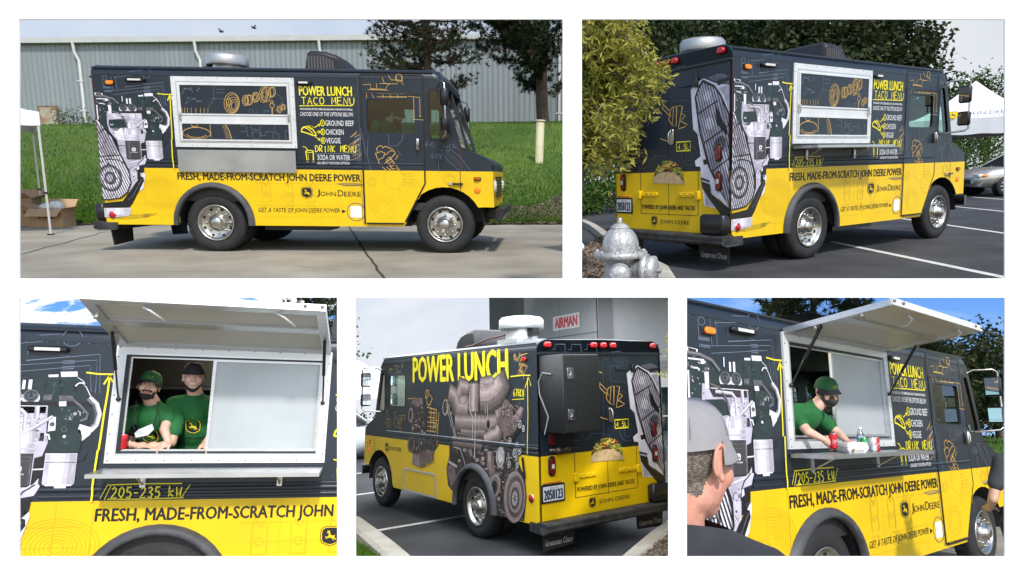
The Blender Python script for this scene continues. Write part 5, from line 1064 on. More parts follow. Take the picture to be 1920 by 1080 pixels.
def fx(a, b):
    y = 2.5+(36-2.5)*b**1.6; xl = 6.04-(y+10.39)*.86-1.5; xr = 6.04+(y+10.39)*.036; x = xl+(xr-xl)*a; ye = yedge(x); yy = ye+(36-ye)*b**1.6
    return (min(x, 6.04+(yy+10.39)*.036), yy, bank(x,yy)+.006)
grid_surface('grass_bank', fx, 70, 60, mat('bank lawn', (.040,.088,.006), .9, rgb2=(.085,.13,.014), scale=.35, bump=.3, bscale=25, blotch=.25, blsc=.2), 1, 'mown green bank rising from the concrete to the warehouse', 'grass')
def gs(rn):
    b = rn.random()**1.9; return (lambda p: p)(fx(rn.random(), b))
grass_blades('short green grass on the bank behind the truck', gs, 90000, 1, (.05,.12), .014, 4)
mulch = mat('dry mulch', (.09,.065,.042), .95, rgb2=(.20,.155,.105), scale=7, bump=1., bscale=40, det=8)
def fm(a, b):
    x = 4.6+2.2*a; ye = yedge(x); y = ye-.12-.2*noise.noise(Vector((x*2,0,5)))+(2.6+.5*math.sin(x*3))*b*(.35+.65*a)
    return (min(x,6.04+(y+10.39)*.027), y, (bank(x,y) if y > ye else 0)+.03+.03*noise.noise(Vector((x*6,y*6,0))))
grid_surface('mulch_strip', fm, 30, 20, mulch, 1, 'dry brown mulch strip round the bollard', 'ground')
def chips(label, sample, n, stage, m, seed, size=.03):
    rn = random.Random(seed); mb = MB(); V = []; Fq = []
    for k in range(n):
        p = Vector(sample(rn)); d_ = Vector((rn.gauss(0,1),rn.gauss(0,1),rn.gauss(0,.35))).normalized()*size*rn.uniform(.5,1.6); s_ = d_.cross(Vector((rn.gauss(0,.3),rn.gauss(0,.3),1))).normalized()*size*.28; o = len(V)
        V += [p-d_-s_+Vector((0,0,.012)), p+d_-s_+Vector((0,0,.012)), p+d_+s_+Vector((0,0,.018)), p-d_+s_+Vector((0,0,.018))]; Fq.append((o,o+1,o+2,o+3))
    mb.add(V, Fq, m); return put(tag(mb.build('mulch_chips'), label, 'mulch', kind='stuff'), stage)
chipm = mat('mulch chips', (.10,.07,.045), .9, rgb2=(.26,.20,.14), scale=30)
chips('loose brown bark chips beside the bollard', lambda r: fm(r.random(), r.random()), 2500, 1, chipm, 5, .035)
def fd(a, b):
    x = -9+15.3*a; ye = yedge(x); y = ye-.10-.12*noise.noise(Vector((x*3,0,9)))+(.42+.25*noise.noise(Vector((x*1.7,3,1))))*b; return (x, y, (bank(x,y) if y > ye else 0)+.022+.02*noise.noise(Vector((x*9,y*9,4))))
grid_surface('dirt_edge', fd, 160, 5, mulch, 1, 'bare brown dirt edge between concrete and grass bank', 'ground')
chips('dry thatch scattered along the concrete edge', lambda r: fd(r.random(), r.random()*1.3), 3500, 1, chipm, 15, .03)
# warehouse
sid = mat('grey steel cladding', (.30,.335,.35), .45, .2, var=.10, scale=.9, stretch=(1,1,.12), blotch=.07, blsc=.8); sidd = mat('cladding rib', (.25,.28,.295), .45, .2); whitet = mat('white gutter', (.66,.67,.66), .5, var=.05, scale=2)
wa = Vector((-28.5,31.7,0)); wb = Vector((7.38,28.6,0)); wl = (wb-wa).length; wd_ = (wb-wa).normalized(); wn = Vector((wd_.y,-wd_.x,0)); 
def fW(a, b, d): q = wa+wd_*a+wn*d; return (q.x,q.y,b)
wh = thing('warehouse', 'long grey ribbed steel warehouse behind the grass bank', 'building')
def wtop(a): return 8.40+.28*a/wl
mb = MB(); mb.add([fW(0,2.6,0),fW(wl,3.4,0),fW(wl,wtop(wl),0),fW(0,wtop(0),0)],[(0,1,2,3)],sid); mb.build('wall', wh)
mb = MB(); n = int(wl/.30)
for k in range(n):
    a = .05+k*.30; mb.add([fW(a,2.6,.001),fW(a+.03,2.6,.035),fW(a+.07,2.6,.035),fW(a+.10,2.6,.001),fW(a,wtop(a),.001),fW(a+.03,wtop(a),.035),fW(a+.07,wtop(a),.035),fW(a+.10,wtop(a),.001)],[(0,1,5,4),(1,2,6,5),(2,3,7,6)],sidd)
q = mb.build('cladding_ribs', wh); q['kind'] = 'stuff'
mb = MB(); mb.add([fW(-.2,wtop(0),.05),fW(wl,wtop(wl),.05),fW(wl,wtop(wl),.30),fW(-.2,wtop(0),.30),fW(-.2,wtop(0)+.30,.05),fW(wl,wtop(wl)+.27,.05),fW(wl,wtop(wl)+.27,.34),fW(-.2,wtop(0)+.30,.34)],[(0,1,2,3),(4,7,6,5),(3,2,6,7),(0,4,5,1)],whitet); mb.build('gutter', wh)
mb = MB(); mb.add([fW(-.2,wtop(0)+.30,.2),fW(wl,wtop(wl)+.27,.2),fW(wl,wtop(wl)+.5,-9),fW(-.2,wtop(0)+.5,-9)],[(0,1,2,3)],whitet); mb.build('roof', wh)
for a in (7.2,14.5,21.8,35.3):
    p = [fW(a-.1,wtop(a),.25),fW(a-.1,wtop(a)-.5,.2),fW(a+.08,wtop(a)-1.0,.12),fW(a+.10,3.0,.12)]; mb = MB(); mb.tube(p,.085,whitet,8); q = mb.build('downpipe', wh)
    for z in (4.6,6.3):
        mb = MB(); mb.add([fW(a-.08,z,.23),fW(a+.28,z,.23),fW(a+.28,z+.06,.23),fW(a-.08,z+.06,.23)],[(0,1,2,3)],whitet); mb.build('pipe_strap', q)
rust = mat('rusty cream door', (.40,.37,.28), .7, rgb2=(.30,.12,.045), scale=1.6, mixpos=(.5,.72))
mb = MB(); mb.plate([(4.45,3.0),(5.52,3.0),(5.52,4.86),(4.45,4.86)],[],fW,.0,.06,rust); dd_ = mb.build('door', wh)
mb = MB(); ribbon(mb,[(4.42,3.0),(4.42,4.88),(5.55,4.88),(5.55,3.0)],.08,fW,.07,mat('rusty frame',(.12,.09,.06),.8,rgb2=(.3,.13,.05),scale=3)); mb.build('door_frame', dd_)
put(wh, 1)
weed = leafmat('weed leaves', (.05,.09,.02), (.10,.15,.05))
for k,(x,y,h,r_) in enumerate(((-21.6,30.3,1.7,1.1),(-19.9,30.2,.9,.8),(-15.3,29.9,.8,.4))): bush(['tall leafy weed growing by the rusty warehouse door','low weed clump beside the downpipe','small weed against the warehouse wall near the truck'][k],1,(x,y,bank(x,y)-.05),r_,r_*.6,h,46,7,.16,weed,30+k,name='weed_clump')
KP1 = lambda u,v: u < 1070 and v < 505
pine('brown-tinged pine behind the truck cab, trunk hidden low',1,(1.70,14.7,bank(1.7,14.7)),9.8,1.2,3.1,105,5,r0=.17,keep=KP1,brown=.30,dens=1.35,group='pines by the warehouse')
pine('dark pine with thick bare trunk standing beside the bollard',1,(5.86,20.4,bank(5.86,20.4)-.1),11.4,1.5,4.3,120,9,r0=.30,keep=KP1,brown=.08,dens=1.35,group='pines by the warehouse',ls=.24)
# tent corner, cartons, bollard, birds
tent('white pop up tent corner at the left edge beside cardboard boxes',1,-3.0,0,0,3.0,1.84,2.06,2.75,loc=(-2.44,1.33,0),rz=math.radians(38))
card = mat('cardboard', (.36,.22,.115), .8, rgb2=(.44,.28,.155), scale=4); cardi = mat('cardboard inside', (.45,.30,.175), .8)
def carton(label, loc, sx, sy, sz, rz, flaps, stage=1):
    r = thing('cardboard_box', label, 'box', 'cartons under the tent'); mb = MB()
    mb.add([(-sx,-sy,0),(sx,-sy,0),(sx,sy,0),(-sx,sy,0),(-sx,-sy,sz),(sx,-sy,sz),(sx,sy,sz),(-sx,sy,sz)],[(0,3,2,1),(0,1,5,4),(1,2,6,5),(2,3,7,6),(3,0,4,7)],card); mb.build('carton', r)
    for i,(a,b) in enumerate((((-sx,-sy),(sx,-sy)),((sx,-sy),(sx,sy)),((sx,sy),(-sx,sy)),((-sx,sy),(-sx,-sy)))):
        n = Vector((b[1]-a[1],-(b[0]-a[0]),0)).normalized(); up = flaps[i]; d_ = n*.22*math.cos(up)+Vector((0,0,.22*math.sin(up))); A,B = Vector((*a,sz)),Vector((*b,sz)); mb = MB(); mb.add([A,B,B+d_,A+d_],[(0,1,2,3)],cardi); mb.build('flap', r)
    if sx > .2:
        mb = MB()
        for k in range(3): flat(mb,[(x*.035-.12+k*.11,y*.05+sz*.45) for x,y in ((-.5,0),(.5,0),(.5,1),(0,1.5),(-.5,1))],lambda a,b,d:(a,-sy-.002,b),0,mat('box print',(.16,.09,.045),.8))
        mb.build('printed_marks', r)
    put(r, stage, loc, rz)
carton('open brown carton holding plastic bags under the tent',(-3.72,3.15,0),.30,.20,.36,.05,(-.7,.2,.9,.6)); carton('tall open carton with raised flaps at the left edge',(-4.42,3.35,0),.24,.2,.55,.2,(.5,.3,.8,1.0)); carton('small shut carton squeezed between two larger boxes',(-4.05,3.22,0),.13,.13,.26,-.1,(PI*.98,PI,PI*.97,PI))
bag = glass('clear plastic bag',(.82,.84,.86),.25); rn = random.Random(2); mb = MB()
for c,r_ in (((-.12,0,.40),(.13,.11,.07)),((.06,.02,.42),(.12,.1,.10)),((.15,-.03,.41),(.09,.09,.12))): mb.ell(c,r_,mat('milky plastic',(.72,.74,.76),.25),10,7)
q = mb.build('plastic_bag'); 
for v in q.data.vertices: v.co += Vector((noise.noise(v.co*14),noise.noise(v.co*14+Vector((5,0,0))),noise.noise(v.co*14+Vector((0,9,0)))))*.03
put(tag(q,'crumpled clear plastic bag bulging out of the open carton','plastic bag'),1,(-3.72,3.15,-.02))
bz = bank(5.8,10.8); crm = mat('cream paint', (.62,.56,.33), .5, rgb2=(.70,.65,.44), scale=5)
r = thing('bollard','cream painted steel bollard leaning slightly on the mulch','bollard'); mb = MB(); mb.lathe([(.13,0),(.13,1.60),(.125,1.62)],crm,20); mb.build('post', r); mb = MB(); mb.lathe([(.16,1.60),(.165,1.61),(.16,1.635),(.001,1.65)],crm,20); mb.build('cap', r); mb = MB(); mb.lathe([(.135,.0),(.134,.13),(.131,.16)],mat('chipped yellow base',(.6,.38,.03),.6,rgb2=(.65,.6,.4),scale=9),20); mb.build('base_band', r); put(r,1,(5.8,10.75,bz-.35),0,Matrix.Rotation(.03,4,'Y'))
for k,(x,z) in enumerate(((-12.96,9.32),(-11.07,9.56))):
    mb = MB(); mb.ell((0,0,0),(.16,.05,.05),black,8,6); mb.add([(-.05,0,.02),(.06,0,.02),(.02,-.28,.14),(-.08,-.3,.12)],[(0,1,2,3)],black); mb.add([(-.05,0,.02),(.06,0,.02),(.02,.28,.16),(-.08,.3,.14)],[(0,1,2,3)],black)
    put(tag(mb.build('bird'),['lower of two tiny dark birds in the sky','higher of two tiny dark birds in the sky'][k],'bird','birds over the warehouse'),1,(x,31,z-.1),k*.8)
# ================================================================ place 2: car park, rear corner
asph = mat('asphalt', (.028,.029,.032), .85, rgb2=(.058,.059,.063), scale=1.1, bump=.6, bscale=140, det=10, fine=.45, fsc=190, blotch=.3, blsc=.6)
AL = sheet('car_park', [(-1.75,-.42),(1.12,-3.42),(18.5,2.2),(36,10.3),(36,30),(12,20),(3.2,6.8),(.6,2.6)], 0, asph, 2, 'dark asphalt car park with white bay lines beside the truck', 'pavement')
lm = mat('white road paint', (.62,.62,.58), .7, rgb2=(.40,.40,.38), scale=9, fine=.2, fsc=120, mixpos=(.5,.75))
for a,b in (((3.3,-.1),(1.40,-3.35)),((8.19,1.71),(5.55,-1.85)),((12.4,2.62),(10.3,.05)),((17.59,4.72),(15.2,2.1))): strip(AL,2,[a,b],.11,.005,lm,'bay_line')
kerbm = mat('kerb concrete', (.36,.33,.27), .85, rgb2=(.48,.45,.38), scale=2.5, bump=.3, bscale=60)
kl = [(-1.3,-1.35),(-.72,-.62),(-.25,.25),(.35,1.35),(1.1,2.6),(1.9,3.9),(2.5,4.9),(3.2,6.2)]
mb = MB(); rg = []
for i,p in enumerate(kl):
    a = kl[max(0,i-1)]; b = kl[min(len(kl)-1,i+1)]; nx,ny = -(b[1]-a[1]),(b[0]-a[0]); l = math.hypot(nx,ny); nx/=l; ny/=l
    rg.append([(p[0]-nx*.12,p[1]-ny*.12,.0),(p[0]-nx*.10,p[1]-ny*.10,.10),(p[0]-nx*.06,p[1]-ny*.06,.125),(p[0]+nx*.08,p[1]+ny*.08,.125),(p[0]+nx*.08,p[1]+ny*.08,.0)])
mb.loft(rg,kerbm,cap=True,closed=False,smooth=False); put(tag(mb.build('kerb'),'pale concrete kerb running behind the hydrant','kerb',kind='structure'),2)
KL2 = lambda u,v: 1076 < u < 1898 and v < 533
def fmul(a, b):
    # from the kerb towards the camera, rising as a mound
    p0 = kl[0]; t = a*4.2; i = min(int(t),len(kl)-2); q = Vector(kl[i]).lerp(Vector(kl[i+1]),t-i); far = Vector((q.x-.1,q.y+.06)); near = Vector((-3.12+.15*a,-2.62+.75*a)); p = far.lerp(near,b)
    z = .10+(.42-.10)*b**1.15+.02*noise.noise(Vector((p.x*5,p.y*5,2)))
    q_ = (p.x,p.y,z)
    for k in range(60):
        if scr(2,q_)[0] > 1078: break
        q_ = (q_[0]+.015,q_[1]-.015,q_[2])
    return q_
grid_surface('mulch_bed', fmul, 26, 22, mulch, 2, 'brown mulch bed round the silver hydrant', 'ground')
chips('loose bark chips round the silver hydrant', lambda r: fmul(r.random(), r.random()), 5000, 2, chipm, 8, .02)
LA = [Vector(p) for p in ((-.35,1.95),(.45,3.05),(1.3,4.3),(2.3,5.6),(3.1,6.9))]
def flawn(a, b):
    t = a*4; i = min(3,int(t)); p = LA[i].lerp(LA[i+1],t-i); q = Vector((10.9,17.3)).lerp(Vector((15.,19.)),a); r_ = p.lerp(q,b); return (r_.x, r_.y, .11+.5*b*b)
def keepu(p): u,v = scr(2,p); return u > 1076 and v < 530
def flc(a, b):
    q = flawn(a,b)
    for k in range(40):
        if scr(2,q)[0] > 1077: break
        q = (q[0]+.08, q[1]-.08, q[2])
    return q
grid_surface('lawn', flc, 24, 24, soil, 2, 'mown lawn beyond the kerb left of the truck', 'grass')
grass_blades('short grass on the lawn behind the hydrant', lambda r: flawn(r.random(), r.random()**1.3), 26000, 2, (.04,.09), .012, 6, keepu)
# hydrant
hy = mat('silver hydrant paint', (.30,.29,.275), .42, .35, rgb2=(.47,.47,.455), scale=7, bump=.5, bscale=45, mixpos=(.3,.5), fine=.15, fsc=60, blotch=.2, blsc=5); hyr = mat('rust stain', (.25,.09,.03), .8)
r = thing('fire_hydrant','silver painted fire hydrant in front of the truck rear','hydrant')
mb = MB(); mb.lathe([(.13,-.02),(.13,.01),(.105,.02),(.105,.11),(.12,.125),(.118,.14)],hy,28,cap=True); mb.build('barrel', r)
mb = MB(); mb.lathe([(.165,.14),(.172,.15),(.172,.165),(.165,.175),(.125,.18)],hy,32); fl_ = mb.build('flange', r)
for k in range(8):
    mb = MB(); a = 2*PI*k/8; mb.lathe([(.012,.17),(.012,.188),(.001,.19)],hy,6,Matrix.Translation((.148*math.cos(a),.148*math.sin(a),0))); mb.build('flange_bolt', fl_)
mb = MB(); rg = []
for rr,z in ((.118,.178),(.116,.20),(.112,.24),(.100,.275),(.078,.305),(.055,.322)): rg.append([(rr*(1+.03*math.cos(9*t))*math.cos(t),rr*(1+.03*math.cos(9*t))*math.sin(t),z) for t in [2*PI*k/54 for k in range(54)]])
mb.loft(rg,hy,cap=True); mb.build('bonnet', r)
mb = MB(); mb.lathe([(.058,.318),(.062,.326),(.055,.336),(.04,.345),(.036,.35),(.022,.352)],hy,20,cap=True); mb.lathe([(.024,.35),(.021,.385),(.018,.388)],mat('worn bronze nut',(.36,.32,.26),.4,.7,var=.2,scale=20),5,cap=True); mb.build('operating_nut', r)
for a,rr,ln in ((-.25,.055,.20),(PI+.1,.055,.20),(-1.75,.082,.17)):
    M = Matrix.Rotation(a,4,'Z') @ Matrix.Translation((.06,0,.055)) @ Matrix.Rotation(PI/2,4,'Y'); mb = MB(); mb.lathe([(rr*1.05,0),(rr*1.05,ln-.09),(rr*1.25,ln-.085),(rr*1.28,ln-.05),(rr*1.1,ln-.045),(rr*1.15,ln-.035),(rr*1.15,ln-.005),(rr*.8,ln+.006),(rr*.3,ln+.012)],hy,20,M,cap=True); nz = mb.build('nozzle', r)
    mb = MB(); mb.lathe([(.017,ln),(.015,ln+.035)],hy,5,M,cap=True); mb.build('cap_nut', nz); mb = MB(); mb.lathe([(rr*1.16,ln-.047),(rr*1.17,ln-.043)],black,20,M); mb.build('gasket', nz)
put(r,2,(-2.90,-2.60,.435),.75,sc=(1.08,1.08,1.08))
# foliage near the camera and behind
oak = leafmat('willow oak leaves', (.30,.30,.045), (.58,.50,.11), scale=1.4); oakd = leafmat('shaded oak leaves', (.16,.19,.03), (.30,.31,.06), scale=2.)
r = thing('willow_oak','yellow-green willow oak branches hanging over the truck rear','tree'); rn = random.Random(12); lb = MB(); V = {0:[],1:[]}; Mw = ST[2]
Minv = ST[2].inverted()
def at2(u, v, dep): return Minv @ Vector(((u-1060)/1250*dep, dep, (540-v)/1250*dep))
lb.tube([at2(1082,330,5.2),at2(1084,150,5.2),at2(1080,20,5.3)],[.07,.06,.05],bark,8)
tips = []
def inzone(u, v):
    lim = 1240-.0006*(v-110)**2*0; 
    if v < 110: e = 1212+ (v-36)*.25
    elif v < 165: e = 1268-abs(v-140)*.9
    elif v < 235: e = 1246-(v-165)*.35
    elif v < 300: e = 1225+18*math.sin(v*.07)
    else: e = 1185-(v-300)*.75
    return u < e
for k in range(95):
    v0 = rn.uniform(-20,330); u1 = rn.uniform(1095,1275); v1 = v0+rn.uniform(-20,70)
    if not inzone(u1,v1): continue
    d0 = rn.uniform(4.6,5.6); a = at2(1080,v0,5.2); b = at2(u1,v1,d0); pts = [a.lerp(b,t)+Vector((0,0,.10*math.sin(t*PI)))+Vector((rn.gauss(0,.02),rn.gauss(0,.02),rn.gauss(0,.02))) for t in (0,.25,.5,.75,1)]
    lb.tube(pts,[.013,.010,.007,.005,.002],bark,5)
    for t in range(46):
        s_ = rn.uniform(.02,1.0); i = min(3,int(s_*4)); c = pts[i].lerp(pts[i+1],s_*4-i)+Vector((rn.gauss(0,.07),rn.gauss(0,.07),rn.gauss(0,.07))); tips.append((c,(pts[i+1]-pts[i]).normalized()))
for c,dr in tips:
    q = Mw @ c; u,v = 1060+1250*q.x/q.y, 540-1250*q.z/q.y
    if u < 1077 or not inzone(u,v): continue
    for k in range(rn.randint(3,6)):
        d_ = (dr*.5+Vector((rn.gauss(0,1),rn.gauss(0,1),rn.gauss(-.1,.8)))).normalized()*rn.uniform(.045,.085); s_ = d_.cross(Vector((rn.gauss(0,1),rn.gauss(0,1),rn.gauss(0,1)))).normalized()*.0085; L_ = V[0 if rn.random() < .68 else 1]; L_ += [c,c+d_*.45+s_,c+d_,c+d_*.45-s_]
cr = MB()
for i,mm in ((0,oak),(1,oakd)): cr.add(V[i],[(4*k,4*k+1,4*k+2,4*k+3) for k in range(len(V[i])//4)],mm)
lb.build('branches', r); cr.build('crown', r); put(r,2)
bushm = leafmat('green bush leaves', (.035,.085,.014), (.09,.17,.03)); darkl = leafmat('dark tree leaves', (.012,.026,.010), (.035,.060,.022), scale=.8); darkl2 = leafmat('olive tree leaves', (.03,.045,.014), (.075,.09,.03), scale=.8)
KB = lambda u,v: 1077 < u < 1898 and v < 500
for k,(x,y,rx,h) in enumerate(((6.3,9.6,1.5,2.3),(8.6,12.2,1.9,2.7),(5.1,9.4,1.0,1.7))): bush(['green shrub on the lawn just left of the truck','taller shrub behind the lawn shrub','small bright shrub at the left edge of the lawn'][k],2,(x,y,.1),rx,rx*.7,h,150,16,.13,bushm,50+k,KB,'shrubs behind the oak branches')
TL = [(16,20,9.5,3.6,1),(20.5,20.5,10.5,3.6,0),(25,19,10.5,3.7,0),(27.5,16.0,10.0,3.4,1),(30.0,14.9,10.4,2.9,0),(29.5,20.5,11.5,3.6,0),(34.5,12.5,5.6,1.8,2),(37,12.4,6.2,2.0,2),(24,15.2,6.6,2.6,0)]
nm = ['dark tree seen through the oak branches','dark tree over the truck roof vent','tall dark tree over the serving hatch','lighter olive tree above the menu panel','tall dark tree at the edge of the grey sky','dark tree filling the gap behind the taller trees','small pale tree right of the tall trees','feathery tree at the right edge above the tent','low dark tree behind the truck windscreen']
for k,(x,y,h,rx,c) in enumerate(TL): broad_tree(nm[k],2,(x,y,.2),h,1.2,rx,420 if c < 2 else 150,22,.34 if c < 2 else .2,[darkl,darkl2,bushm][c],70+k,KB,'trees behind the car park',mats=[[darkl,darkl,darkl2],[darkl2,darkl,darkl2],[darkl2,bushm]][c],r0=.22)
bush('long green hedge behind the tent and silver car',2,(27.5,9.2,.1),4.2,1.2,2.6,330,16,.17,bushm,90,KB,rz=-.6)
bush('dark hedge between the trees and the truck roof',2,(21,14.5,.1),4.5,1.2,3.4,220,16,.2,darkl,91,KB,rz=-.6)
T_ = tent('white pop up tent with lettering behind the truck cab',2,-1.95,-1.95,1.95,1.95,2.02,2.55,3.95,legs=True,loc=(20.45,5.75,0),rz=math.radians(24.7))
mb = MB(); 
put_text(mb,'JOHN DEERE',(-.35,2.62,1.15,2.78),lambda a,b,d:(-1.95+(b-2.55)*1.25-.06,-a,b),0,blet,.0)
logo(mb,-.62,2.70,.34,.26,lambda a,b,d:(-1.95+(b-2.55)*1.25-.06-d,-a,b),0,yel,blet)
mb.build('lettering', T_)
# silver saloon car
def car(label, stage, loc, rz, paint):
    r = thing('parked_car', label, 'car', 'cars parked in the bays'); L_ = 4.5
    prof = [(-2.25,.62,.82,.70),(-2.18,.40,.95,.80),(-1.9,.30,1.02,.86),(-1.5,.26,1.04,.88),(-1.0,.24,.98,.90),(0,.22,.95,.90),(1.0,.24,.92,.90),(1.4,.25,.90,.89),(1.8,.28,.84,.86),(2.1,.32,.74,.80),(2.24,.42,.62,.66)]
    mb = MB(); rg = []
    for x,zl,zh,hw in prof: rg.append([(x,-hw*.86,zl),(x,-hw,zl+(zh-zl)*.35),(x,-hw*.99,zl+(zh-zl)*.62),(x,-hw*.93,zh-.03),(x,-hw*.80,zh),(x,0,zh+.015),(x,hw*.80,zh),(x,hw*.93,zh-.03),(x,hw*.99,zl+(zh-zl)*.62),(x,hw,zl+(zh-zl)*.35),(x,hw*.86,zl)])
    mb.loft(rg,paint,cap=True); b_ = mb.build('body', r)
    mb = MB(); cab = [(-1.75,1.02,.78),(-1.15,1.38,.64),(-.6,1.44,.62),(.1,1.42,.62),(.55,1.30,.64),(1.15,.93,.78)]; rg = []
    for x,z,hw in cab: rg.append([(x,-hw,z-.03),(x,-hw+.06,z),(x,0,z+.02),(x,hw-.06,z),(x,hw,z-.03)])
    mb.loft(rg[1:5],paint,cap=False,closed=False); mb.build('roof', r)
    dg = mat('dark car glass',(.02,.025,.028),.08,.0,spec=.8)
    for s in (-1,1):
        mb = MB(); mb.add([(-1.62,s*.80,.99),(-.35,s*.845,.97),(-.35,s*.665,1.385),(-1.05,s*.665,1.35)],[(0,1,2,3)],dg); mb.build('side_window', r)
        mb = MB(); mb.add([(-.28,s*.845,.97),(1.0,s*.83,.935),(.50,s*.675,1.27),(.05,s*.66,1.375),(-.28,s*.665,1.385)],[(0,1,2,3,4)],dg); mb.build('side_window', r)
        mb = MB(); mb.tube([(-1.75,s*.79,1.0),(-1.12,s*.65,1.37),(-.6,s*.635,1.43),(.1,s*.635,1.41),(.56,s*.66,1.28),(1.18,s*.80,.92)],.028,paint,6); mb.tube([(-.315,s*.85,.97),(-.315,s*.66,1.39)],.022,paint,6); mb.build('pillar', r)
        mb = MB(); mb.rbox((.72,s*.98-.08,.98),(.86,s*.98+.08,1.10),paint,.03,3); mb.build('door_mirror', r)
        mb = MB(); mb.rbox((1.95,s*.62-.16,.60),(2.20,s*.62+.16,.72),clearlens,.04,3); mb.ell((2.0,s*.80,.66),(.10,.05,.05),amber,8,6); mb.build('headlight', r)
        for xx in (-.32,-1.35,1.12):
            mb = MB(); mb.tube([(xx,s*.905,.40),(xx,s*.915,.62),(xx-.02 if xx > 0 else xx,s*.88,.93)],.006,black,5); mb.build('door_seam', b_)
        for xx in (-1.36,1.36):
            mb = MB(); M = Matrix.Translation((xx,s*.80,.325)) @ Matrix.Rotation(-s*PI/2,4,'X'); mb.lathe([(.20,-.1),(.30,-.1),(.325,-.07),(.325,.08),(.30,.11),(.225,.115)],rubber,32,M); mb.lathe([(.34,-.15),(.385,-.02),(.385,.092)],black,28,M); w_ = mb.build('wheel', r)
            mb = MB(); mb.lathe([(.228,.10),(.222,.118),(.205,.10),(.20,.03),(.02,.03)],eG,24,M)
            for q in range(9): a = 2*PI*q/9; mb.box((.04,-.018,.075),(.212,.018,.105),alu,M @ Matrix.Rotation(a,4,'Z'))
            mb.lathe([(.06,.09),(.05,.115),(.001,.12)],alu,12,M); mb.build('alloy_rim', w_)
    mb = MB(); mb.add([(1.16,-.76,.945),(1.16,.76,.945),(.56,.63,1.285),(.56,-.63,1.285)],[(0,1,2,3)],dg); mb.build('windscreen', r)
    mb = MB(); mb.add([(-1.76,-.76,1.01),(-1.76,.76,1.01),(-1.14,.62,1.37),(-1.14,-.62,1.37)],[(0,1,2,3)],dg); mb.build('rear_window', r)
    mb = MB(); mb.rbox((2.2,-.45,.42),(2.262,.45,.56),black,.03,3); mb.build('grille', r)
    put(r, stage, loc, rz); return r
silver = mat('silver car paint', (.46,.45,.42), .25, .55)
car('silver saloon car parked beyond the truck nose',2,(19.05,3.25,0),math.radians(146),silver)
# ================================================================ place 3: close view of the hatch (only a tree top shows behind)
KP3 = lambda u,v: u < 646 and v > 546
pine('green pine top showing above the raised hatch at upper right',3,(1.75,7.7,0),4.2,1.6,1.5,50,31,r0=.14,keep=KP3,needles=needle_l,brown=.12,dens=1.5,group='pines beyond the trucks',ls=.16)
sheet('concrete_lot',[(-7,-6.4),(2.85,-6.4),(2.85,1.0),(2.6,9),(-7,9)],0,conc,3,'concrete ground under the close up truck','pavement')
# ================================================================ place 4: rear view in the car park
A4 = sheet('car_park',[(2.4,1.86),(.2,2.17),(-.28,1.32),(-1.15,-.02),(1.0,-2.28),(12.0,-13.9),(22,-13.5),(24,-9),(16,-2.6),(4.1,1.72)],0,asph,4,'dark asphalt car park behind the POWER LUNCH truck','pavement')
for a,b in (((2.85,1.82),(2.87,.35)),((6.05,1.02),(6.10,-.3)),((9.0,-.03),(9.02,-1.5)),((11.65,-.99),(11.7,-2.4))): strip(A4,4,[a,b],.11,.005,lm,'bay_line')
for k in range(3): strip(A4,4,[(6.5+k*2.2,-8.2-k*.4),(4.2+k*2.2,-6.2-k*.4)],.11,.005,lm,'bay_line')
def kerb(label, pts, stage, wl_=.14, h=.13):
    mb = MB(); rg = []
    for i,p in enumerate(pts):
        a = pts[max(0,i-1)]; b = pts[min(len(pts)-1,i+1)]; nx,ny = -(b[1]-a[1]),(b[0]-a[0]); l = math.hypot(nx,ny); nx/=l; ny/=l
        rg.append([(p[0]-nx*wl_*2.6,p[1]-ny*wl_*2.6,.004),(p[0]-nx*wl_,p[1]-ny*wl_,.012),(p[0]-nx*wl_*.8,p[1]-ny*wl_*.8,h*.8),(p[0]-nx*wl_*.4,p[1]-ny*wl_*.4,h),(p[0]+nx*wl_,p[1]+ny*wl_,h),(p[0]+nx*wl_,p[1]+ny*wl_,0)])
    mb.loft(rg,kerbm,cap=True,closed=False,smooth=False); return put(tag(mb.build('kerb'),label,'kerb',kind='structure'),stage)
kerb('pale kerb curving past the front wheel at lower left',[(.62,2.42),(1.4,2.28),(2.3,2.14),(3.3,2.0),(4.3,1.95),(5.4,1.9)][::-1],4)
kerb('pale kerb below the rear bumper beside the mulch',[(.95,-2.55),(.45,-1.9),(0,-1.25),(-.35,-.55),(-.72,.1),(-1.1,.75)][::-1],4,.11)
def f4(a, b):
    p = Vector((-.98,.62)).lerp(Vector((.75,-2.55)),a); q = Vector((-1.35,.25)).lerp(Vector((-.35,-1.95)),a); r_ = p.lerp(q,b); return (r_.x-.12,r_.y-.03,.12+.03*noise.noise(Vector((r_.x*5,r_.y*5,0))))
grid_surface('mulch_bed', f4, 24, 10, mulch, 4, 'brown mulch bed at the lower right corner', 'ground'); chips('loose bark chips at the lower right corner', lambda r: f4(r.random(), r.random()), 3500, 4, chipm, 18, .02)
def f4b(a, b): p = Vector((.7,2.55)).lerp(Vector((2.4,2.42)),a); return (p.x+.1*b,p.y+.9*b,.13)
grid_surface('lawn', f4b, 6, 4, soil, 4, 'small patch of lawn inside the kerb at lower left', 'grass'); grass_blades('short grass inside the kerb at lower left', lambda r: f4b(r.random(),r.random()), 3500, 4, (.03,.07), .01, 7, lambda p: scr(4,p)[1] < 1070)
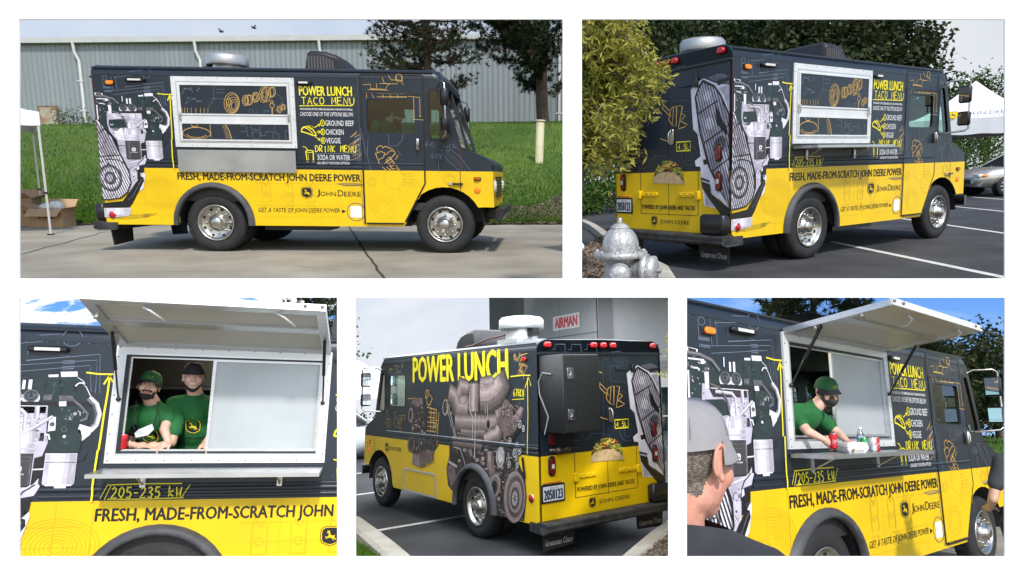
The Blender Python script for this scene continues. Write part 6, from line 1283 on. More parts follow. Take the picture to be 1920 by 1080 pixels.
# office building
gw = mat('light grey panel wall',(.33,.34,.35),.8,var=.06,scale=.7,stretch=(1,1,.3),fine=.05,fsc=20); gd = mat('dark grey panel wall',(.15,.155,.16),.8,var=.07,scale=.7,stretch=(1,1,.3)); gm_ = mat('mid grey band',(.24,.245,.25),.8); gwh = mat('white wall band',(.62,.62,.58),.8)
of = thing('office_building','grey panelled office building with AIRMAN sign above the truck','building')
p0 = Vector((22.9,-12.3)); p1 = Vector((12.60,-10.78)); p2 = Vector((12.28,-11.22)); p3 = Vector((11.2,-13.75))
def seg(a, b): 
    d_ = (b-a).normalized(); n = Vector((d_.y,-d_.x)); n = n if n.dot(Vector((-6.4,5.6))-a) > 0 else -n
    return (b-a).length, (lambda s,z,d: ((a+d_*s+n*d).x,(a+d_*s+n*d).y,z))
TOP = 5.2
l1,g1 = seg(p0,p1); l2,g2 = seg(p1,p2); l3,g3 = seg(p2,p3)
def topz(p): # keep below the ceiling of this place
    z = 9.0
    while z > 1 and scr(4,(p[0],p[1],z))[1] < 547: z -= .05
    return z
mb = MB(); z0,z1 = topz(p0),topz(p1); mb.add([g1(0,0,0),g1(l1,0,0),g1(l1,z1,0),g1(0,z0,0)],[(0,1,2,3)],gd); mb.build('wall', of)
s0 = l1*.40
mb = MB(); za = topz(g1(s0,0,0)[:2]); mb.add([g1(s0,3.0,.06),g1(l1,3.0,.06),g1(l1,z1,.06),g1(s0,z0+(z1-z0)*.4-.02,.06),g1(s0,3.0,0)],[(0,1,2,3),(0,3,4)],gw); mb.build('wall_panel', of)
mb = MB(); mb.add([g1(s0,2.2,.05),g1(l1,2.2,.05),g1(l1,2.98,.05),g1(s0,2.98,.05)],[(0,1,2,3)],gwh); mb.build('wall_band', of)
for s_ in (.18,.40,.72): 
    mb = MB(); ribbon(mb,[(l1*s_,0),(l1*s_,z0+(z1-z0)*s_-.05)],.03,g1,.065,gd); mb.build('panel_joint', of)
mb = MB(); ribbon(mb,[(s0,3.75),(l1,3.75)],.05,g1,.07,gd); mb.build('panel_joint', of)
mb = MB(); z2 = topz(p2); mb.add([g2(0,0,.08),g2(l2,0,.08),g2(l2,z2,.08),g2(0,z1,.08)],[(0,1,2,3)],gd); mb.build('pilaster', of)
z3 = topz(p3); mb = MB(); mb.add([g3(0,2.62,0),g3(l3,2.62,0),g3(l3,z3,0),g3(0,z2,0)],[(0,1,2,3)],gw); mb.build('wall_panel', of)
mb = MB(); mb.add([g3(0,2.22,.02),g3(l3,2.22,.02),g3(l3,2.62,.02),g3(0,2.62,.02)],[(0,1,2,3)],gm_); mb.add([g3(0,1.62,.01),g3(l3,1.62,.01),g3(l3,2.22,.01),g3(0,2.22,.01)],[(0,1,2,3)],gwh); mb.build('wall_band', of)
wg = mat('dark green office glass',(.008,.022,.024),.08,spec=.8)
mb = MB(); mb.add([g3(0,0,0),g3(l3,0,0),g3(l3,1.62,0),g3(0,1.62,0)],[(0,1,2,3)],wg); wn_ = mb.build('window', of)
for s_ in (.15,.32,.5,.66,.82,.97):
    mb = MB(); ribbon(mb,[(l3*s_,0),(l3*s_,1.62)],.05,g3,.02,whitet); mb.build('mullion', wn_)
mb = MB(); ribbon(mb,[(0,.55),(l3,.55)],.05,g3,.024,whitet); mb.build('transom', wn_)
mb = MB(); sa,sb_ = l1*.675,l1*.885; zz0,zz1 = 4.03,4.62
mb.add([g1(sa,zz0,.10),g1(sb_,zz0,.10),g1(sb_,zz1,.10),g1(sa,zz1,.10)],[(0,1,2,3)],mat('white sign board',(.75,.75,.75),.5)); put_text(mb,'AIRMAN',(sa+.15,zz0+.09,sb_-.15,zz1-.08),g1,.105,mat('red sign letters',(.62,.03,.035),.5),.03); mb.build('sign', of)
put(of,4)
grid_surface('lawn', lambda a,b: (11.0+.9*b+2*a,-13.0+1.5*a-.8*b-.9,.03), 3, 2, soil, 4, 'thin lawn strip below the office windows', 'grass')
tent('white pop up tent at the left edge beside the truck mirror',4,0,-1.5,3.0,1.5,1.62,2.02,2.95,loc=(12.55,-2.25,0),rz=.35)
car('white car parked at the left edge by the truck nose',4,(11.6,-.2,0),math.radians(-55),mat('white car paint',(.72,.73,.74),.25,.1))
KB4 = lambda u,v: 655 < u < 1266 and v > 548
broad_tree('tree crown peeping over the white tent at far left',4,(17.2,-1.9,0),4.6,1.5,1.4,70,12,.2,bushm,120,KB4,'trees beyond the office')
bush('green shrubs beneath the tent at far left',4,(15.2,-3.0,0),1.6,.8,1.3,80,14,.14,bushm,121,KB4)
r = thing('hanging_twig','thin leafy twigs hanging at the right edge by the office','branch'); rn = random.Random(6); lb = MB(); V = []; Mi4 = ST[4].inverted()
def at4(u, v, dep): return Mi4 @ Vector(((u-1060)/1250*dep, dep, (540-v)/1250*dep))
for (ua,va,ub,vb) in ((1268,560,1236,590),(1268,620,1246,640),(1268,680,1238,706),(1268,640,1250,668)):
    a,b = at4(ua,va,5.0),at4(ub,vb,5.0); pts = [a.lerp(b,t)+Vector((0,0,.03*math.sin(t*PI))) for t in (0,.33,.66,1)]; lb.tube(pts,[.006,.005,.003,.001],bark,5)
    if va == 560: continue
    for k in range(26):
        s_ = rn.uniform(.15,1); c = a.lerp(b,s_); d_ = Vector((rn.gauss(0,1),rn.gauss(0,1),rn.gauss(-.3,.7))).normalized()*rn.uniform(.03,.06); s2 = d_.cross(Vector((rn.gauss(0,1),rn.gauss(0,1),rn.gauss(0,1)))).normalized()*.006; V += [c,c+d_*.45+s2,c+d_,c+d_*.45-s2]
lb.build('twigs', r); cr = MB(); cr.add(V,[(4*k,4*k+1,4*k+2,4*k+3) for k in range(len(V)//4)],oak); cr.build('leaves', r); put(r,4)
# ================================================================ place 5: sunlit truck and customers
sheet('concrete_lot',[(-5.2,-5.2),(-3.0,-6.3),(7.5,-1.6),(30,5.4),(30,14),(16,11),(2.2,1.6)],0,conc,5,'sunlit pale concrete beside the front wheel','pavement')
def f5(a, b): x = 12.6+20*b; yl = -3.8+(x+3.59)*.24; yr = yl+(5+6*b)*a+0; return (x, -1.5+(x-12.6)*.16+a*(7+10*b), .02+1.35*(b**.8))
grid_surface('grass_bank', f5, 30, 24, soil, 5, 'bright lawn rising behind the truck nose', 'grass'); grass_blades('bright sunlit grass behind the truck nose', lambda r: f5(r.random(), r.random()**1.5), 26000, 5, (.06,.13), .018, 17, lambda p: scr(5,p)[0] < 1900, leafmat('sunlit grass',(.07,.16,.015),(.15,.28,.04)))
KP5 = lambda u,v: 1274 < u < 1900 and v > 546
Mi5 = ST[5].inverted()
def at5(u, v, dep): return Mi5 @ Vector(((u-1060)/1250*dep, dep, (540-v)/1250*dep))
for k,(u,dep,h,sp) in enumerate(((1475,17,7.2,1.9),(1545,18,7.8,2.0),(1630,19,7.6,1.8),(1770,26,5.0,1.6))):
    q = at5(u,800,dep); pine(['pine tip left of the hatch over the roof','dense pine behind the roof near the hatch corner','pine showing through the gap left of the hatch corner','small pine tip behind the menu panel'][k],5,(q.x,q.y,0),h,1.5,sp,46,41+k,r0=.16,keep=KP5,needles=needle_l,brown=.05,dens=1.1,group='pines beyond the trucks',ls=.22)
for k,(u,dep,h,rx) in enumerate(((1830,27,5.4,1.9),(1872,29,5.6,2.0),(1800,30,4.8,1.6),(1905,26,5.0,1.6))):
    q = at5(u,800,dep); broad_tree(['dark tree right behind the truck cab','dark tree behind the mirror bracket','lower dark tree beside the windscreen','dark tree at the far right edge'][k],5,(q.x,q.y,.6),h,1.0,rx,190,18,.2,darkl,140+k,KP5,'dark trees behind the lawn',mats=[darkl,darkl2],r0=.2)
# ================================================================ people
from mathutils.bvhtree import BVHTree
shirtm = mat('green cotton', (.010,.115,.028), .85, rgb2=(.014,.145,.036), scale=9, bump=.35, bscale=9)
skinA = mat('skin light', (.66,.39,.29), .5, rgb2=(.72,.44,.34), scale=20); skinB = mat('skin tanned', (.56,.34,.24), .5, rgb2=(.63,.39,.28), scale=20); skinE = mat('skin sunburnt', (.62,.29,.20), .5, rgb2=(.70,.34,.25), scale=14, bump=.1, bscale=90)
hairk = mat('black hair', (.012,.010,.009), .6, bump=.5, bscale=200); hairg = mat('short grey brown hair', (.20,.15,.11), .7, rgb2=(.42,.36,.30), scale=120, bump=1., bscale=260); capk = mat('black cap cloth', (.010,.010,.014), .8); capg = mat('green cap cloth', (.010,.085,.026), .8, bump=.2, bscale=150); capgr = mat('grey cap cloth', (.27,.26,.27), .85, rgb2=(.33,.32,.33), scale=8, bump=.3, bscale=14)
teem = mat('charcoal tee shirt', (.030,.031,.036), .9, rgb2=(.045,.046,.052), scale=7, bump=.4, bscale=10); navyp = mat('navy shorts', (.012,.020,.045), .85, bump=.3, bscale=12); jean = mat('dark trousers', (.02,.022,.03), .85)
eyew = mat('eye white', (.7,.68,.66), .3); iris = mat('iris dark', (.02,.013,.01), .2); lipm = mat('lips', (.42,.17,.14), .5); teeth = mat('teeth', (.75,.73,.68), .3); maskm = mat('dark face mask', (.035,.032,.022), .85, rgb2=(.05,.045,.03), scale=9, bump=.3, bscale=14); maskw = mat('white face mask', (.62,.63,.70), .8)
def fuse(mb, voxel, smooth=4):
    o = mb.build('tmp', fixn=True); m = o.modifiers.new('r','REMESH'); m.mode = 'VOXEL'; m.voxel_size = voxel; s_ = o.modifiers.new('s','SMOOTH'); s_.iterations = smooth; s_.factor = .5
    dg = bpy.context.evaluated_depsgraph_get(); dg.update(); me = bpy.data.meshes.new_from_object(o.evaluated_get(dg)); bpy.data.objects.remove(o)
    me.materials.clear(); me.polygons.foreach_set('use_smooth',[True]*len(me.polygons)); return me
def capsule(mb, a, b, r0, r1, m, n=5):
    a,b = Vector(a),Vector(b); L_ = (b-a).length; d_ = (b-a)/max(L_,1e-6); pts = []; rs = []
    for t in (-1,-.8,-.4): pts.append(a+d_*r0*t); rs.append(r0*math.sqrt(max(.02,1-t*t)))
    for k in range(n+1): pts.append(a.lerp(b,k/n)); rs.append(r0+(r1-r0)*k/n)
    for t in (.4,.8,1): pts.append(b+d_*r1*t); rs.append(r1*math.sqrt(max(.02,1-t*t)))
    mb.tube(pts, rs, m, 12)
def head_parts(mb, M, m):
    E_ = lambda c,r: mb.ell(c,r,m,14,10,M)
    E_((0,.018,.030),(.076,.097,.088)); E_((0,-.02,-.03),(.067,.072,.085)); E_((0,-.042,-.082),(.044,.040,.034)); E_((0,.0,-.065),(.058,.06,.045))
    for s in (-1,1): E_((s*.030,-.078,.024),(.028,.015,.011)); E_((s*.040,-.060,-.028),(.027,.027,.028)); mb.ell((s*.078,.014,-.004),(.007,.017,.027),m,10,8,M); mb.tube([M @ Vector((s*(.080+.006*(1+math.sin(a_))*.5),.016+.019*math.cos(a_),.002+.030*math.sin(a_))) for a_ in [-1.3+4.2*k_/9 for k_ in range(10)]],[.0055]*10,m,7); E_((s*.080,.004,-.030),(.006,.008,.010)); E_((s*.010,-.098,-.034),(.010,.010,.008))
    mb.tube([M @ Vector(p) for p in ((0,-.082,.016),(0,-.094,-.006),(0,-.108,-.030),(0,-.100,-.038))],[.008,.010,.014,.010],m,8)
    E_((0,-.088,-.056),(.024,.012,.007)); E_((0,-.086,-.066),(.022,.012,.008))
def hand_parts(mb, wrist, dirv, palm, m, curl=.35, spread=.10, side=1, scale=1.):
    # dirv: wrist -> fingers, palm: direction the palm faces
    d_ = Vector(dirv).normalized(); n = Vector(palm); n = (n-d_*n.dot(d_)).normalized(); s_ = d_.cross(n)*side; w = Vector(wrist)
    capsule(mb, w, w+d_*.045*scale, .026*scale, .034*scale, m); mb.tube([w+d_*.02*scale-s_*.018*scale, w+d_*.085*scale-s_*.028*scale],[.014*scale,.013*scale],m,8); 
    for k in (-1.5,-.5,.5,1.5): mb.tube([w+d_*.01+s_*k*.010*scale, w+d_*.085*scale+s_*k*.019*scale],[.016*scale,.0125*scale],m,8)
    for k,ln in ((-1.5,.068),(-.5,.080),(.5,.076),(1.5,.060)):
        p = w+d_*.085*scale+s_*k*.019*scale; q = (d_+s_*k*spread*.6).normalized(); pts = [p]; a = curl*.6
        for j,f in enumerate((.45,.32,.26)):
            q2 = (q*math.cos(a)+n*math.sin(a)).normalized(); p = p+q2*ln*f*scale; pts.append(p); a += curl
        mb.tube(pts,[.0098*scale,.0092*scale,.0085*scale,.0068*scale],m,8)
    p = w+d_*.028*scale-s_*.030*scale; q = (d_*.75-s_*.75+n*.25).normalized(); pts = [p-d_*.01]; 
    for f,qq in ((.034,q),(.030,(q+n*curl*.9+d_*.35).normalized()),(.024,(q+n*curl*1.4+d_*.6).normalized())): p = p+qq*f*scale; pts.append(p)
    mb.tube(pts,[.015*scale,.0125*scale,.011*scale,.008*scale],m,8)
def assign(me, mats, fn):
    for m in mats: me.materials.append(m)
    for p in me.polygons: p.material_index = fn(p.center)
def part(name, me, parent): o = bpy.data.objects.new(name, me); COL.objects.link(o); o.parent = parent; return o
def cap(parent, M, m, back=False, logo_=True, brimm=None, crown=1.08):
    R = M @ (Matrix.Rotation(PI,4,'Z') if back else Matrix.Identity(4)); mb = MB(); rg = []
    for t in range(8):
        a = PI/2*t/7; z = .026+.092*crown*math.sin(a); r_ = math.cos(a)**.72 if t < 7 else .02; rg.append([(.0865*r_*math.cos(q), .014+.108*r_*math.sin(q), z-.014*math.sin(q)*(1-t/7)) for q in [2*PI*k/24 for k in range(24)]])
    mb.loft(rg, m, cap=False, M=R); c_ = None
    mb2 = MB(); V = []
    for j in range(5):
        for k in range(13):
            a = PI+PI*(k/12); w_ = j/4; r_ = 1+w_*.52*math.sin(PI*k/12)**.8; V.append(R @ Vector((.088*math.cos(a)*(1+.04*w_), .012+.106*math.sin(a)*r_, .040-.004*w_-.022*(math.cos(a)**2)*w_*1.2-.014*w_)))
    N = len(V); mb2.add(V+[v-(R.to_3x3() @ Vector((0,0,.004))) for v in V], [(j*13+k,j*13+k+1,(j+1)*13+k+1,(j+1)*13+k) for j in range(4) for k in range(12)]+[(N+j*13+k,N+(j+1)*13+k,N+(j+1)*13+k+1,N+j*13+k+1) for j in range(4) for k in range(12)]+[(4*13+k,4*13+k+1,N+4*13+k+1,N+4*13+k) for k in range(12)], brimm or m, True)
    o = mb.build('cap', parent); mb2.build('brim', o); mb3 = MB(); mb3.ell((0,.012,.035+.088*crown),(.008,.008,.005),m,8,5,R)
    mb3.build('cap_button', o)
    if logo_:
        l_ = MB(); logo(l_,0,.078,.040,.040,lambda a,b,d: tuple(R @ Vector((a,-.093-d+max(0,(b-.06))*1.0,b))),.004,capk,ylet); l_.build('cap_logo', o)
    return o
def person(stage, label, J, head, rz=0., tilt=(0,0), skin=skinA, shirt=shirtm, hat=None, back=False, beard=None, mask=None, smile=False, hands={}, shirtlogo=True, legs=True, hair=hairk, hatlogo=True, extra=None, trouser=None, scale=1., lower=True, voxel=.006, sleeve=.62, hair_low=False, group=None, chest=(.155,.115)):
    r = thing('person', label, 'person', group); V3 = lambda k: Vector(J[k])
    MH = Matrix.Translation(head) @ Matrix.Rotation(rz,4,'Z') @ Matrix.Rotation(tilt[0],4,'X') @ Matrix.Rotation(tilt[1],4,'Y') @ Matrix.Scale(scale,4)
    mb = MB(); head_parts(mb, MH, skin); nk = V3('neck'); capsule(mb, MH @ Vector((0,.022,-.05)), nk, .052, .060, skin); capsule(mb, nk, V3('chest'), .06, .08, skin)
    for s in 'LR':
        capsule(mb, V3('sh'+s), V3('el'+s), .045, .038, skin); capsule(mb, V3('el'+s), V3('ha'+s), .038, .024, skin)
        h = hands.get(s)
        if h: hand_parts(mb, V3('ha'+s), h[0], h[1], skin, h[2] if len(h) > 2 else .35, .1, 1 if s == 'L' else -1)
    me = fuse(mb, voxel, 3); Mi = MH.inverted()
    def fn(c):
        q = Mi @ c
        if q.length > .16: return 0
        if abs(q.x) < .022 and -.072 < q.z < -.050 and q.y < -.085 and not smile: return 2
        if hair and q.z > -.02 and q.y > .005 and abs(q.x) < .078 and (q.y > .035 or q.z > .03): return 1
        if hair_low and q.y > .005+.35*max(0,-q.z) and q.z > -.062+.012*noise.noise(c*60) and abs(q.x) < .0765+.003*noise.noise(c*90): return 1
        if hair_low and q.z > -.005+.02*noise.noise(c*70) and q.y > -.035 and abs(q.x) < .079 and q.z < .05: return 1
        if beard and q.y < .0 and ((-.13 < q.z < -.070 and q.y < -.01) or (-.1 < q.z < -.045 and abs(q.x) > .040 and q.y > -.07) or (-.056 < q.z < -.040 and abs(q.x) < .038 and q.y < -.07)) : return 3
        return 0
    assign(me, [skin, hair or skin, lipm, beard or skin], fn); bo = part('body', me, r)
    mb = MB()
    for s in (-1,1):
        mb.ell((s*.031,-.0765,.004),(.0145,.009,.0060),eyew,10,8,MH); mb.ell((s*.031,-.0835,.004),(.0062,.003,.0058),iris,8,6,MH)
    mb.build('eyes', r); mb = MB()
    for s in (-1,1): mb.tube([MH @ Vector((s*x_,y_,z_)) for x_,y_,z_ in ((.014,-.091,.024),(.030,-.092,.031),(.047,-.080,.026))],[.004,.005,.003],hairk,6)
    mb.build('eyebrows', r)
    if smile:
        mb = MB(); ribbon(mb,[(x_,-.063+.20*x_*x_*10) for x_ in (-.032,-.02,-.008,.008,.02,.032)],.012,lambda a,b,d: tuple(MH @ Vector((a,-.1005+a*a*9-d,b))),0,lipm); ribbon(mb,[(x_,-.062+.20*x_*x_*10) for x_ in (-.027,-.015,0,.015,.027)],.007,lambda a,b,d: tuple(MH @ Vector((a,-.1025+a*a*9-d,b))),0,teeth); mb.build('mouth', r)
    # shirt
    mb = MB(); c,p_ = V3('chest'),V3('pelvis'); sl,sr = V3('shL'),V3('shR'); ax = (sl-sr).normalized(); up = (c-p_).normalized(); fw = up.cross(ax)
    if fw.y > 0 and abs(rz) < .3: fw = -fw
    Bm = Matrix((ax, fw, up)).transposed().to_4x4()
    def tors(cc, rx, ry, rzz): mb.ell((0,0,0),(rx,ry,rzz),shirt,18,12,Matrix.Translation(cc) @ Bm)
    tors(c,chest[0],chest[1],.17); tors(c.lerp(p_,.45),chest[0]*.98,chest[1]*1.03,.19); tors(c.lerp(p_,.9),chest[0]*1.02,chest[1]*1.08,.17); capsule(mb, c+up*.04, nk-up*.015, .10, .070, shirt)
    for s in 'LR': capsule(mb, c.lerp(V3('sh'+s),.35)+up*.04, V3('sh'+s), .088, .062, shirt); capsule(mb, V3('sh'+s), V3('sh'+s).lerp(V3('el'+s),sleeve), .061, .060, shirt)
    me = fuse(mb, .011, 5); bm = bmesh.new(); bm.from_mesh(me)
    bmesh.ops.bisect_plane(bm, geom=bm.verts[:]+bm.edges[:]+bm.faces[:], plane_co=nk+up*.004, plane_no=(up*.8+(MH @ Vector((0,0,0))-nk).normalized()*.2), clear_outer=True)
    for v in bm.verts: v.co += Vector((noise.noise(v.co*9),noise.noise(v.co*9+Vector((3,0,0))),noise.noise(v.co*9+Vector((0,7,0)))))*.007
    bm.to_mesh(me); me.materials.append(shirt); so = part('shirt', me, r)
    if shirtlogo:
        bt = BVHTree.FromBMesh(bm); l_ = MB()
        def fS(a, b, d):
            o_ = c+ax*a+up*b+fw*.6; h_ = bt.ray_cast(o_, -fw); return tuple((h_[0] if h_[0] else o_-fw*.47)+fw*(.004+d))
        lo,ls_ = J.get('logo',(0,-.06)),J.get('logos',.13); logo(l_,lo[0],lo[1],ls_,ls_*1.05,fS,0,capk,ylet)
        if J.get('word'): put_text(l_,'JOHN DEERE',(-.10,lo[1]-.125,.10,lo[1]-.095),lambda a,b,d: fS(-a if 0 else a,b,d),0,capk,.0)
        l_.build('shirt_logo', so)
    bm.free()
    if legs:
        mb = MB()
        for s,q in (('L',1),('R',-1)):
            h_ = p_+ax*q*.09; k_ = J.get('kn'+s, (h_.x,h_.y-.05,h_.z-.40)); f_ = J.get('ft'+s, (k_[0],k_[1]+.03,k_[2]-.40)); capsule(mb, h_, k_, .088, .06, trouser or jean); capsule(mb, k_, f_, .06, .045, trouser or jean); capsule(mb, f_, Vector(f_)+Vector(J.get('toe',(0,-.13,-.01))), .045, .035, trouser or jean)
        me = fuse(mb, .014, 3); me.materials.append(trouser or jean); part('trousers', me, r)
    if hat: cap(r, MH, hat, back, hatlogo and not back, capk if hat is capg else None)
    if mask == 'worn':
        mb = MB(); rg = []
        for z,w_,y_ in ((-.012,.052,-.094),(-.03,.066,-.112),(-.055,.066,-.118),(-.08,.060,-.108),(-.105,.048,-.085),(-.118,.03,-.055)): rg.append([(w_*1.15*math.sin(a), y_*math.cos(a)+.012*(1-math.cos(a)) if 1 else 0, z+.012*abs(math.sin(a))) for a in [-1.35+2.7*k/12 for k in range(13)]])
        mb.loft(rg, maskm, cap=False, closed=False, M=MH); mo = mb.build('face_mask', r)
        for s in (-1,1): mb = MB(); mb.tube([MH @ Vector(p) for p in ((s*.070,-.03,-.03),(s*.084,.0,-.012),(s*.090,.03,.0))],.003,maskm,5); mb.build('ear_loop', mo)
    if mask == 'chin':
        mb = MB(); rg = []
        for z,k in ((-.100,.98),(-.114,1.02),(-.130,.90)): rg.append([(.068*k*math.sin(a), -.088*k*math.cos(a)+.004, z+.06*abs(math.sin(a))**2) for a in [-1.5+3.0*q/12 for q in range(13)]])
        mb.loft(rg, capk, cap=False, closed=False, M=MH); mb.build('chin_mask', r)
    if extra: extra(r, MH)
    put(r, stage); return r
# place 1: worker bending in the cab
person(1,'worker in green shirt and dark cap bending down inside the cab',dict(pelvis=(3.50,-.50,1.30),chest=(3.70,-.60,1.70),neck=(3.81,-.63,1.84),shL=(3.80,-.44,1.76),shR=(3.66,-.78,1.78),elL=(4.0,-.40,1.52),elR=(3.60,-.86,1.50),haL=(4.16,-.46,1.44),haR=(3.68,-.88,1.28),logo=(.02,-.05),knL=(3.78,-.42,1.0),knR=(3.75,-.6,1.0)),(3.94,-.66,1.915),rz=math.radians(58),tilt=(.42,0),hat=capk,beard=hairk,hands={'L':((1,0,-.3),(0,0,-1)),'R':((.4,0,-1),(0,.3,0))},skin=skinB)
# place 3: two workers at the hatch
def lanyard(r, MH):
    mb = MB(); A_ = Vector((1.175,-.905,1.90)); B_ = Vector((1.325,-.905,1.90)); mb.tube([A_,(1.17,-.935,1.80),(1.175,-.945,1.72),(1.2,-.95,1.675)],.005,capk,6); mb.tube([B_,(1.34,-.935,1.80),(1.335,-.95,1.74),(1.32,-.955,1.705)],.005,capk,6)
    q = mb.build('mask_cord', r); mb = MB(); f_ = lambda a,b,d: (1.20+a,-.955-d-.02*math.sin(a*24),1.65+b); flat(mb,[(0,.0),(.015,-.035),(.10,-.015),(.135,.03),(.12,.075),(.03,.03)],f_,.004,maskw); flat(mb,[(0,.0),(.015,-.035),(.10,-.015),(.095,-.03),(.02,-.05),(-.005,-.01)],f_,.003,capk); mb.build('hanging_mask', q)
person(3,'bearded worker in green shirt and green cap leaning on the counter',dict(pelvis=(1.29,-0.46,1.395),chest=(1.27,-0.72,1.735),neck=(1.25,-0.8,1.895),shL=(1.445,-0.74,1.795),shR=(1.09,-0.72,1.795),elL=(1.445,-0.86,1.565),elR=(1.05,-0.92,1.595),haL=(1.375,-.93,1.55),haR=(1.225,-0.95,1.55),logo=(-.02,-.075),logos=.145),(1.235,-.855,2.02),rz=.27,tilt=(-.12,.16),skin=skinB,hat=capg,beard=hairk,hands={'L':((-.9,-.15,0),(0,0,-1),.25),'R':((.9,-.1,-.05),(0,0,-1),.3)},extra=lanyard)
person(3,'smiling worker in green shirt with backwards black cap and chin mask',dict(pelvis=(1.58,-0.52,1.43),chest=(1.56,-0.68,1.81),neck=(1.555,-0.75,1.965),shL=(1.735,-0.7,1.875),shR=(1.385,-0.7,1.875),elL=(1.765,-0.86,1.67),elR=(1.385,-0.86,1.67),haL=(1.70,-.90,1.56),haR=(1.44,-.90,1.56),logo=(.0,-.085),logos=.125,word=1),(1.545,-.80,2.10),rz=.27,tilt=(-.08,0),hat=capk,back=True,mask='chin',smile=True,hands={'L':((.5,-.7,-.25),(0,0,-1),.3),'R':((-.5,-.7,-.25),(0,0,-1),.3)})
# place 5: worker handing food out
person(5,'masked worker in green shirt and green cap leaning out with drink can',dict(pelvis=(1.70,-.55,1.42),chest=(1.72,-.92,1.66),neck=(1.78,-1.03,1.78),shL=(1.95,-.93,1.70),shR=(1.53,-.92,1.72),elL=(2.00,-1.08,1.55),elR=(1.46,-1.10,1.56),haL=(1.93,-1.20,1.47),haR=(1.53,-1.19,1.50),logo=(.0,-.06),logos=.15),(1.82,-1.10,1.885),rz=math.radians(-22),tilt=(.32,-.12),hat=capg,mask='worn',hands={'L':((-.5,-.8,-.25),(0,0,-1),.3),'R':((.55,-.25,-.35),(.3,.9,0),.75)})
def trim(o, stage, uc, sign):
    k = (uc-1060)/1250; M = ST[stage]; pc = M.inverted() @ Vector((0,0,0)); pn = (M.to_3x3().transposed() @ Vector((sign,-sign*k,0))).normalized()
    for ch in all_children(o):
        if ch.type != 'MESH': continue
        bm = bmesh.new(); bm.from_mesh(ch.data); bmesh.ops.bisect_plane(bm, geom=bm.verts[:]+bm.edges[:]+bm.faces[:], plane_co=pc, plane_no=pn, clear_outer=True); bm.to_mesh(ch.data); bm.free()
def cap_seams(r, MH):
    mb = MB()
    for k in range(6):
        a_ = k*PI/3+.3; pts = []
        for t in range(1,8): q = PI/2*t/7.2; rr = math.cos(q)**.72; pts.append(MH @ Vector((.0873*rr*math.cos(a_), .014+.109*rr*math.sin(a_), .0268+.0926*math.sin(q)-.014*math.sin(a_)*(1-t/7))))
        mb.tube(pts,.0009,mat('cap seam thread',(.16,.155,.16),.9),5)
    mb.build('cap_seams', r)
eE = person(5,'customer in grey cap and charcoal tee shirt seen from behind',dict(pelvis=(-2.42,-2.80,.92),chest=(-2.42,-2.84,1.25),neck=(-2.405,-2.85,1.385),shL=(-2.44,-2.66,1.30),shR=(-2.36,-3.03,1.29),elL=(-2.42,-2.58,1.05),elR=(-2.34,-3.10,1.02),haL=(-2.25,-2.60,.92),haR=(-2.2,-3.08,.90),toe=(.13,0,-.01)),(-2.385,-2.868,1.505),rz=math.radians(95),tilt=(.04,0),skin=skinE,shirt=teem,hat=capgr,hair=hairg,hair_low=True,shirtlogo=False,hatlogo=False,hands={'L':((1,0,-.2),(0,-1,0)),'R':((1,0,-.2),(0,1,0))},voxel=.004,scale=1.08,extra=cap_seams)
trim(eE,5,1272,-1)
eF = person(5,'customer in dark shirt and navy shorts cut off at the right edge',dict(pelvis=(2.76,-2.16,.84),chest=(2.81,-2.24,1.26),neck=(2.83,-2.24,1.42),shL=(2.68,-2.07,1.33),shR=(2.97,-2.40,1.33),elL=(2.60,-2.01,1.05),elR=(3.05,-2.40,1.05),haL=(2.77,-1.93,.96),haR=(3.09,-2.16,1.0),toe=(.09,.09,-.01)),(2.86,-2.22,1.55),rz=math.radians(130),tilt=(.1,0),skin=skinB,shirt=teem,hair=hairk,hair_low=True,shirtlogo=False,trouser=navyp,hands={'L':((.8,.4,0),(0,0,-1)),'R':((-.5,.6,0),(0,0,-1))},chest=(.17,.14))
# ================================================================ things on the counters
redc = mat('red can', (.55,.012,.02), .3, .3); greenc = mat('green can', (.01,.30,.07), .3, .3); whitec = mat('white can', (.70,.70,.72), .3, .3); canm = mat('can metal', (.6,.6,.62), .25, 1.)
def can(label, stage, loc, m, word, mw, tilt=0., star=False, rz=0., group='drink cans on the counter'):
    r = thing('drink_can', label, 'can', group); mb = MB(); mb.lathe([(.024,0),(.031,.008),(.033,.016),(.033,.100),(.027,.116)],m,24); mb.build('can_body', r); mb = MB(); mb.lathe([(.027,.116),(.0275,.119),(.025,.120),(.024,.116),(.001,.116)],canm,20); mb.lathe([(.0,.001),(.024,.0)],canm,16); mb.build('can_lid', r)
    f_ = lambda a,b,d: ((.0333+d)*math.sin(a/.033), -(.0333+d)*math.cos(a/.033), b); mb = MB()
    if star:
        for k in range(4): a = k*PI/2; ribbon(mb,[(.026*math.cos(a),.058+.036*math.sin(a)),(.009*math.cos(a+PI/4),.058+.012*math.sin(a+PI/4)),(.026*math.cos(a+PI/2),.058+.036*math.sin(a+PI/2))],.002,f_,.0003,wlet)
    put_text(mb,word,(-.026,.048,.030,.074),f_,.0006,mw,.0,.3,skew=.012)
    if m is redc: ribbon(mb,[(-.03,.036),(-.01,.044),(.01,.036),(.03,.042)],.004,f_,.0004,mw)
    mb.build('can_lettering', r); put(r,stage,loc,rz,Matrix.Rotation(tilt,4,'X')); return r
can('red drink can by the bearded worker on the sill',3,(1.135,-.985,1.5255),redc,'Coca-Cola',capk,group='cans at the close up hatch',rz=.1)
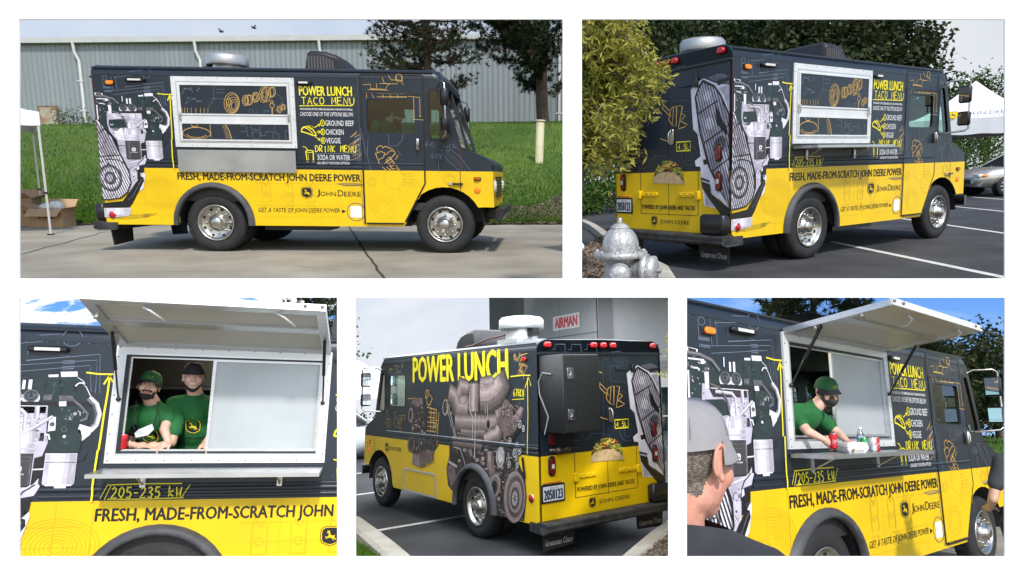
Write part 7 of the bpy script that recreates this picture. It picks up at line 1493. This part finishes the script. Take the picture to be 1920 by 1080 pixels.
mb = MB(); mb.lathe([(.028,0),(.037,.10),(.038,.10),(.029,.001)],glass('clear cup',(.75,.76,.78),.25),20); put(tag(mb.build('plastic_cup'),'clear plastic cup on the sill left of the red can','cup'),3,(1.17+.0,-.93,1.5255))
SZ = 1.3935
can('red can held in the masked worker hand',5,(1.585,-1.235,1.43),redc,'Coca-Cola',wlet,.12,rz=-.5)
can('green drink can beside the water bottle',5,(2.12,-1.24,SZ),greenc,'Sprite',wlet,star=True,rz=-.6); can('white drink can between bottle and red can',5,(2.33,-1.22,SZ),whitec,'Coke',tred,rz=-.6); can('red drink can farthest along the counter shelf',5,(2.44,-1.20,SZ),redc,'Coca-Cola',wlet,rz=-.6)
r = thing('water_bottle','clear plastic water bottle with blue label on shelf','bottle'); bgl = glass('bottle plastic',(.86,.90,.93),.18); mb = MB(); mb.lathe([(.028,0),(.032,.01),(.031,.05),(.032,.09),(.031,.13),(.025,.155),(.014,.18),(.0125,.19)],bgl,20); mb.build('bottle_body', r); mb = MB(); mb.lathe([(.0325,.085),(.0328,.09),(.0328,.125),(.0325,.13)],mat('blue bottle label',(.05,.25,.60),.4,rgb2=(.55,.65,.75),scale=25),20); mb.build('label_band', r); mb = MB(); mb.lathe([(.0145,.188),(.0145,.205),(.013,.207),(.001,.207)],wlet,14); mb.build('bottle_cap', r); put(r,5,(2.22,-1.17,SZ))
foam = mat('white foam', (.74,.72,.71), .7); r = thing('takeaway_box','white foam takeaway box with small logo on counter shelf','takeaway box'); mb = MB()
for z0,z1,s0,s1 in ((0,.045,.085,.105),(.047,.085,.105,.082)):
    rg = [[(x*k,y*k*.8,z) for x,y in rrect(-1,-1,1,1,.18,3)] for z,k in ((z0,s0*.98),(z0+.004,s0),(z1-.004,s1),(z1,s1*.97))]; m_ = MB(); m_.loft(rg,foam,cap=True); m_.build('lid' if z0 else 'tray', r)
l_ = MB(); f_ = lambda a,b,d: (a,-.078-.16*b-d,b); logo(l_,-.055,.022,.026,.024,f_,.002,capk,ylet); put_text(l_,'JOHN DEERE',(-.035,.014,.045,.026),f_,.003,capk,.0); l_.build('box_logo', r); put(r,5,(1.83,-1.27,SZ),-.45)
